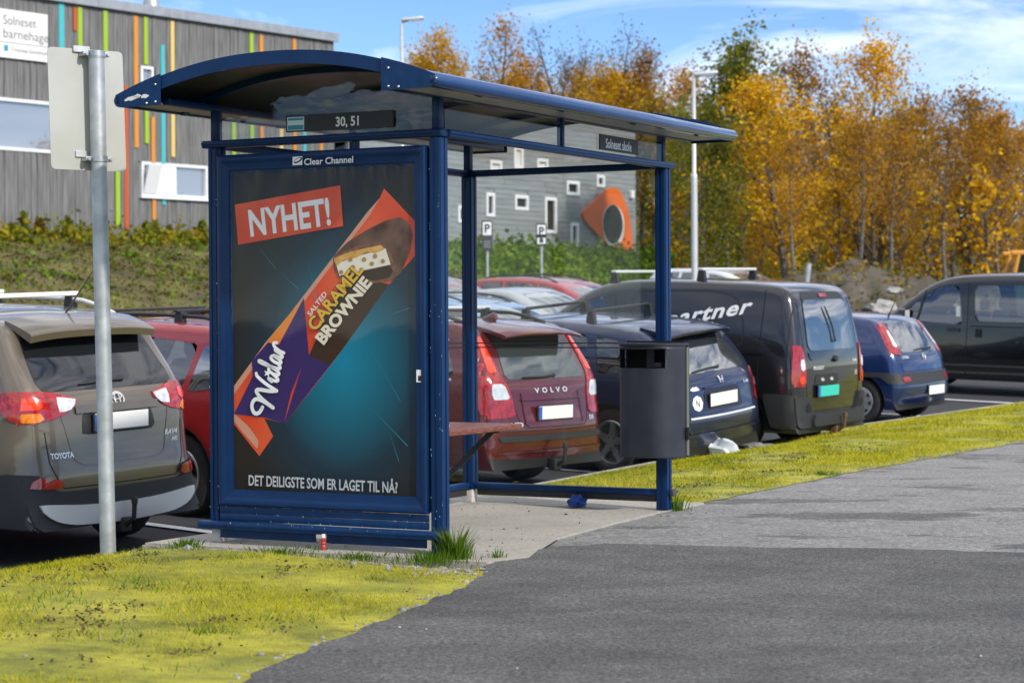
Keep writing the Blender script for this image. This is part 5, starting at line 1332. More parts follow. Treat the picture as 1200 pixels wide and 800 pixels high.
# --- the far row, noses towards us
def far_car(name, label, col, P, H=1.45, est=False, rails=False, yaw=0, L=4.4, metal=.3, kind=0, group='cars in the far row'):
    if kind == 0: pr = estate_profile(L, H, .92, .42)
    else: pr = [(.05, .30, .06, .05), (.0, .5, .12, .08), (.05, .85, .12, .06), (.30, .96, .1, .05), (.75, 1.02, .1, .04), (1.35, H * .95, .09, .03), (1.9, H, .09, .03), (2.5, H * .965, .09, .03), (3.3, .98, .09, .05), (3.9, .86, .14, .09), (L - .1, .72, .16, .12), (L, .5, .16, .14), (L - .04, .3, .1, .12)]
    c = Car(name, label, pr, [(.95, .32), (L - .92, .32)], .87, .22, .6, .92, H - .04, .16, fine=False)
    c.root['group'] = group
    p = paint('far_' + label.split()[0] + label.split()[1], col, metal, .25)
    if kind == 0: wins = [rpoly([(.60, 1.0), (1.22, .97), (1.26, H - .10), (.74, H - .13)], .05), rpoly([(1.32, .96), (2.1, .95), (2.1, H - .08), (1.36, H - .10)], .05), rpoly([(2.2, .95), (3.0, .96), (2.6, H - .14), (2.2, H - .08)], .05)]
    else: wins = [rpoly([(1.12, 1.0), (1.9, .97), (1.9, H - .08), (1.5, H - .11)], .05), rpoly([(2.0, .96), (2.95, .97), (2.45, H - .12), (2.0, H - .08)], .05)]
    c.body(p, None, wins); c.seats((1.6, 2.3), .5)
    xa = 3.3 if kind else L * .60 + .45 * 1.25
    # windscreen laid on from the front
    c.patch('windscreen', MATS['screen_glass'], rpoly([(-.66, .99), (.66, .99), (.54, H - .10), (-.54, H - .10)], .05), 'front', .006, .1)
    c.patch('grille', MATS['car_black'], rpoly([(-.36, .56), (.36, .56), (.38, .70), (-.38, .70)], .03), 'front', .006, .12)
    both(c, [('lamp_clear', 'front', rpoly([(.44, .58), (.78, .62), (.78, .76), (.48, .72)], .03))])
    both(c, [('lamp_red', 'rear', rpoly([(.62, .70), (.80, .70), (.80, .92), (.66, .92)], .03))])
    c.plate(0, .44, MATS['plate_white'], view='front')
    if rails: c.rails(.6, 2.6, .55, MATS['car_black'], .05)
    c.wheels_('5', .20, .64); c.mirror(2.95, .97, p)
    return c
far = [
    ('saloon_car', 'silver saloon car in the far row, nose towards the dark blue hatchback', (0.45, 0.46, 0.47), (508, 40.5), 1.44, 1, False, .5),
    ('estate_car', 'faded red estate car with roof rails in the far row, below the parking signs', (0.34, 0.03, 0.04), (560, 47.0), 1.45, 0, True, .1),
    ('hatchback_car', 'pale blue hatchback in the far row, left of the silver saloon', (0.22, 0.36, 0.55), (430, 35.5), 1.44, 0, True, .3),
    ('hatchback_car', 'dark red hatchback farthest left in the far row beside the first parking sign', (0.22, 0.015, 0.02), (402, 43.0), 1.60, 0, False, .1),
    ('estate_car', 'white-roofed car in the far row behind the dark grey van', (0.6, 0.62, 0.64), (768, 58.0), 1.40, 0, False, .1),
]
for nm, lb, col, (px, Y), H, kd, rl, mt in far:
    c = far_car(nm, lb, col, None, H, rails=rl, kind=kd, metal=mt)
    x = (px - 600) / FPX * Y
    c.stand(Vector((x, Y, 0)), 0, -1)
# ------------------------------------------------------------------ buildings
M('grey_boards', (0.155, 0.155, 0.153), 0.8, var=0.28, scale=5, bump=0.25, bscale=20, stretch=(2.5, 2.5, .18))
M('grey_planks', (0.225, 0.240, 0.250), 0.75, var=0.12, scale=3, bump=0.15, bscale=20, stretch=(.3, .3, 3))
M('white_frame', (0.72, 0.73, 0.75), 0.5)
M('zinc', (0.40, 0.41, 0.43), 0.45, 0.6, var=0.1, scale=4)
M('reflected_white', (0.62, 0.62, 0.60), 0.8)  # white reflection put into the pane colour of the school's upper windows
M('flat_roof', (0.05, 0.05, 0.05), 0.9)
dark_glass('window_glass', (0.10, 0.105, 0.10), 0.30); dark_glass('window_glass_dark', (0.028, 0.024, 0.016), -0.03)
dark_glass('window_glass_blue', (0.22, 0.24, 0.29), 0.25)
PAL = {'cyan': (0.06, 0.42, 0.46), 'lime': (0.30, 0.46, 0.02), 'orange': (0.62, 0.24, 0.03), 'rust': (0.46, 0.085, 0.02), 'sand': (0.66, 0.48, 0.16)}
for k_, c_ in PAL.items(): M('strip_' + k_, c_, 0.6)
BROT = math.atan2(CU.y, CU.x)
def fp_(px, py, off=0.0):
    """photo pixel on the facade line -> (k, z)"""
    p = on_plane(px, py, FK + FN * off, FN); k, d = toK(p.x, p.y); return k, p.z
def building(name, label, cat):
    return empty(name, label, cat, FK + Vector((0, 0, 0)), BROT)    # local x along the facade, y into the building, z up
def bfr(k, d, z): return (k, -d, z)
def bbox(k0, k1, d0, d1, z0, z1, mb=None, mi=0, ch=0):
    mb = mb or MB(); return mb.box(((k0 + k1) / 2, -(d0 + d1) / 2, (z0 + z1) / 2), (abs(k1 - k0), abs(d1 - d0), abs(z1 - z0)), mi=mi, ch=ch)
def facade(mb, k0, k1, z0, z1, d, holes):
    """wall skin with openings left out"""
    ks = sorted({k0, k1} | {h[i] for h in holes for i in (0, 1)}); zs = sorted({z0, z1} | {h[i] for h in holes for i in (2, 3)})
    for a, b in zip(ks[:-1], ks[1:]):
        for c, e in zip(zs[:-1], zs[1:]):
            m, n = (a + b) / 2, (c + e) / 2
            if any(h[0] < m < h[1] and h[2] < n < h[3] for h in holes): continue
            bbox(a, b, d, d - .12, c, e, mb)
    return mb
def window(root, k0, k1, z0, z1, d=0.0, fw=.07, glass='window_glass', deep=.05, mull=()):
    fr = MB(); y0, y1 = d + .035, d - deep - .05
    bbox(k0, k1, y0, y1, z0, z0 + fw, fr); bbox(k0, k1, y0, y1, z1 - fw, z1, fr); bbox(k0, k0 + fw, y0 - .002, y1, z0 + fw, z1 - fw, fr); bbox(k1 - fw, k1, y0 - .002, y1, z0 + fw, z1 - fw, fr)
    for m in mull: bbox(m - .03, m + .03, y0 - .01, y1, z0 + fw, z1 - fw, fr)
    w = fr.build('window', MATS['white_frame'], root)
    bbox(k0 + fw * .8, k1 - fw * .8, d - deep, d - deep - .02, z0 + fw * .8, z1 - fw * .8).build('pane', MATS[glass], w)
    return w
kg = building('kindergarten_building', 'grey kindergarten building of upright boards with scattered coloured strips', 'building')
ZT = 11.12; ZB_ = 2.9; K0, K1 = -26.0, 0.0
def rectpx(x0, x1, y0, y1, off=0.0):
    xm = (x0 + x1) / 2; ym = (y0 + y1) / 2
    return fp_(x0, ym, off)[0], fp_(x1, ym, off)[0], fp_(xm, y1, off)[1], fp_(xm, y0, off)[1]
w1 = rectpx(-60, 100, 116, 177); w2 = rectpx(165.5, 243, 192, 232); w3 = rectpx(164.5, 179.5, 78, 110)
ex_w = [(-24.5, -21.5, 5.3, 6.6)]
holes = [w1, w2, w3]
wall = facade(MB(), K0, K1, ZB_, ZT, -.06, holes).build('wall', MATS['grey_boards'], kg)
# upright boards over the wall, each its own depth: too narrow in the photo to pick apart
random.seed(5); cl = MB(); k = K0
while k < K1 - .02:
    w = .125; cuts = [(ZB_, ZT)]
    for h in holes:
        if h[0] - .02 < k + w and k < h[1] + .02:
            cuts = [q for c in cuts for q in ((c[0], min(c[1], h[2])), (max(c[0], h[3]), c[1])) if q[1] - q[0] > .02]
    dd = random.choice((0.0, .012, .022))
    for z0, z1 in cuts: bbox(k + .008, min(K1, k + w), -.06, dd - .01, z0, z1, cl)
    k += w
tag(cl.build('cladding', MATS['grey_boards'], kg), kind='stuff')
bbox(K0, K1 + .1, .10, -14, ZT, ZT + .20).build('roof', MATS['zinc'], kg)
fl_ = MB(); k = K0
while k < K1: bbox(k, min(K1 + .14, k + 3.0) - .012, .16, .06, ZT - .06, ZT + .235, fl_); k += 3.0
fl_.build('roof_flashing', MATS['zinc'], kg)
bbox(K1 - .12, K1 - .005, -.14, -14, ZB_, ZT, MB()).build('wall', MATS['grey_boards'], kg)
bbox(K0, K1 - .2, -13.8, -14, ZB_, ZT, MB()).build('wall', MATS['grey_boards'], kg)
window(kg, *w1, glass='window_glass_blue', fw=.10, deep=.08); w = window(kg, *w2, glass='window_glass_blue', fw=.10, deep=.08)
window(kg, *w3, glass='window_glass_blue', fw=.09, deep=.08)
a_, b_, c_, d_ = w2; kk = a_ + (b_ - a_) * .52
bbox(a_ + .62, kk, .02, -.06, c_ + .1, d_ - .1).build('sash', MATS['white_frame'], w)
MB().box((a_ + .32, -.18, (c_ + d_) / 2), (.55, .05, d_ - c_ - .16), Matrix.Rotation(.28, 3, 'X')).build('sash', MATS['white_frame'], w)
bbox(a_ - .1, b_ + .1, .12, -.02, c_ - .06, c_ - .002).build('sill', MATS['white_frame'], w)
# coloured strips
for col, xt, yt, xb, yb, wd in (
    ('cyan', 71.3, 4, 73, 58, .21), ('rust', 88, 9, 88.4, 36, .14), ('lime', 93.3, 9, 94.6, 62, .17), ('lime', 123.2, 13, 124.4, 70, .17), ('lime', 137.5, 150, 138.8, 265, .17),
    ('orange', 158.6, 19, 161, 173, .17), ('lime', 170.8, 20.5, 171.2, 76, .16), ('lime', 171.6, 112, 172.8, 168, .16), ('cyan', 190.3, 53, 192, 192, .16), ('sand', 201.3, 25, 204, 184, .16), ('rust', 147.3, 100, 149, 271, .17),
    ('orange', 179.3, 137, 180, 191, .15), ('orange', 180.5, 234, 181.2, 258, .15), ('cyan', 192.3, 234, 192.6, 240, .15), ('lime', 273.5, 90, 274.8, 205, .16), ('lime', 294, 39, 296.5, 200, .16), ('orange', 305.3, 41, 308.5, 230, .16),
    ('sand', 329, 70, 330.5, 185, .16), ('orange', 344.3, 46, 347, 240, .16), ('cyan', 356, 60, 358, 220, .16), ('orange', 376, 90, 377, 200, .15)):
    (k0, z0), (k1, z1) = fp_(xt, yt, .04), fp_(xb, yb, .04); km = (k0 + k1) / 2; hz = max(ZB_, z1)
    bbox(km - wd / 2, km + wd / 2, .045, .0, hz, min(z0, ZT - .07)).build('coloured_strip', MATS['strip_' + col], kg)
# name sign
s0 = rectpx(-14, 55, 29, 73.5, .05); (ka, za), (kb2, zb2) = fp_(-14, 24, .05), fp_(55, 73.5, .05)
sg_ = bbox(ka, kb2, .10, .03, zb2, zb2 + 1.46).build('name_sign', MATS['plate_white'], kg)
def btext(s, k, z, h, width, mat, d=.105, parent=kg, bold=-.004): return put_text(MB(), s, (k, -d, z), (1, 0, 0), (0, 0, h), width, bold).build('lettering', mat, parent)
dk = M('sign_grey', (0.07, 0.07, 0.08), .6)
kt = fp_(4, 50, .1)[0]
btext('Solneset', kt, zb2 + 1.00, .30, 1.25, dk, parent=sg_); btext('barnehage', kt, zb2 + .60, .30, 1.72, dk, parent=sg_)
bbox(ka + .05, kt + 1.75, .108, .10, zb2 + .455, zb2 + .470).build('sign_rule', dk, sg_)
btext('Tromsø kommune', kt + .28, zb2 + .20, .15, 1.50, dk, parent=sg_)
bbox(kt + .02, kt + .17, .108, .10, zb2 + .20, zb2 + .38).build('sign_emblem', M('sign_blue', (.05, .25, .42), .6), sg_)
# roof cowl
vk = fp_(175, 30)[0]; MB().lathe([(.0, 1.6), (.20, 1.6), (.22, 1.15), (.52, 0.1), (.52, -.4)], 20, lambda x, y, h: (vk + 3.75 + x, 4 + y, ZT + .2 + h)).build('roof_cowl', MATS['zinc'], kg, 40)

sc_ = building('school_building', 'pale grey school building with level planks and a big orange panel round an oval window', 'building')
D_ = -.4; ZS = 9.75; Z0 = 2.9; k1_ = fp_(745, 250, D_)[0]; k0_ = 1.2
wins_ = [((569.5, 579.5, 226, 254), 'window_glass_dark'), ((603, 619, 228.7, 246.3), 'window_glass_dark'), ((638.3, 652, 231.3, 273.3), 'window_glass_dark'), ((663.7, 678.7, 212, 229), 'window_glass_dark'),
         ((668.5, 678, 261, 289), 'window_glass_dark'), ((699, 708.3, 205, 219.5), 'window_glass_dark'), ((536.5, 547.5, 241, 261), 'window_glass_dark'), ((574, 588, 188, 203), 'reflected_white'), ((602, 613, 172, 198), 'reflected_white'), ((629, 642, 186, 200), 'reflected_white'), ((460, 476, 215, 250), 'window_glass_dark'), ((500, 520, 190, 215), 'window_glass_dark')]
rw = [(rectpx(*w, D_), g) for w, g in wins_]
facade(MB(), k0_, k1_, Z0, ZS, D_ - .03, [w for w, g in rw]).build('wall', MATS['grey_planks'], sc_)
random.seed(8); cl = MB(); z = Z0
while z < ZS - .02:
    cuts = [(k0_, k1_)]
    for h, g in rw:
        if h[2] - .01 < z + .19 and z < h[3] + .01: cuts = [q for c in cuts for q in ((c[0], min(c[1], h[0])), (max(c[0], h[1]), c[1])) if q[1] - q[0] > .02]
    for a, b in cuts:
        x = a
        while x < b - .02:
            e = min(b, x + random.uniform(2.2, 4.2)); bbox(x, e - .012, D_ + random.uniform(.0, .016), D_ - .03, z + .012, z + .20, cl); x = e
    z += .2
tag(cl.build('cladding', MATS['grey_planks'], sc_), kind='stuff')
bbox(k0_, k1_ + .05, D_ + .05, -14, ZS, ZS + .22).build('roof', MATS['zinc'], sc_)
bbox(k1_ - .1, k1_, D_ - .16, -14, Z0, ZS).build('wall', MATS['grey_planks'], sc_); bbox(k0_, k1_ - .12, -13.8, -14, Z0, ZS).build('wall', MATS['grey_planks'], sc_)
for w, g in rw: window(sc_, *w, d=D_, fw=.13, glass=g, deep=.06)
pan = [(735, 490), (740, 462), (850, 365), (915, 308), (950, 299), (985, 312), (1022, 370), (1060, 480), (1086, 700), (1084, 762), (1062, 782), (1030, 780), (940, 730), (850, 640), (752, 535)]
pk = [fp_(560 + x / 6, 170 + y / 6, D_ + .1) for x, y in chaikin(pan, 2, True)]
op = MB(); op.prism(pk, D_ + .02, D_ + .14, lambda p, q, d: (p, -d, q)); orp = op.build('orange_panel', M('orange_panel', (0.62, 0.115, 0.010), .55), sc_)
oc, oz = fp_(718.8, 264.8, D_ + .14); ox = fp_(731, 264.8, D_ + .14)[0] - oc; orr = oz - fp_(718.8, 289, D_ + .14)[1]
m = MB(); E0, E1 = circ(oc, oz, ox * 1.03, 36, orr * 1.02), circ(oc - .07, oz + .07, ox * .95, 36, orr * .95)
vs = [(x, -(D_ + .155), y) for x, y in E0] + [(x, -(D_ + .175), y) for x, y in E1] + [(x, -(D_ + .145), y) for x, y in E1]
m.add(vs, [(i, (i + 1) % 36, 36 + (i + 1) % 36, 36 + i) for i in range(36)] + [(36 + i, 36 + (i + 1) % 36, 72 + (i + 1) % 36, 72 + i) for i in range(36)])
ow = m.build('oval_window', MATS['white_frame'], sc_, 30)
MB().add([(x, -(D_ + .148), y) for x, y in circ(oc - .07, oz + .07, ox * .955, 36, orr * .955)], [tuple(range(36))]).build('pane', MATS['window_glass_dark'], ow)
lk, lz = fp_(740.5, 228, D_ + .1); bbox(lk - .12, lk + .12, D_ + .18, D_, lz - .17, lz + .17, ch=.04).build('wall_lamp', MATS['white_frame'], sc_)

# ------------------------------------------------------------------ lamp posts and parking signs
def ground_z(x, y):
    k, d = toK(x, y); return max(lot_z(x, y) if d > 11 else -9, terr_z(k, d))
M('galvanised', (0.43, 0.45, 0.46), 0.5, 0.6, var=0.18, scale=9, bump=0.06, bscale=30)
M('pole_paint', (0.55, 0.56, 0.57), 0.5, 0.3, var=0.05)
def street_lamp(px, ytop, Z, label, dirx=1, rtop=.045, rb=.075, step=None):
    p = WP(px, ytop, Z); gz = ground_z(p.x, p.y); h = p.z - gz
    t = empty('street_lamp', label, 'street lamp', (p.x, p.y, gz), 0, 'street lamps round the lot')
    hs = h * .52 if step is None else step - gz
    MB().tube([(0, 0, -.1), (0, 0, hs - .08), (0, 0, hs), (0, 0, hs + .03), (0, 0, h - .15), (dirx * .04, 0, h - .03), (dirx * .22, 0, h)], [rb, rb * .95, rb * .95, rtop * 1.1, rtop * .9, rtop * .8, rtop * .7], 10).build('pole', MATS['pole_paint'], t, 50)
    m = MB(); m.box((dirx * .30, 0, h + .03), (.62, .24, .09), Matrix.Rotation(-.10 * dirx, 3, 'Y'), ch=.04)
    hd = m.build('lamp_head', MATS['pole_paint'], t, 40)
    MB().box((dirx * .36, 0, h - .018), (.36, .17, .02), Matrix.Rotation(-.10 * dirx, 3, 'Y')).build('lamp_glass', MATS['lamp_clear'], hd)
    return t
street_lamp(470.5, 24, 58, 'grey street lamp rising above the shelter roof beside the kindergarten', 1, .05, .08)
street_lamp(813, 88, 54, 'pale street lamp standing behind the roof bars of the dark grey van', 1, .05, .085, WP(813, 205, 54).z)
M('sign_charcoal', (0.045, 0.047, 0.052), 0.5)
def p_sign(px, ytop, ybot, Z, label, second):
    p = WP(px, ytop, Z); q = WP(px, ybot, Z); gz = ground_z(p.x, p.y)
    t = empty('parking_sign', label, 'parking sign', (p.x, p.y, gz), 0, 'parking signs in the far row'); H = p.z - gz; h = p.z - q.z
    MB().tube([(0, .03, -.1), (0, .03, H - .05)], .035, 10).build('pole', MATS['galvanised'], t, 50)
    w = .25; b = MB().box((0, -.02, H - h / 2), (w, .03, h), ch=.012).build('sign_plate', MATS['sign_charcoal'], t)
    MB().box((0, -.038, H - .04 - w * .62), (w * .78, .008, w * 1.22), ch=.003).build('sign_field', MATS['white_print'], b)
    put_text(MB(), 'P', (-.055, -.0435, H - .04 - w * .98), (1, 0, 0), (0, 0, .20), .12, .03).build('lettering', MATS['black_print'], b)
    if second == 'white':
        MB().box((0, -.038, H - h + .03 + .115), (w * .78, .008, .23), ch=.003).build('sign_field', MATS['white_print'], b)
        m = MB(); m.lathe([(0, .004), (.035, .004), (.035, 0)], 12, lambda x, y, hh: (-.005 + x, -.0425 - hh, H - h + .19 + y)); m.box((0, -.0445, H - h + .11), (.09, .004, .10)); m.build('symbol', MATS['sign_charcoal'], b)
    else:
        for i, zz in enumerate((.20, .14, .085)): MB().box((0, -.0375, H - h + zz), (w * .6, .005, .025)).build('print_line', M('sign_mid', (.25, .25, .26), .6), b)
    return t
p_sign(570.8, 258, 293.5, 49, 'charcoal P parking sign with a dark lower panel, nearest the shelter post', 'dark')
p_sign(634.3, 261.5, 287.5, 50, 'charcoal P parking sign with a white symbol below, left of the orange panel', 'white')
p_ = WP(948, 312, 58); q_ = WP(943, 330, 58)
MB().tube([q_ - Vector((0, 0, .6)), p_], .07, 8).build('marker_post', MATS['galvanised'], tag(empty('marker_post', 'short grey post leaning behind the dark grey van', 'post', q_ - Vector((0, 0, .6)))), 50) if False else None
mpo = MB().tube([(0, 0, -.3), (.12, 0, .75)], .075, 10).build('marker_post', MATS['galvanised'], None, 50); mpo.location = (q_.x, q_.y, q_.z - .25); tag(mpo, 'short grey post leaning behind the dark grey van', 'post')
# orange-armed machine cut by the right edge
p_ = WP(1187, 296, 52); gz = ground_z(p_.x, p_.y); hh = p_.z - gz
mc = empty('loading_machine', 'dark green machine with an orange lifting frame, at the right edge', 'machine', (p_.x, p_.y, gz))
og = M('machine_orange', (0.62, 0.27, 0.03), .5)
for y in (0, .9):
    MB().box((.95, y, hh), (2.0, .09, .11), ch=.03).build('frame_bar', og, mc); MB().tube([(.14, y, hh - .04), (.02, y, hh - .62)], .05, 8).build('frame_leg', og, mc, 50)
    MB().tube([(1.8, y, hh - .04), (1.9, y, hh - .62)], .05, 8).build('frame_leg', og, mc, 50)
MB().box((1.0, .45, (hh - .6) / 2 + .25), (1.95, 1.1, hh - 1.0), ch=.06).build('body', M('machine_green', (.012, .035, .018), .6, var=.2), mc)
MB().box((.9, .45, hh - .35), (1.3, .8, .62), ch=.05).build('hood', MATS['machine_green'], mc)
for x in (.2, 1.7):
    for y in (-.1, 1.0): MB().lathe([(0, -.1), (.28, -.12), (.32, -.06), (.32, .06), (.28, .12), (0, .1)], 18, lambda a, b, h: (x + a, y + h, .3 + b)).build('wheel', MATS['tyre'], mc, 40)
# ------------------------------------------------------------------ vegetation
def leaf_mat(name, cols, transl=0.35, objvar=0.25):
    """leaf colour varies leaf by leaf among cols, and a little from plant to plant"""
    if name in MATS: return MATS[name]
    m = bpy.data.materials.new(name); m.use_nodes = True; t = m.node_tree; t.nodes.clear()
    o = t.nodes.new('ShaderNodeOutputMaterial'); ge = t.nodes.new('ShaderNodeNewGeometry'); oi = t.nodes.new('ShaderNodeObjectInfo')
    r = t.nodes.new('ShaderNodeValToRGB'); els = r.color_ramp.elements
    while len(els) < len(cols): els.new(0.5)
    for i, c in enumerate(cols): els[i].position = i / (len(cols) - 1); els[i].color = (*c, 1)
    tcn = t.nodes.new('ShaderNodeTexCoord'); nz = t.nodes.new('ShaderNodeTexNoise'); nz.inputs['Scale'].default_value = 0.9; nz.inputs['Detail'].default_value = 2
    t.links.new(tcn.outputs['Object'], nz.inputs['Vector'])
    a = t.nodes.new('ShaderNodeMath'); a.operation = 'MULTIPLY_ADD'; a.inputs[1].default_value = .55; t.links.new(ge.outputs['Random Per Island'], a.inputs[0])
    b = t.nodes.new('ShaderNodeMath'); b.operation = 'MULTIPLY_ADD'; b.inputs[1].default_value = 1.1; b.inputs[2].default_value = -.33; t.links.new(nz.outputs[0], b.inputs[0]); t.links.new(b.outputs[0], a.inputs[2])
    t.links.new(a.outputs[0], r.inputs[0])
    hv = t.nodes.new('ShaderNodeHueSaturation'); v = t.nodes.new('ShaderNodeMath'); v.operation = 'MULTIPLY_ADD'; v.inputs[1].default_value = objvar * 2; v.inputs[2].default_value = 1 - objvar
    t.links.new(oi.outputs['Random'], v.inputs[0]); t.links.new(v.outputs[0], hv.inputs['Value']); t.links.new(r.outputs[0], hv.inputs['Color'])
    d = t.nodes.new('ShaderNodeBsdfDiffuse'); tr = t.nodes.new('ShaderNodeBsdfTranslucent'); mi = t.nodes.new('ShaderNodeMixShader'); mi.inputs[0].default_value = transl
    t.links.new(hv.outputs[0], d.inputs[0]); t.links.new(hv.outputs[0], tr.inputs[0]); t.links.new(d.outputs[0], mi.inputs[1]); t.links.new(tr.outputs[0], mi.inputs[2]); t.links.new(mi.outputs[0], o.inputs[0])
    MATS[name] = m; return m
def leaves(rng, C, size, flat=0.0):
    """quads of about the given size at centres C, any orientation"""
    n = len(C); nrm = rng.normal(size=(n, 3)); nrm[:, 2] += flat; nrm /= np.linalg.norm(nrm, axis=1)[:, None]
    r = rng.normal(size=(n, 3)); u = np.cross(nrm, r); u /= np.linalg.norm(u, axis=1)[:, None]; v = np.cross(nrm, u)
    s = (size * rng.uniform(.55, 1.35, n))[:, None]; u = u * s * .5; v = v * s * rng.uniform(.6, 1.0, n)[:, None] * .5
    V = np.stack([C - u, C - v * .9, C + u, C + v * .9], 1).reshape(-1, 3); F = np.arange(4 * n).reshape(n, 4)
    return V, F
M('bark_birch', (0.20, 0.185, 0.165), 0.9, col2=(0.05, 0.042, 0.035), scale=7, bump=0.3, stretch=(1, 1, 3))
M('bark_dark', (0.075, 0.062, 0.05), 0.9, var=0.3, scale=8)
leaf_mat('leaf_gold', [(0.22, 0.11, 0.01), (0.52, 0.27, 0.014), (0.66, 0.40, 0.022), (0.42, 0.31, 0.035)])
leaf_mat('leaf_orange', [(0.13, 0.07, 0.02), (0.32, 0.155, 0.02), (0.50, 0.25, 0.022), (0.34, 0.21, 0.035)])
leaf_mat('leaf_green', [(0.05, 0.075, 0.014), (0.12, 0.15, 0.022), (0.24, 0.22, 0.026), (0.36, 0.26, 0.028)])
leaf_mat('leaf_brown', [(0.07, 0.045, 0.03), (0.14, 0.085, 0.045), (0.20, 0.11, 0.03), (0.12, 0.085, 0.05)])
def tree_mesh(seed, H=9.0, spread=1.0, nleaf=2600, size=.17, bare=.25, limbs=20, shape='oval', twigs=60, multi=1):
    rng = np.random.default_rng(seed); wood = MB(); tips = []
    for st in range(multi):
        lean = rng.normal(0, .05, 2) + (rng.normal(0, .12, 2) if multi > 1 else 0); base = Vector((rng.normal(0, .25), rng.normal(0, .25), 0)) if multi > 1 else Vector((0, 0, 0))
        pts = []; r = []
        hh = H * rng.uniform(.8, 1.0) if multi > 1 else H
        for i in range(9):
            t = i / 8; pts.append(base + Vector((lean[0] * hh * t + .18 * math.sin(t * 5 + seed), lean[1] * hh * t + .15 * math.cos(t * 4 + seed), hh * t * .96 - .1))); r.append(max(.014, .12 * (hh / 9) * (1 - t) ** .9 + .012))
        wood.tube(pts, r, 7)
        def at(t): i = min(7, int(t * 8)); return pts[i].lerp(pts[i + 1], t * 8 - i)
        for j in range(limbs // multi):
            t = bare + (1 - bare) * (j + rng.uniform(0, .9)) / (limbs // multi); t = min(t, .97); az = j * 2.4 + rng.uniform(-.5, .5)
            prof = (math.sin(math.pi * min(1, (t - bare) / (1 - bare) * .85 + .14)) if shape == 'oval' else (1.05 - (t - bare) / (1 - bare)))
            L = spread * H * .26 * max(.2, prof) * rng.uniform(.7, 1.15); el = rng.uniform(.5, 1.0)
            p0 = at(t); d = Vector((math.cos(az) * math.cos(el), math.sin(az) * math.cos(el), math.sin(el)))
            p1 = p0 + d * L * .5 + Vector((0, 0, .04 * L)); p2 = p0 + d * L + Vector((0, 0, .10 * L + rng.uniform(-.15, .1)))
            wood.tube([p0, p1, p2], [.035 * (1.1 - t) + .012, .02 * (1.1 - t) + .008, .006], 5, cap=False)
            for q in np.linspace(.25, 1.0, 5): tips.append((p0.lerp(p1, q * 2) if q < .5 else p1.lerp(p2, q * 2 - 1)))
            for q in range(twigs // limbs):
                s0 = p1.lerp(p2, rng.uniform(-.4, .9)); e = s0 + Vector(rng.normal(0, .28, 3)) + Vector((0, 0, .38)); wood.tube([s0, e], [.009, .004], 3, cap=False); tips.append(e)
        tips.append(pts[-1])
    T = np.array([tuple(p) for p in tips]); idx = rng.integers(0, len(T), nleaf)
    keep = rng.random(len(T)) > .22; idx = idx[keep[idx]]
    C = T[idx] + rng.normal(0, 1, (len(idx), 3)) * np.array([.25, .25, .22]) * (H / 9)
    V, F = leaves(rng, C, size)
    return wood, V, F
KINDS_ = {}
def variants(kind, mat, bark, n, **kw):
    for i in range(n):
        w, V, F = tree_mesh(hash_(kind) + i * 7, **kw)
        KINDS_.setdefault(kind, []).append((w.mesh('trunk', MATS[bark], 50), np_mesh('crown', V, F, MATS[mat]), kw.get('H', 9.0)))
def hash_(s): return sum(ord(c) * (i + 3) for i, c in enumerate(s)) % 9973
variants('gold', 'leaf_gold', 'bark_birch', 4, spread=1.15, nleaf=8200, size=.125, bare=.22, limbs=30, twigs=120)
variants('orange', 'leaf_orange', 'bark_birch', 4, spread=.95, nleaf=6000, size=.118, bare=.22, limbs=28, twigs=140)
variants('sparse', 'leaf_orange', 'bark_dark', 3, spread=.75, nleaf=2300, size=.115, bare=.25, limbs=22, twigs=132)
variants('green', 'leaf_green', 'bark_birch', 3, spread=1.0, nleaf=8000, size=.13, bare=.15, limbs=30, twigs=90)
variants('bare', 'leaf_brown', 'bark_dark', 3, spread=1.05, nleaf=2600, size=.10, bare=.12, limbs=42, twigs=420, multi=3)
variants('stem', 'leaf_orange', 'bark_birch', 3, spread=.8, nleaf=3400, size=.118, bare=.48, limbs=20, twigs=80)
variants('sapling', 'leaf_gold', 'bark_birch', 2, H=3.2, spread=1.0, nleaf=700, size=.13, bare=.3, limbs=14, twigs=28)
cnt = {}
def tree(kind, px, ytop, Z, label, group=None, w=1.0, name=None):
    if px < 800 and Z < 99: Z += 14      # behind the school, never before it
    p = WP(px, ytop, Z); gz = ground_z(p.x, p.y); h = max(1.5, p.z - gz)
    i = cnt.get(kind, 0); cnt[kind] = i + 1; tm, cm_, H = KINDS_[kind][i % len(KINDS_[kind])]; s = h / (H * 1.01)
    t = empty(name or {'green': 'aspen_tree', 'sapling': 'birch_sapling'}.get(kind, 'birch_tree'), label, 'tree', (p.x, p.y, gz - .1), random.uniform(0, 6.28), group)
    t.scale = (s * w, s * w, s)
    link('trunk', tm, t); link('crown', cm_, t); return t
random.seed(21)
WG = 'autumn trees of the wood'
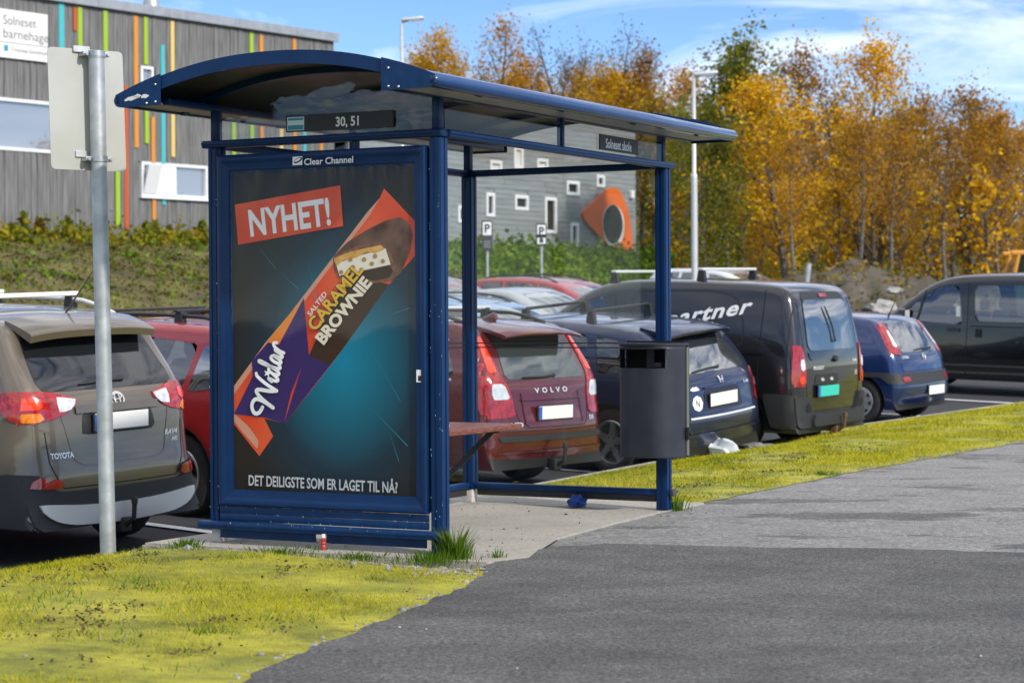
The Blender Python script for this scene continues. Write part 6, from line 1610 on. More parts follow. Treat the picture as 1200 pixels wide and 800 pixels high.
hero = [
    ('gold', 918, 92, 68, 'broad golden birch right of the pale street lamp', 1.45), ('gold', 985, 150, 70, 'golden birch between the broad golden one and the brown bare thicket', 1.0),
    ('green', 872, 40, 82, 'tallest green aspen, right of the pale street lamp', 1.1), ('green', 836, 66, 84, 'green aspen directly behind the pale street lamp', 1.15), ('green', 806, 120, 80, 'yellow-green aspen left of the pale street lamp', 1.0),
    ('orange', 952, 52, 88, 'tall rust-orange birch rising behind the broad golden one', 1.1), ('gold', 1003, 46, 90, 'tallest golden birch in the right half of the wood', .95),
    ('bare', 1027, 88, 70, 'brown nearly leafless thicket of stems above the soil heap', 1.25), ('orange', 1088, 108, 80, 'orange birch above the nose of the black minibus', 1.0),
    ('orange', 1128, 98, 82, 'tall orange birch above the windscreen of the black minibus', 1.15), ('gold', 1062, 120, 78, 'amber birch right of the brown thicket', .9), ('orange', 1165, 128, 80, 'orange birch second from the right edge', 1.0), ('orange', 1198, 124, 78, 'orange birch cut by the right edge', 1.1),
    ('green', 792, 128, 72, 'yellow-green aspen against the far tip of the shelter roof', .9), ('green', 828, 108, 66, 'leafy green aspen right of the street lamp pole', .9), ('green', 850, 150, 67, 'low green aspen between the street lamp and the broad golden birch', .9),
    ('stem', 1000, 128, 64, 'slim pale-stemmed birch at the left edge of the brown thicket', 1.0), ('stem', 1040, 140, 66, 'slim pale-stemmed birch right of the brown thicket', 1.0), ('stem', 1110, 135, 69, 'slim pale-stemmed birch above the minibus windscreen', 1.0), ('stem', 936, 150, 62, 'pale bare trunk standing in front of the broad golden birch', 1.0), ('stem', 1172, 150, 70, 'slim pale-stemmed birch near the right edge', .9),
    ('sapling', 1146, 196, 66, 'small bright orange sapling on the slope above the black minibus', 1.1), ('sapling', 987, 205, 67, 'small orange sapling below the tallest golden birch', .9), ('sapling', 1052, 212, 70, 'yellow sapling beside the brown thicket', 1.0), ('sapling', 800, 215, 76, 'yellow sapling left of the pale street lamp', 1.3),
    ('gold', 768, 100, 92, 'golden birch behind the corner of the school', 1.0), ('orange', 790, 74, 100, 'orange birch behind the far tip of the shelter roof', 1.0),
    ('sparse', 575, 10, 104, 'tall thin birch with few leaves, highest above the shelter roof', 1.0), ('gold', 530, 34, 108, 'golden birch above the middle of the shelter roof', .9), ('bare', 684, 24, 106, 'grey bare crown standing highest behind the school', 1.0), ('bare', 640, 34, 108, 'grey bare crown left of the highest one behind the school', .9),
    ('orange', 612, 62, 110, 'orange birch between the thin tall one and the grey bare crowns', 1.0), ('orange', 745, 58, 106, 'orange birch right of the grey bare crowns', 1.0), ('gold', 506, 60, 110, 'golden birch leftmost above the shelter roof', 1.0), ('gold', 715, 78, 104, 'golden birch below the grey bare crowns', 1.1),
]
for k_, px, yt, Z, lb, w in hero: tree(k_, px, yt, Z, lb, WG, w)
for i in range(14):          # the row behind the roof line
    px = 492 + i * 21 + random.uniform(-6, 6); tree(random.choice(['orange', 'gold', 'orange', 'sparse']), px, random.uniform(66, 100), random.uniform(112, 124), 'birch deep in the wood behind the school', 'birches deep in the wood behind the school', 1.0)
for i in range(38):
    px = 765 + i * 15.5 + random.uniform(-8, 8); tree(random.choice(['orange', 'gold', 'green', 'green' if px < 930 else 'orange', 'bare', 'sparse']), px, random.uniform(112, 178) if px > 830 else random.uniform(100, 155), random.uniform(92, 120), 'birch deep in the wood on the right', 'birches deep in the wood on the right', 1.1)
for i in range(9):
    px = 800 + i * 46 + random.uniform(-9, 9); tree(random.choice(['sapling', 'sapling', 'gold', 'orange']), px, random.uniform(198, 235), random.uniform(72, 90), 'low young birch among the trunks at the edge of the wood', 'low young birches at the edge of the wood', 1.2)

# ground cover on the bank and in the wood, hedge under the school, weeds under the kindergarten
def cover(name, n, kr, dr, size, mat, hgt=.15, seed=1, clump=0, flat=.6, dens=None, kind='stuff', label=None):
    rng = np.random.default_rng(seed)
    if clump:
        ck = rng.uniform(kr[0], kr[1], clump); cd_ = rng.uniform(dr[0], dr[1], clump); ch = rng.uniform(.3, 1.25, clump) * hgt; i = rng.integers(0, clump, n)
        sp = size * 2.6
        k = ck[i] + rng.normal(0, sp, n); d = cd_[i] + rng.normal(0, sp, n); h = np.abs(rng.normal(0, .55, n)) * ch[i]
    else:
        k = rng.uniform(kr[0], kr[1], n); d = rng.uniform(dr[0], dr[1], n); h = rng.uniform(0, hgt, n)
    z = np.array([terr_z(a, b) for a, b in zip(k, d)]) + h
    C = np.stack([FK.x + CU.x * k + FN.x * d, FK.y + CU.y * k + FN.y * d, z], 1)
    V, F = leaves(rng, C, size, flat)
    return tag(link(name, np_mesh(name, V, F, MATS[mat])), kind=kind, label=label)
leaf_mat('leaf_bank', [(0.030, 0.034, 0.008), (0.085, 0.082, 0.014), (0.15, 0.14, 0.025), (0.30, 0.28, 0.16)], .2)
leaf_mat('leaf_hedge', [(0.03, 0.06, 0.008), (0.09, 0.16, 0.018), (0.17, 0.25, 0.025), (0.26, 0.30, 0.06)], .35)
leaf_mat('leaf_weed', [(0.05, 0.085, 0.012), (0.14, 0.17, 0.02), (0.30, 0.27, 0.025), (0.42, 0.20, 0.02)], .35)
leaf_mat('leaf_scrub', [(0.09, 0.04, 0.012), (0.20, 0.10, 0.015), (0.24, 0.19, 0.025), (0.13, 0.14, 0.02)], .3)
cover('bank_plants', 30000, (-48, 3), (1.6, 11.3), .11, 'leaf_bank', .07, 2, 2600)
cover('bank_plants', 5000, (-48, 3), (1.6, 11.3), .16, 'leaf_hedge', .12, 12, 420)
cover('bank_plants', 9000, (3, 20), (1.6, 11), .16, 'leaf_hedge', .2, 3, 700)
cover('weeds', 9000, (-46, 2), (.5, 2.0), .19, 'leaf_weed', .45, 4, 260)
cover('hedge', 17000, (1, 21), (1.6, 8.0), .22, 'leaf_hedge', .5, 5, 420)
cover('hedge', 7000, (19, 32), (1.0, 9), .20, 'leaf_hedge', .5, 6, 220)
cover('undergrowth', 26000, (20, 75), (-46, 1.5), .26, 'leaf_scrub', .7, 7, 900)
cover('undergrowth', 14000, (20, 75), (-24, 3.0), .22, 'leaf_weed', .45, 8, 420)
cover('undergrowth', 12000, (24, 75), (-12, 2.5), .20, 'leaf_hedge', .55, 18, 380)
# tall fireweed stalks against the boards
def fireweed(px, ytop, label, mat='leaf_weed', seed=0):
    k, z = fp_(px, ytop, .9); p = K(k, .9); gz = terr_z(k, .9); h = z - gz; rng = np.random.default_rng(seed + 40)
    t = empty('fireweed', label, 'plant', (p.x, p.y, gz), 0, 'tall weeds against the kindergarten wall')
    MB().tube([(0, 0, -.05), (.05, .02, h * .6), (.02, 0, h)], [.02, .014, .006], 5).build('stem', MATS['bark_dark'], t, 60)
    n = 110; hh = rng.uniform(.15, 1, n) * h; r = (.28 * (1.05 - hh / h) + .06) * rng.random(n); a = rng.uniform(0, 6.28, n)
    V, F = leaves(rng, np.stack([r * np.cos(a), r * np.sin(a), hh], 1), .17, 0); link('foliage', np_mesh('foliage', V, F, MATS[mat]), t); return t
for i, (px, yt, lb, mt) in enumerate(((27, 248, 'tall green-gold weed nearest the left edge', 'leaf_weed'), (47, 256, 'reddish weed second from the left edge', 'leaf_scrub'), (80, 254, 'dark green drooping weed left of the road sign pole', 'leaf_green'), (12, 262, 'yellowing weed at the left edge below the wall', 'leaf_weed'),
        (171, 260, 'leafy green weed below the white kindergarten window', 'leaf_green'), (182, 258, 'orange-tipped weed below the white kindergarten window', 'leaf_weed'), (198, 264, 'dark weed left of the shelter post', 'leaf_green'), (237, 258, 'tall green weed right against the blue shelter post', 'leaf_green'))):
    fireweed(px, yt, lb, mt, i)

# heaps of soil and stones beyond the lot
M('heap_soil', (0.050, 0.041, 0.028), 0.95, col2=(0.115, 0.10, 0.075), scale=1.4, bump=0.9, bscale=8)
M('stone', (0.30, 0.29, 0.27), 0.9, var=0.3, scale=3, bump=0.4)
M('stone_dark', (0.09, 0.10, 0.105), 0.9, var=0.35, scale=3, bump=0.4)
HEAPS = []
def surf_z(x, y):
    z = -9
    for o in HEAPS:
        h_ = o.ray_cast(Vector((x, y, 60)), Vector((0, 0, -1)))
        if h_[0]: z = max(z, h_[1].z)
    return z
def heap(name, px, Z, rx, ry, h, seed):
    p = WP(px, 320, Z); gz = ground_z(p.x, p.y) - .3; m = MB(); n = 56
    for i in range(n + 1):
        for j in range(n + 1):
            x, y = -1 + 2 * i / n, -1 + 2 * j / n; r = math.hypot(x, y); e = max(0, 1 - r ** 1.6)
            z = h * e * (1 + .35 * noise.noise((x * 2.2 + seed, y * 2.2, seed))) + .30 * noise.noise((x * 6, y * 6, seed)) * min(1, e * 3) + .16 * noise.noise((x * 15, y * 15, seed)) * min(1, e * 3) - (.4 if r > 1 else 0)
            m.v.append((p.x + x * rx, p.y + y * ry, gz + z))
    for i in range(n):
        for j in range(n): q = i * (n + 1) + j; m.f.append((q, q + n + 1, q + n + 2, q + 1)); m.m.append(0)
    o = m.build(name, MATS['heap_soil'], None, 80); bpy.context.view_layer.update(); HEAPS.append(o); return tag(o, kind='structure')
heap('soil_heap', 1010, 60, 4.2, 3.5, 1.9, 1.0); heap('soil_heap', 935, 63, 5.0, 3.5, 1.5, 4.0); heap('soil_heap', 1120, 66, 6.5, 4, 1.3, 7.0); heap('soil_heap', 850, 62, 4.5, 3, 1.2, 9.0)
def rock_mesh(seed, mat, sub=2):
    bm = bmesh.new(); bmesh.ops.create_icosphere(bm, subdivisions=sub, radius=1)
    for v in bm.verts:
        q = v.co * 1.1 + Vector((seed * 3.1, 0, 0)); v.co *= 1 + .55 * noise.noise(q) + .30 * noise.noise(q * 2.7); v.co.z *= .7
    me = bpy.data.meshes.new('boulder'); bm.to_mesh(me); bm.free(); me.materials.append(MATS[mat]); auto_smooth(me, 30); return me
RK = [rock_mesh(i, 'stone') for i in range(3)] + [rock_mesh(i + 5, 'stone_dark') for i in range(3)]
def boulder(px, py, Z, r, dark, label, group=None):
    p = WP(px, py, Z); gq = max(ground_z(p.x, p.y), surf_z(p.x, p.y)); p.z = gq + r * .18; o = link('boulder', random.choice(RK[3:] if dark else RK[:3])); o.location = p; o.scale = (r, r * random.uniform(.7, 1.1), r * random.uniform(.6, .9)); o.rotation_euler = (0, random.uniform(-.4, .4), random.uniform(0, 6))
    tag(o, label, 'boulder', group or 'boulders beyond the lot')
boulder(836, 275, 66, .35, False, 'pale boulder on the slope right of the street lamp'); boulder(855, 279, 66, .30, False, 'pale slab boulder lower right of the first pale one')
boulder(905, 284, 66, .35, False, 'white boulder under the broad golden birch'); boulder(833, 300, 62, .25, False, 'small pale boulder above the roof bar of the dark grey van')
boulder(1048, 326, 54, .35, False, 'long pale stone on the rock pile beside the black minibus'); boulder(1040, 338, 53, .25, False, 'small pale stone low on the rock pile'); boulder(1060, 318, 55, .22, False, 'small light stone at the top of the rock pile')
for i in range(18):
    boulder(random.uniform(1005, 1085), random.uniform(312, 352), random.uniform(54, 58), random.uniform(.15, .42), random.random() < .8, 'grey stone in the rock pile left of the black minibus', 'grey stones of the rock pile')
for i in range(14):
    boulder(random.uniform(965, 1180), random.uniform(285, 320), random.uniform(62, 66), random.uniform(.15, .4), random.random() < .6, 'stone lying on the soil heaps', 'stones lying on the soil heaps')

# scrub and grass on the heaps
def heap_cover(n, px, Zr, seed, mat, size):
    rng = np.random.default_rng(seed); C = []
    while len(C) < n:
        Z = rng.uniform(*Zr); p = WP(rng.uniform(*px), 300, Z); z = surf_z(p.x, p.y)
        if z < -5: continue
        if noise.noise((p.x * .5, p.y * .5, seed)) < .05: continue
        for q in range(10): C.append((p.x + rng.normal(0, .25), p.y + rng.normal(0, .25), z + abs(rng.normal(0, .14))))
    V, F = leaves(rng, np.array(C), size, .4); return tag(link('scrub', np_mesh('scrub', V, F, MATS[mat])), kind='stuff')
heap_cover(1700, (780, 1200), (56, 70), 3, 'leaf_scrub', .13); heap_cover(1800, (780, 1200), (56, 70), 8, 'leaf_bank', .15)
# ------------------------------------------------------------------ road sign seen from behind
PX_, PY_ = WP(127, 652, 11.95).x, 11.95
a_, b_ = toS(PX_, PY_); vt = (b_ - eb(a_)) / (kb(a_) - eb(a_)); gz = verge_z(a_, vt)
rs = empty('road_sign', 'grey road sign seen from behind on a leaning galvanised pole', 'road sign', (PX_, PY_, gz))
lean = Vector((-.0155, .0, 1))
HS = WP(113, 62, 11.95).z - gz
ln = lambda z: Vector((-.0165 * z, 0, z))
MB().tube([ln(-.2), ln(HS * .5), ln(HS)], .0445, 20).build('pole', MATS['galvanised'], rs, 50)
MB().lathe([(.0, .012), (.043, .010), (.047, .0), (.047, -.03)], 20, lambda x, y, h: tuple(ln(HS + h) + Vector((x, y, 0)))).build('pole_cap', MATS['galvanised'], rs, 40)
plm = M('sign_back', (0.40, 0.405, 0.375), 0.55, 0.15, var=0.06, scale=3)
ang = R(36); ex = Vector((math.cos(ang), math.sin(ang), 0)); ez = Vector((-.026, 0, 1)).normalized(); en = Vector((-ex.y, ex.x, 0))
top = WP(105, 58.5, 12.0); bot = WP(108, 200, 12.0); ph = (top - bot).length; cz = (top.z + bot.z) / 2 - gz
c0_ = ln(cz) + en * .060 + ex * (-.035); pw = .455
q = rpoly([(-pw / 2, -ph / 2), (pw / 2, -ph / 2), (pw / 2, ph / 2), (-pw / 2, ph / 2)], .03, 4)
MB().prism(q, 0, .003, lambda u, w, d: tuple(c0_ + ex * u + ez * w + en * d)).build('sign_plate', plm, rs)
for zz in (.455, -.41):
    z = cz + ph * zz; m = MB(); m.lathe([(.0445, -.016), (.0505, -.016), (.0505, .016), (.0445, .016)], 20, lambda x, y, h: tuple(ln(z + h) + Vector((x, y, 0))))
    cl = m.build('clamp', MATS['steel'], rs, 30)
    rt = Matrix((ex, en, ez)).transposed()
    for sx in (-1, 1):
        MB().box(ln(z) + ex * sx * .062 + en * .03, (.035, .07, .026), rt, ch=.003).build('clamp_lug', MATS['steel'], cl)
        MB().lathe([(0, .012), (.009, .012), (.009, 0)], 6, lambda x, y, h: tuple(ln(z) + ex * (sx * .066 + x) + ez * y - en * (.005 + h))).build('bolt', MATS['steel'], cl)
    MB().box(ln(z + .028) + ex * -.065 + en * .053, (.10, .010, .035), rt, ch=.002).build('bracket', MATS['galvanised'], rs)

# ------------------------------------------------------------------ litter bin on the far front post
M('bin_metal', (0.028, 0.031, 0.042), 0.45, 0.1, var=0.18, scale=5, bump=0.03, spec=.35)
M('bin_edge', (0.16, 0.17, 0.12), 0.5, 0.3)
ab = LA - 0.10
bl, br = loc(728, 470, (ab - .12, 0, 0), (1, 0, 0)).y, loc(801.5, 470, (ab - .10, 0, 0), (1, 0, 0)).y
z1_, z0_ = loc(765, 405, (ab - .16, 0, 0), (1, 0, 0)).z, loc(765, 536, (ab - .2, 0, 0), (1, 0, 0)).z
bc, bwid = (bl + br) / 2, (bl - br)
lb_ = Matrix.Translation(SB) @ Matrix.Rotation(SROT, 4, 'Z')
binr = empty('litter_bin', 'dark slate litter bin with a dent below its slot, hung on the far front post', 'litter bin', lb_ @ Vector((ab, bc, 0)), SROT)
def bp_(t, z, sc=1.0):
    """front curve: t from -1 (left edge) to 1 (right edge)"""
    y = -t * bwid / 2 * sc; x = -.07 - .21 * sc * math.sqrt(max(0, 1 - abs(t) ** 3.2)); return (x, y, z)
zo0, zo1 = z1_ - (431 - 405) / 131 * (z1_ - z0_), z1_ - (409 - 405) / 131 * (z1_ - z0_)
NT = 44; T_ = np.sin(np.linspace(-math.pi / 2, math.pi / 2, NT + 1)); Zs = [z0_, z0_ + .006] + list(np.linspace(z0_ + .03, zo0 - .001, 9)) + [zo0, zo1, z1_]
m = MB(); 
for z in Zs:
    for t in T_:
        x, y, zz = bp_(t, z); g = math.exp(-(((t + .12) / .12) ** 2 + ((z - zo0 + .035) / .035) ** 2)) * .012; m.v.append((x + g, y, zz))
nn = NT + 1
for i in range(len(Zs) - 1):
    for j in range(NT):
        tm_ = (T_[j] + T_[j + 1]) / 2
        if Zs[i] >= zo0 - 1e-6 and Zs[i + 1] <= zo1 + 1e-6 and -.90 < tm_ < .70: continue
        m.f.append((i * nn + j, i * nn + j + 1, (i + 1) * nn + j + 1, (i + 1) * nn + j)); m.m.append(0)
body = m.build('body', MATS['bin_metal'], binr, 50)
sm_ = body.modifiers.new('thickness', 'SOLIDIFY'); sm_.thickness = .004
side = [bp_(t, 0)[:2] for t in T_]
MB().prism([(x * 1.015 - .0, y * 1.02) for x, y in side] + [(-.03, side[-1][1] * 1.02), (-.03, side[0][1] * 1.02)], z1_ + .001, z1_ + .016, lambda p, q, d: (p, q, d)).build('lid', MATS['bin_metal'], binr, 30)
MB().prism([(x * .985, y * .985) for x, y in side], z0_ + .006, z0_ + .012, lambda p, q, d: (p, q, d)).build('floor', MATS['car_black'], binr)
ins = MB().prism([(x * .80, y * .86) for x, y in side], z0_ + .03, zo0 - .03, lambda p, q, d: (p, q, d)); ins.box((-.06, 0, (zo0 + zo1) / 2), (.01, bwid * .94, zo1 - zo0 + .1)); ins.build('liner', MATS['car_gap'], binr)
MB().box((-.10, bwid * .02, (zo0 + zo1) / 2), (.04, .05, zo1 - zo0)).build('hanger', MATS['grey_cap'], binr)
MB().box((-.16, -bwid * .17, zo0 + .018), (.05, .05, .03), ch=.004).build('ashtray', MATS['grey_cap'], binr)
MB().box((-.035, 0, (z0_ + z1_) / 2), (.02, bwid * 1.02, z1_ - z0_)).build('back_plate', MATS['bin_metal'], binr)
MB().box((-.052, -bwid / 2 - .002, (z0_ + z1_) / 2), (.030, .008, z1_ - z0_ - .02)).build('hinge_strip', MATS['bin_edge'], binr)
zl = z1_ - (508 - 405) / 131 * (z1_ - z0_)
MB().box((-.07, -bwid / 2 - .014, zl), (.035, .026, .075), ch=.006).lathe([(0, .014), (.014, .012), (.016, 0)], 12, lambda x, y, h: (-.07 + x, -bwid / 2 - .026 - h, zl + y)).build('lock', MATS['rubber'], binr)
MB().box((.0, 0.0, z1_ - .12), (.07, .09, .04)).build('mount', MATS['dark_plastic'], binr)
MB().box((.0, 0.0, z0_ + .12), (.07, .09, .04)).build('mount', MATS['dark_plastic'], binr)

# ------------------------------------------------------------------ small litter
def crumple(name, label, cat, P, size, mat, seed, sub=3, amp=.45):
    bm = bmesh.new(); bmesh.ops.create_icosphere(bm, subdivisions=sub, radius=1)
    for v in bm.verts:
        q = v.co * 1.5 + Vector((seed, seed * .7, 0)); r = 1 + amp * noise.noise(q) + amp * .7 * abs(noise.noise(q * 2.3)) ; v.co = Vector((v.co.x * size[0] * r, v.co.y * size[1] * r, max(-.02, v.co.z + .35) * size[2] * r))
    me = bpy.data.meshes.new(name); bm.to_mesh(me); bm.free(); me.materials.append(mat); auto_smooth(me, 28)
    o = link(name, me); o.location = P; o.rotation_euler = (0, 0, seed); tag(o, label, cat); return o
M('blue_cloth', (0.012, 0.055, 0.24), .8, var=.2, scale=30); M('white_plastic', (0.62, 0.66, 0.70), .35, var=.05, scale=9); M('grey_cloth', (0.20, 0.20, 0.18), .9, var=.3, scale=20)
crumple('glove', 'crumpled blue glove lying under the far rail of the shelter', 'glove', S(LA - .10, .62, .012), (.075, .05, .040), MATS['blue_cloth'], 1.3, 3, .75)
pb2 = WP(846, 531, 21.6); za_ = kz(toS(pb2.x, pb2.y)[0])
bag = crumple('plastic_bag', 'white plastic bag lying on the kerb behind the dark blue hatchback', 'plastic bag', (pb2.x, pb2.y + .0, za_ + .02), (.20, .12, .13), MATS['white_plastic'], 2.1, 3, .38)
hl = MB(); hl.tube([Vector((-.10, 0, .12)), Vector((-.20, -.03, .10)), Vector((-.25, -.04, .03)), Vector((-.27, -.05, -.02))], [.02, .028, .022, .012], 8); h_ = hl.build('bag_handle', MATS['white_plastic'], bag, 60); h_.rotation_euler = (0, 0, -2.1)
pr_ = WP(884, 527, 22.6); crumple('rag', 'grey rag lying on the kerb right of the white bag', 'rag', (pr_.x, pr_.y, kz(toS(pr_.x, pr_.y)[0]) + .01), (.20, .12, .05), MATS['grey_cloth'], 3.7)
bt = empty('small_bottle', 'small red bottle with a white cap standing before the kick boards', 'bottle', tuple(SM @ Vector((-.068, loc(380, 632, (-.06, 0, 0), (1, 0, 0)).y, 0.0))))
MB().lathe([(0, 0), (.016, 0), (.017, .02), (.013, .028), (.017, .036), (.013, .046), (.016, .056), (.009, .066)], 14).build('body', M('red_plastic', (.34, .035, .03), .4), bt, 40)
MB().lathe([(.010, .064), (.010, .082), (0, .084)], 12).build('cap', MATS['white_print'], bt, 40)
lf = MB().add([(0, 0, 0), (.03, .012, .012), (.05, 0, .004), (.03, -.014, .010)], [(0, 1, 2, 3)]).build('fallen_leaf', M('leaf_yellow', (.55, .30, .02), .7)); lf.location = SM @ Vector((LA - .045, 1.13, RZ + .035)); tag(lf, 'orange fallen leaf resting on the far rail', 'leaf')

# ------------------------------------------------------------------ grass, tufts, gravel
def in_slab(a, b): return (a > -.235) & (a < 3.40) & (b < 1.80)
leaf_mat('grass_blade', [(0.12, 0.12, 0.015), (0.30, 0.30, 0.018), (0.52, 0.47, 0.030), (0.50, 0.40, 0.10)], .3, 0.0)
leaf_mat('grass_green', [(0.05, 0.10, 0.010), (0.10, 0.19, 0.016), (0.17, 0.26, 0.025)], .35, 0.0)
def blades(rng, P, h, w, lean=.5):
    n = len(P); a = rng.uniform(0, 2 * math.pi, n); hh = h * rng.uniform(.5, 1.4, n); u = np.stack([np.cos(a), np.sin(a), np.zeros(n)], 1) * (w * rng.uniform(.6, 1.3, n))[:, None]
    b = rng.uniform(0, 2 * math.pi, n); t = np.stack([np.cos(b) * lean * hh, np.sin(b) * lean * hh, hh], 1) * rng.uniform(.5, 1, n)[:, None]
    return np.stack([P - u, P + u, P + t], 1).reshape(-1, 3), np.arange(3 * n).reshape(n, 3)
def grass(name, n, ar, h, w, seed, tr=(0.0, .985)):
    rng = np.random.default_rng(seed); a = rng.uniform(*ar, n); t = rng.uniform(*tr, n)
    ebv = np.interp(a, EA, EB) + rng.normal(0, .02, n); kbv = np.interp(a, KA, KB); b = ebv + (kbv - ebv) * t
    dn = np.array([noise.noise((x * 1.3, y * 1.3, 4.0)) for x, y in zip(a, b)]); near_edge = (t < .04) | (t > .93)
    keep = ~in_slab(a, b) & (rng.random(n) < np.clip(.70 + dn * 2.2, .06, 1)) & (~near_edge | (rng.random(n) < .3))
    a, b, t, dn = a[keep], b[keep], t[keep], dn[keep]
    z = np.array([verge_z(x, y) for x, y in zip(a, t)]) - .004
    P = np.stack([SB.x + SU.x * a + SW.x * b, SB.y + SU.y * a + SW.y * b, z], 1)
    V, F = blades(rng, P, h * np.clip(1 + dn, .5, 1.7), w, .8)
    return tag(link(name, np_mesh(name, V, F, MATS['grass_blade'])), kind='stuff')
grass('grass', 150000, (-5.2, 1.2), .022, .0020, 1)
grass('grass', 110000, (1.2, 12), .030, .0036, 2)
grass('grass', 50000, (12, 26), .034, .007, 3)
def tuft(px, py, a, h, n, label, r=.07, seed=0, mat='grass_green'):
    P = SM @ Vector((a, loc(px, py, (a, 0, 0), (1, 0, 0)).y, 0)); aa, bb_ = toS(P.x, P.y); P.z = -.01
    rng = np.random.default_rng(seed + 9); c = np.abs(rng.normal(0, r, (n, 1))) * np.ones((1, 1)); an = rng.uniform(0, 6.28, n)
    rad = np.abs(rng.normal(0, r, n)); base = np.stack([rad * np.cos(an), rad * np.sin(an), np.zeros(n)], 1); hh = h * rng.uniform(.4, 1.15, n) * np.clip(1.2 - rad / (3 * r), .3, 1)
    out = np.stack([np.cos(an), np.sin(an), np.zeros(n)], 1) * (hh * rng.uniform(.1, .75, n))[:, None]; b = rng.uniform(0, 6.28, n); u = np.stack([np.cos(b), np.sin(b), np.zeros(n)], 1) * .0022
    mid = base + out * .35 + np.array([0, 0, 1]) * (hh * .62)[:, None]; tip = base + out + np.array([0, 0, 1]) * hh[:, None]
    V = np.stack([base - u, base + u, mid + u * .8, tip, mid - u * .8], 1).reshape(-1, 3); F = np.arange(5 * n).reshape(n, 5)
    o = link('grass_tuft', np_mesh('grass_tuft', V, F, MATS[mat])); o.location = P; tag(o, label, 'grass tuft', 'grass tufts round the slab', 'stuff'); return o
tuft(533, 668, -.12, .17, 330, 'tall green grass tuft at the foot of the near corner post', .05, 1)
tuft(505, 665, -.26, .07, 320, 'spreading grass tuft before the slab, left of the tallest one', .12, 2)
tuft(582, 652, .02, .06, 50, 'small grass tuft where slab and footpath meet', .03, 3)
tuft(793, 598, LA + .06, .11, 150, 'grass tuft at the foot of the far front post', .05, 4)
tuft(218, 663, -.24, .055, 260, 'grass clump at the left corner of the slab', .06, 5)
tuft(330, 668, -.26, .04, 360, 'low grass fringe in front of the poster end of the slab', .22, 6)
tuft(420, 668, -.26, .035, 260, 'thin grass fringe below the right half of the poster', .16, 7)
tuft(965, 552, 6.0, .05, 160, 'dark green patch in the lawn right of the bin', .10, 8)
# pebbles and crumbs
def pebbles(name, pts, rad, mat, seed):
    rng = np.random.default_rng(seed); bm = bmesh.new(); bmesh.ops.create_icosphere(bm, subdivisions=1, radius=1); B = np.array([v.co[:] for v in bm.verts]); Fb = np.array([[v.index for v in f.verts] for f in bm.faces]); bm.free()
    n = len(pts); s = rad * np.exp(rng.normal(0, .45, n)); sc = np.stack([s * rng.uniform(.7, 1.3, n), s * rng.uniform(.7, 1.3, n), s * rng.uniform(.4, .8, n)], 1)
    V = (B[None] * (1 + rng.normal(0, .13, (n, len(B), 1)))) * sc[:, None] + np.array(pts)[:, None]
    F = Fb[None] + (np.arange(n) * len(B))[:, None, None]
    return tag(link(name, np_mesh(name, V.reshape(-1, 3), F.reshape(-1, 3), MATS[mat])), kind='stuff')
M('gravel', (0.34, 0.33, 0.32), .9, col2=(0.13, 0.125, 0.12), scale=18); M('crumb', (0.05, 0.04, 0.03), .95, var=.4, scale=30); M('pale_stone', (0.62, 0.60, 0.57), .9, var=.15, scale=30)
rng = np.random.default_rng(4)
def vpt(a, b): t = (b - eb(a)) / (kb(a) - eb(a)); p = S(a, b, verge_z(a, t)); return (p.x, p.y, p.z + .002)
pts = [vpt(-.36 + rng.normal(0, .12), -.22 + rng.normal(0, .16) + .1) for _ in range(420)] + [vpt(-.55 + rng.normal(0, .12), -.35 + rng.normal(0, .08)) for _ in range(160)]
pts += [vpt(rng.normal(-.35, .14), rng.normal(1.45, .22)) for _ in range(90)] + [vpt(rng.uniform(-1.2, .6), 2.72 + rng.normal(0, .09) - .0) for _ in range(420)] + [vpt(a, eb(a) + abs(rng.normal(0, .05))) for a in rng.uniform(-4, -.5, 90)]
pts += [vpt(a, eb(a) + abs(rng.normal(0.02, .04))) for a in rng.uniform(3.5, 11, 160)]
pebbles('gravel', pts, .0075, 'gravel', 5)
pts = [vpt(rng.uniform(-3.6, 0), b) for b in rng.uniform(-.6, 2.6, 150) if True]; pebbles('gravel', pts, .0045, 'gravel', 6)
pts = []
for _ in range(90):
    a, b = rng.uniform(-.1, 2.9), rng.uniform(-.3, 1.4); q = S(a, b, .001); pts.append(tuple(q))
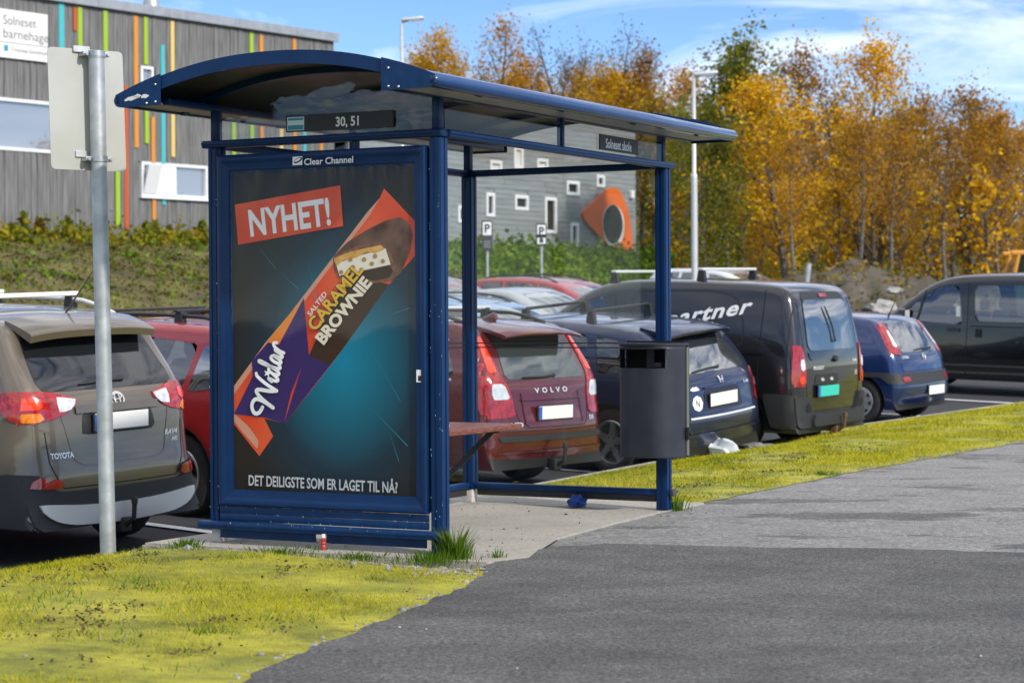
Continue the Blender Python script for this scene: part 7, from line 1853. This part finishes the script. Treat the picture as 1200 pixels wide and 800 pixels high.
pebbles('crumbs', pts, .0045, 'crumb', 7)
pts = [tuple(S(rng.uniform(-4, 8), rng.uniform(-4, -.4), .002)) for _ in range(45)]; pebbles('crumbs', pts, .0032, 'pale_stone', 8)
# greener, longer blades in clumps over the lawn
rng = np.random.default_rng(14); C = []
for _ in range(420):
    a, t = rng.uniform(-4.6, 11), rng.uniform(.04, .92); b = eb(a) + (kb(a) - eb(a)) * t
    if in_slab(np.array(a), np.array(b)): continue
    n = rng.integers(8, 40); r_ = rng.uniform(.03, .12)
    for _ in range(n):
        aa, b2 = a + rng.normal(0, r_), b + rng.normal(0, r_)
        if not in_slab(np.array(aa), np.array(b2)): C.append(vpt(aa, b2))
V, F = blades(rng, np.array(C), .036, .0024, .7); tag(link('grass', np_mesh('grass', V, F, MATS['grass_green'])), kind='stuff')
# dead moss and litter: low dark flecks
C = []
for _ in range(260):
    a, t = rng.uniform(-4.6, 9), rng.uniform(.05, .95); b = eb(a) + (kb(a) - eb(a)) * t
    if in_slab(np.array(a), np.array(b)): continue
    for _ in range(rng.integers(6, 40)):
        p = vpt(a + rng.normal(0, .07), b + rng.normal(0, .05)); C.append((p[0], p[1], p[2] + .010))
V, F = leaves(rng, np.array(C), .018, 2.0); tag(link('dead_moss', np_mesh('dead_moss', V, F, M('moss_brown', (.085, .062, .022), .95, var=.4, scale=25))), kind='stuff')
# bare soil: dark crumbs under the slab edge and along the kerb
pts = [vpt(rng.normal(-.27, .035), rng.uniform(-.2, 1.7)) for _ in range(1400)] + [vpt(rng.uniform(-.9, .6), rng.normal(2.3, .25)) for _ in range(1200)]; pebbles('soil_crumbs', pts, .006, 'crumb', 9)

# painted stall lines and the drive beyond
o0 = Vector((-3.02, 15.62, 0))
for t in (1.45, 4.35, 7.25, 10.15, 12.9, 15.6, 18.4, -1.45):
    p = o0 + CU * t; lot_line(p + CV * (-.9), p + CV * 4.6)
for t in (18.4, 21.2, 24, 27): p = o0 + CU * t; lot_line(p + CV * 4, p + CV * 9)
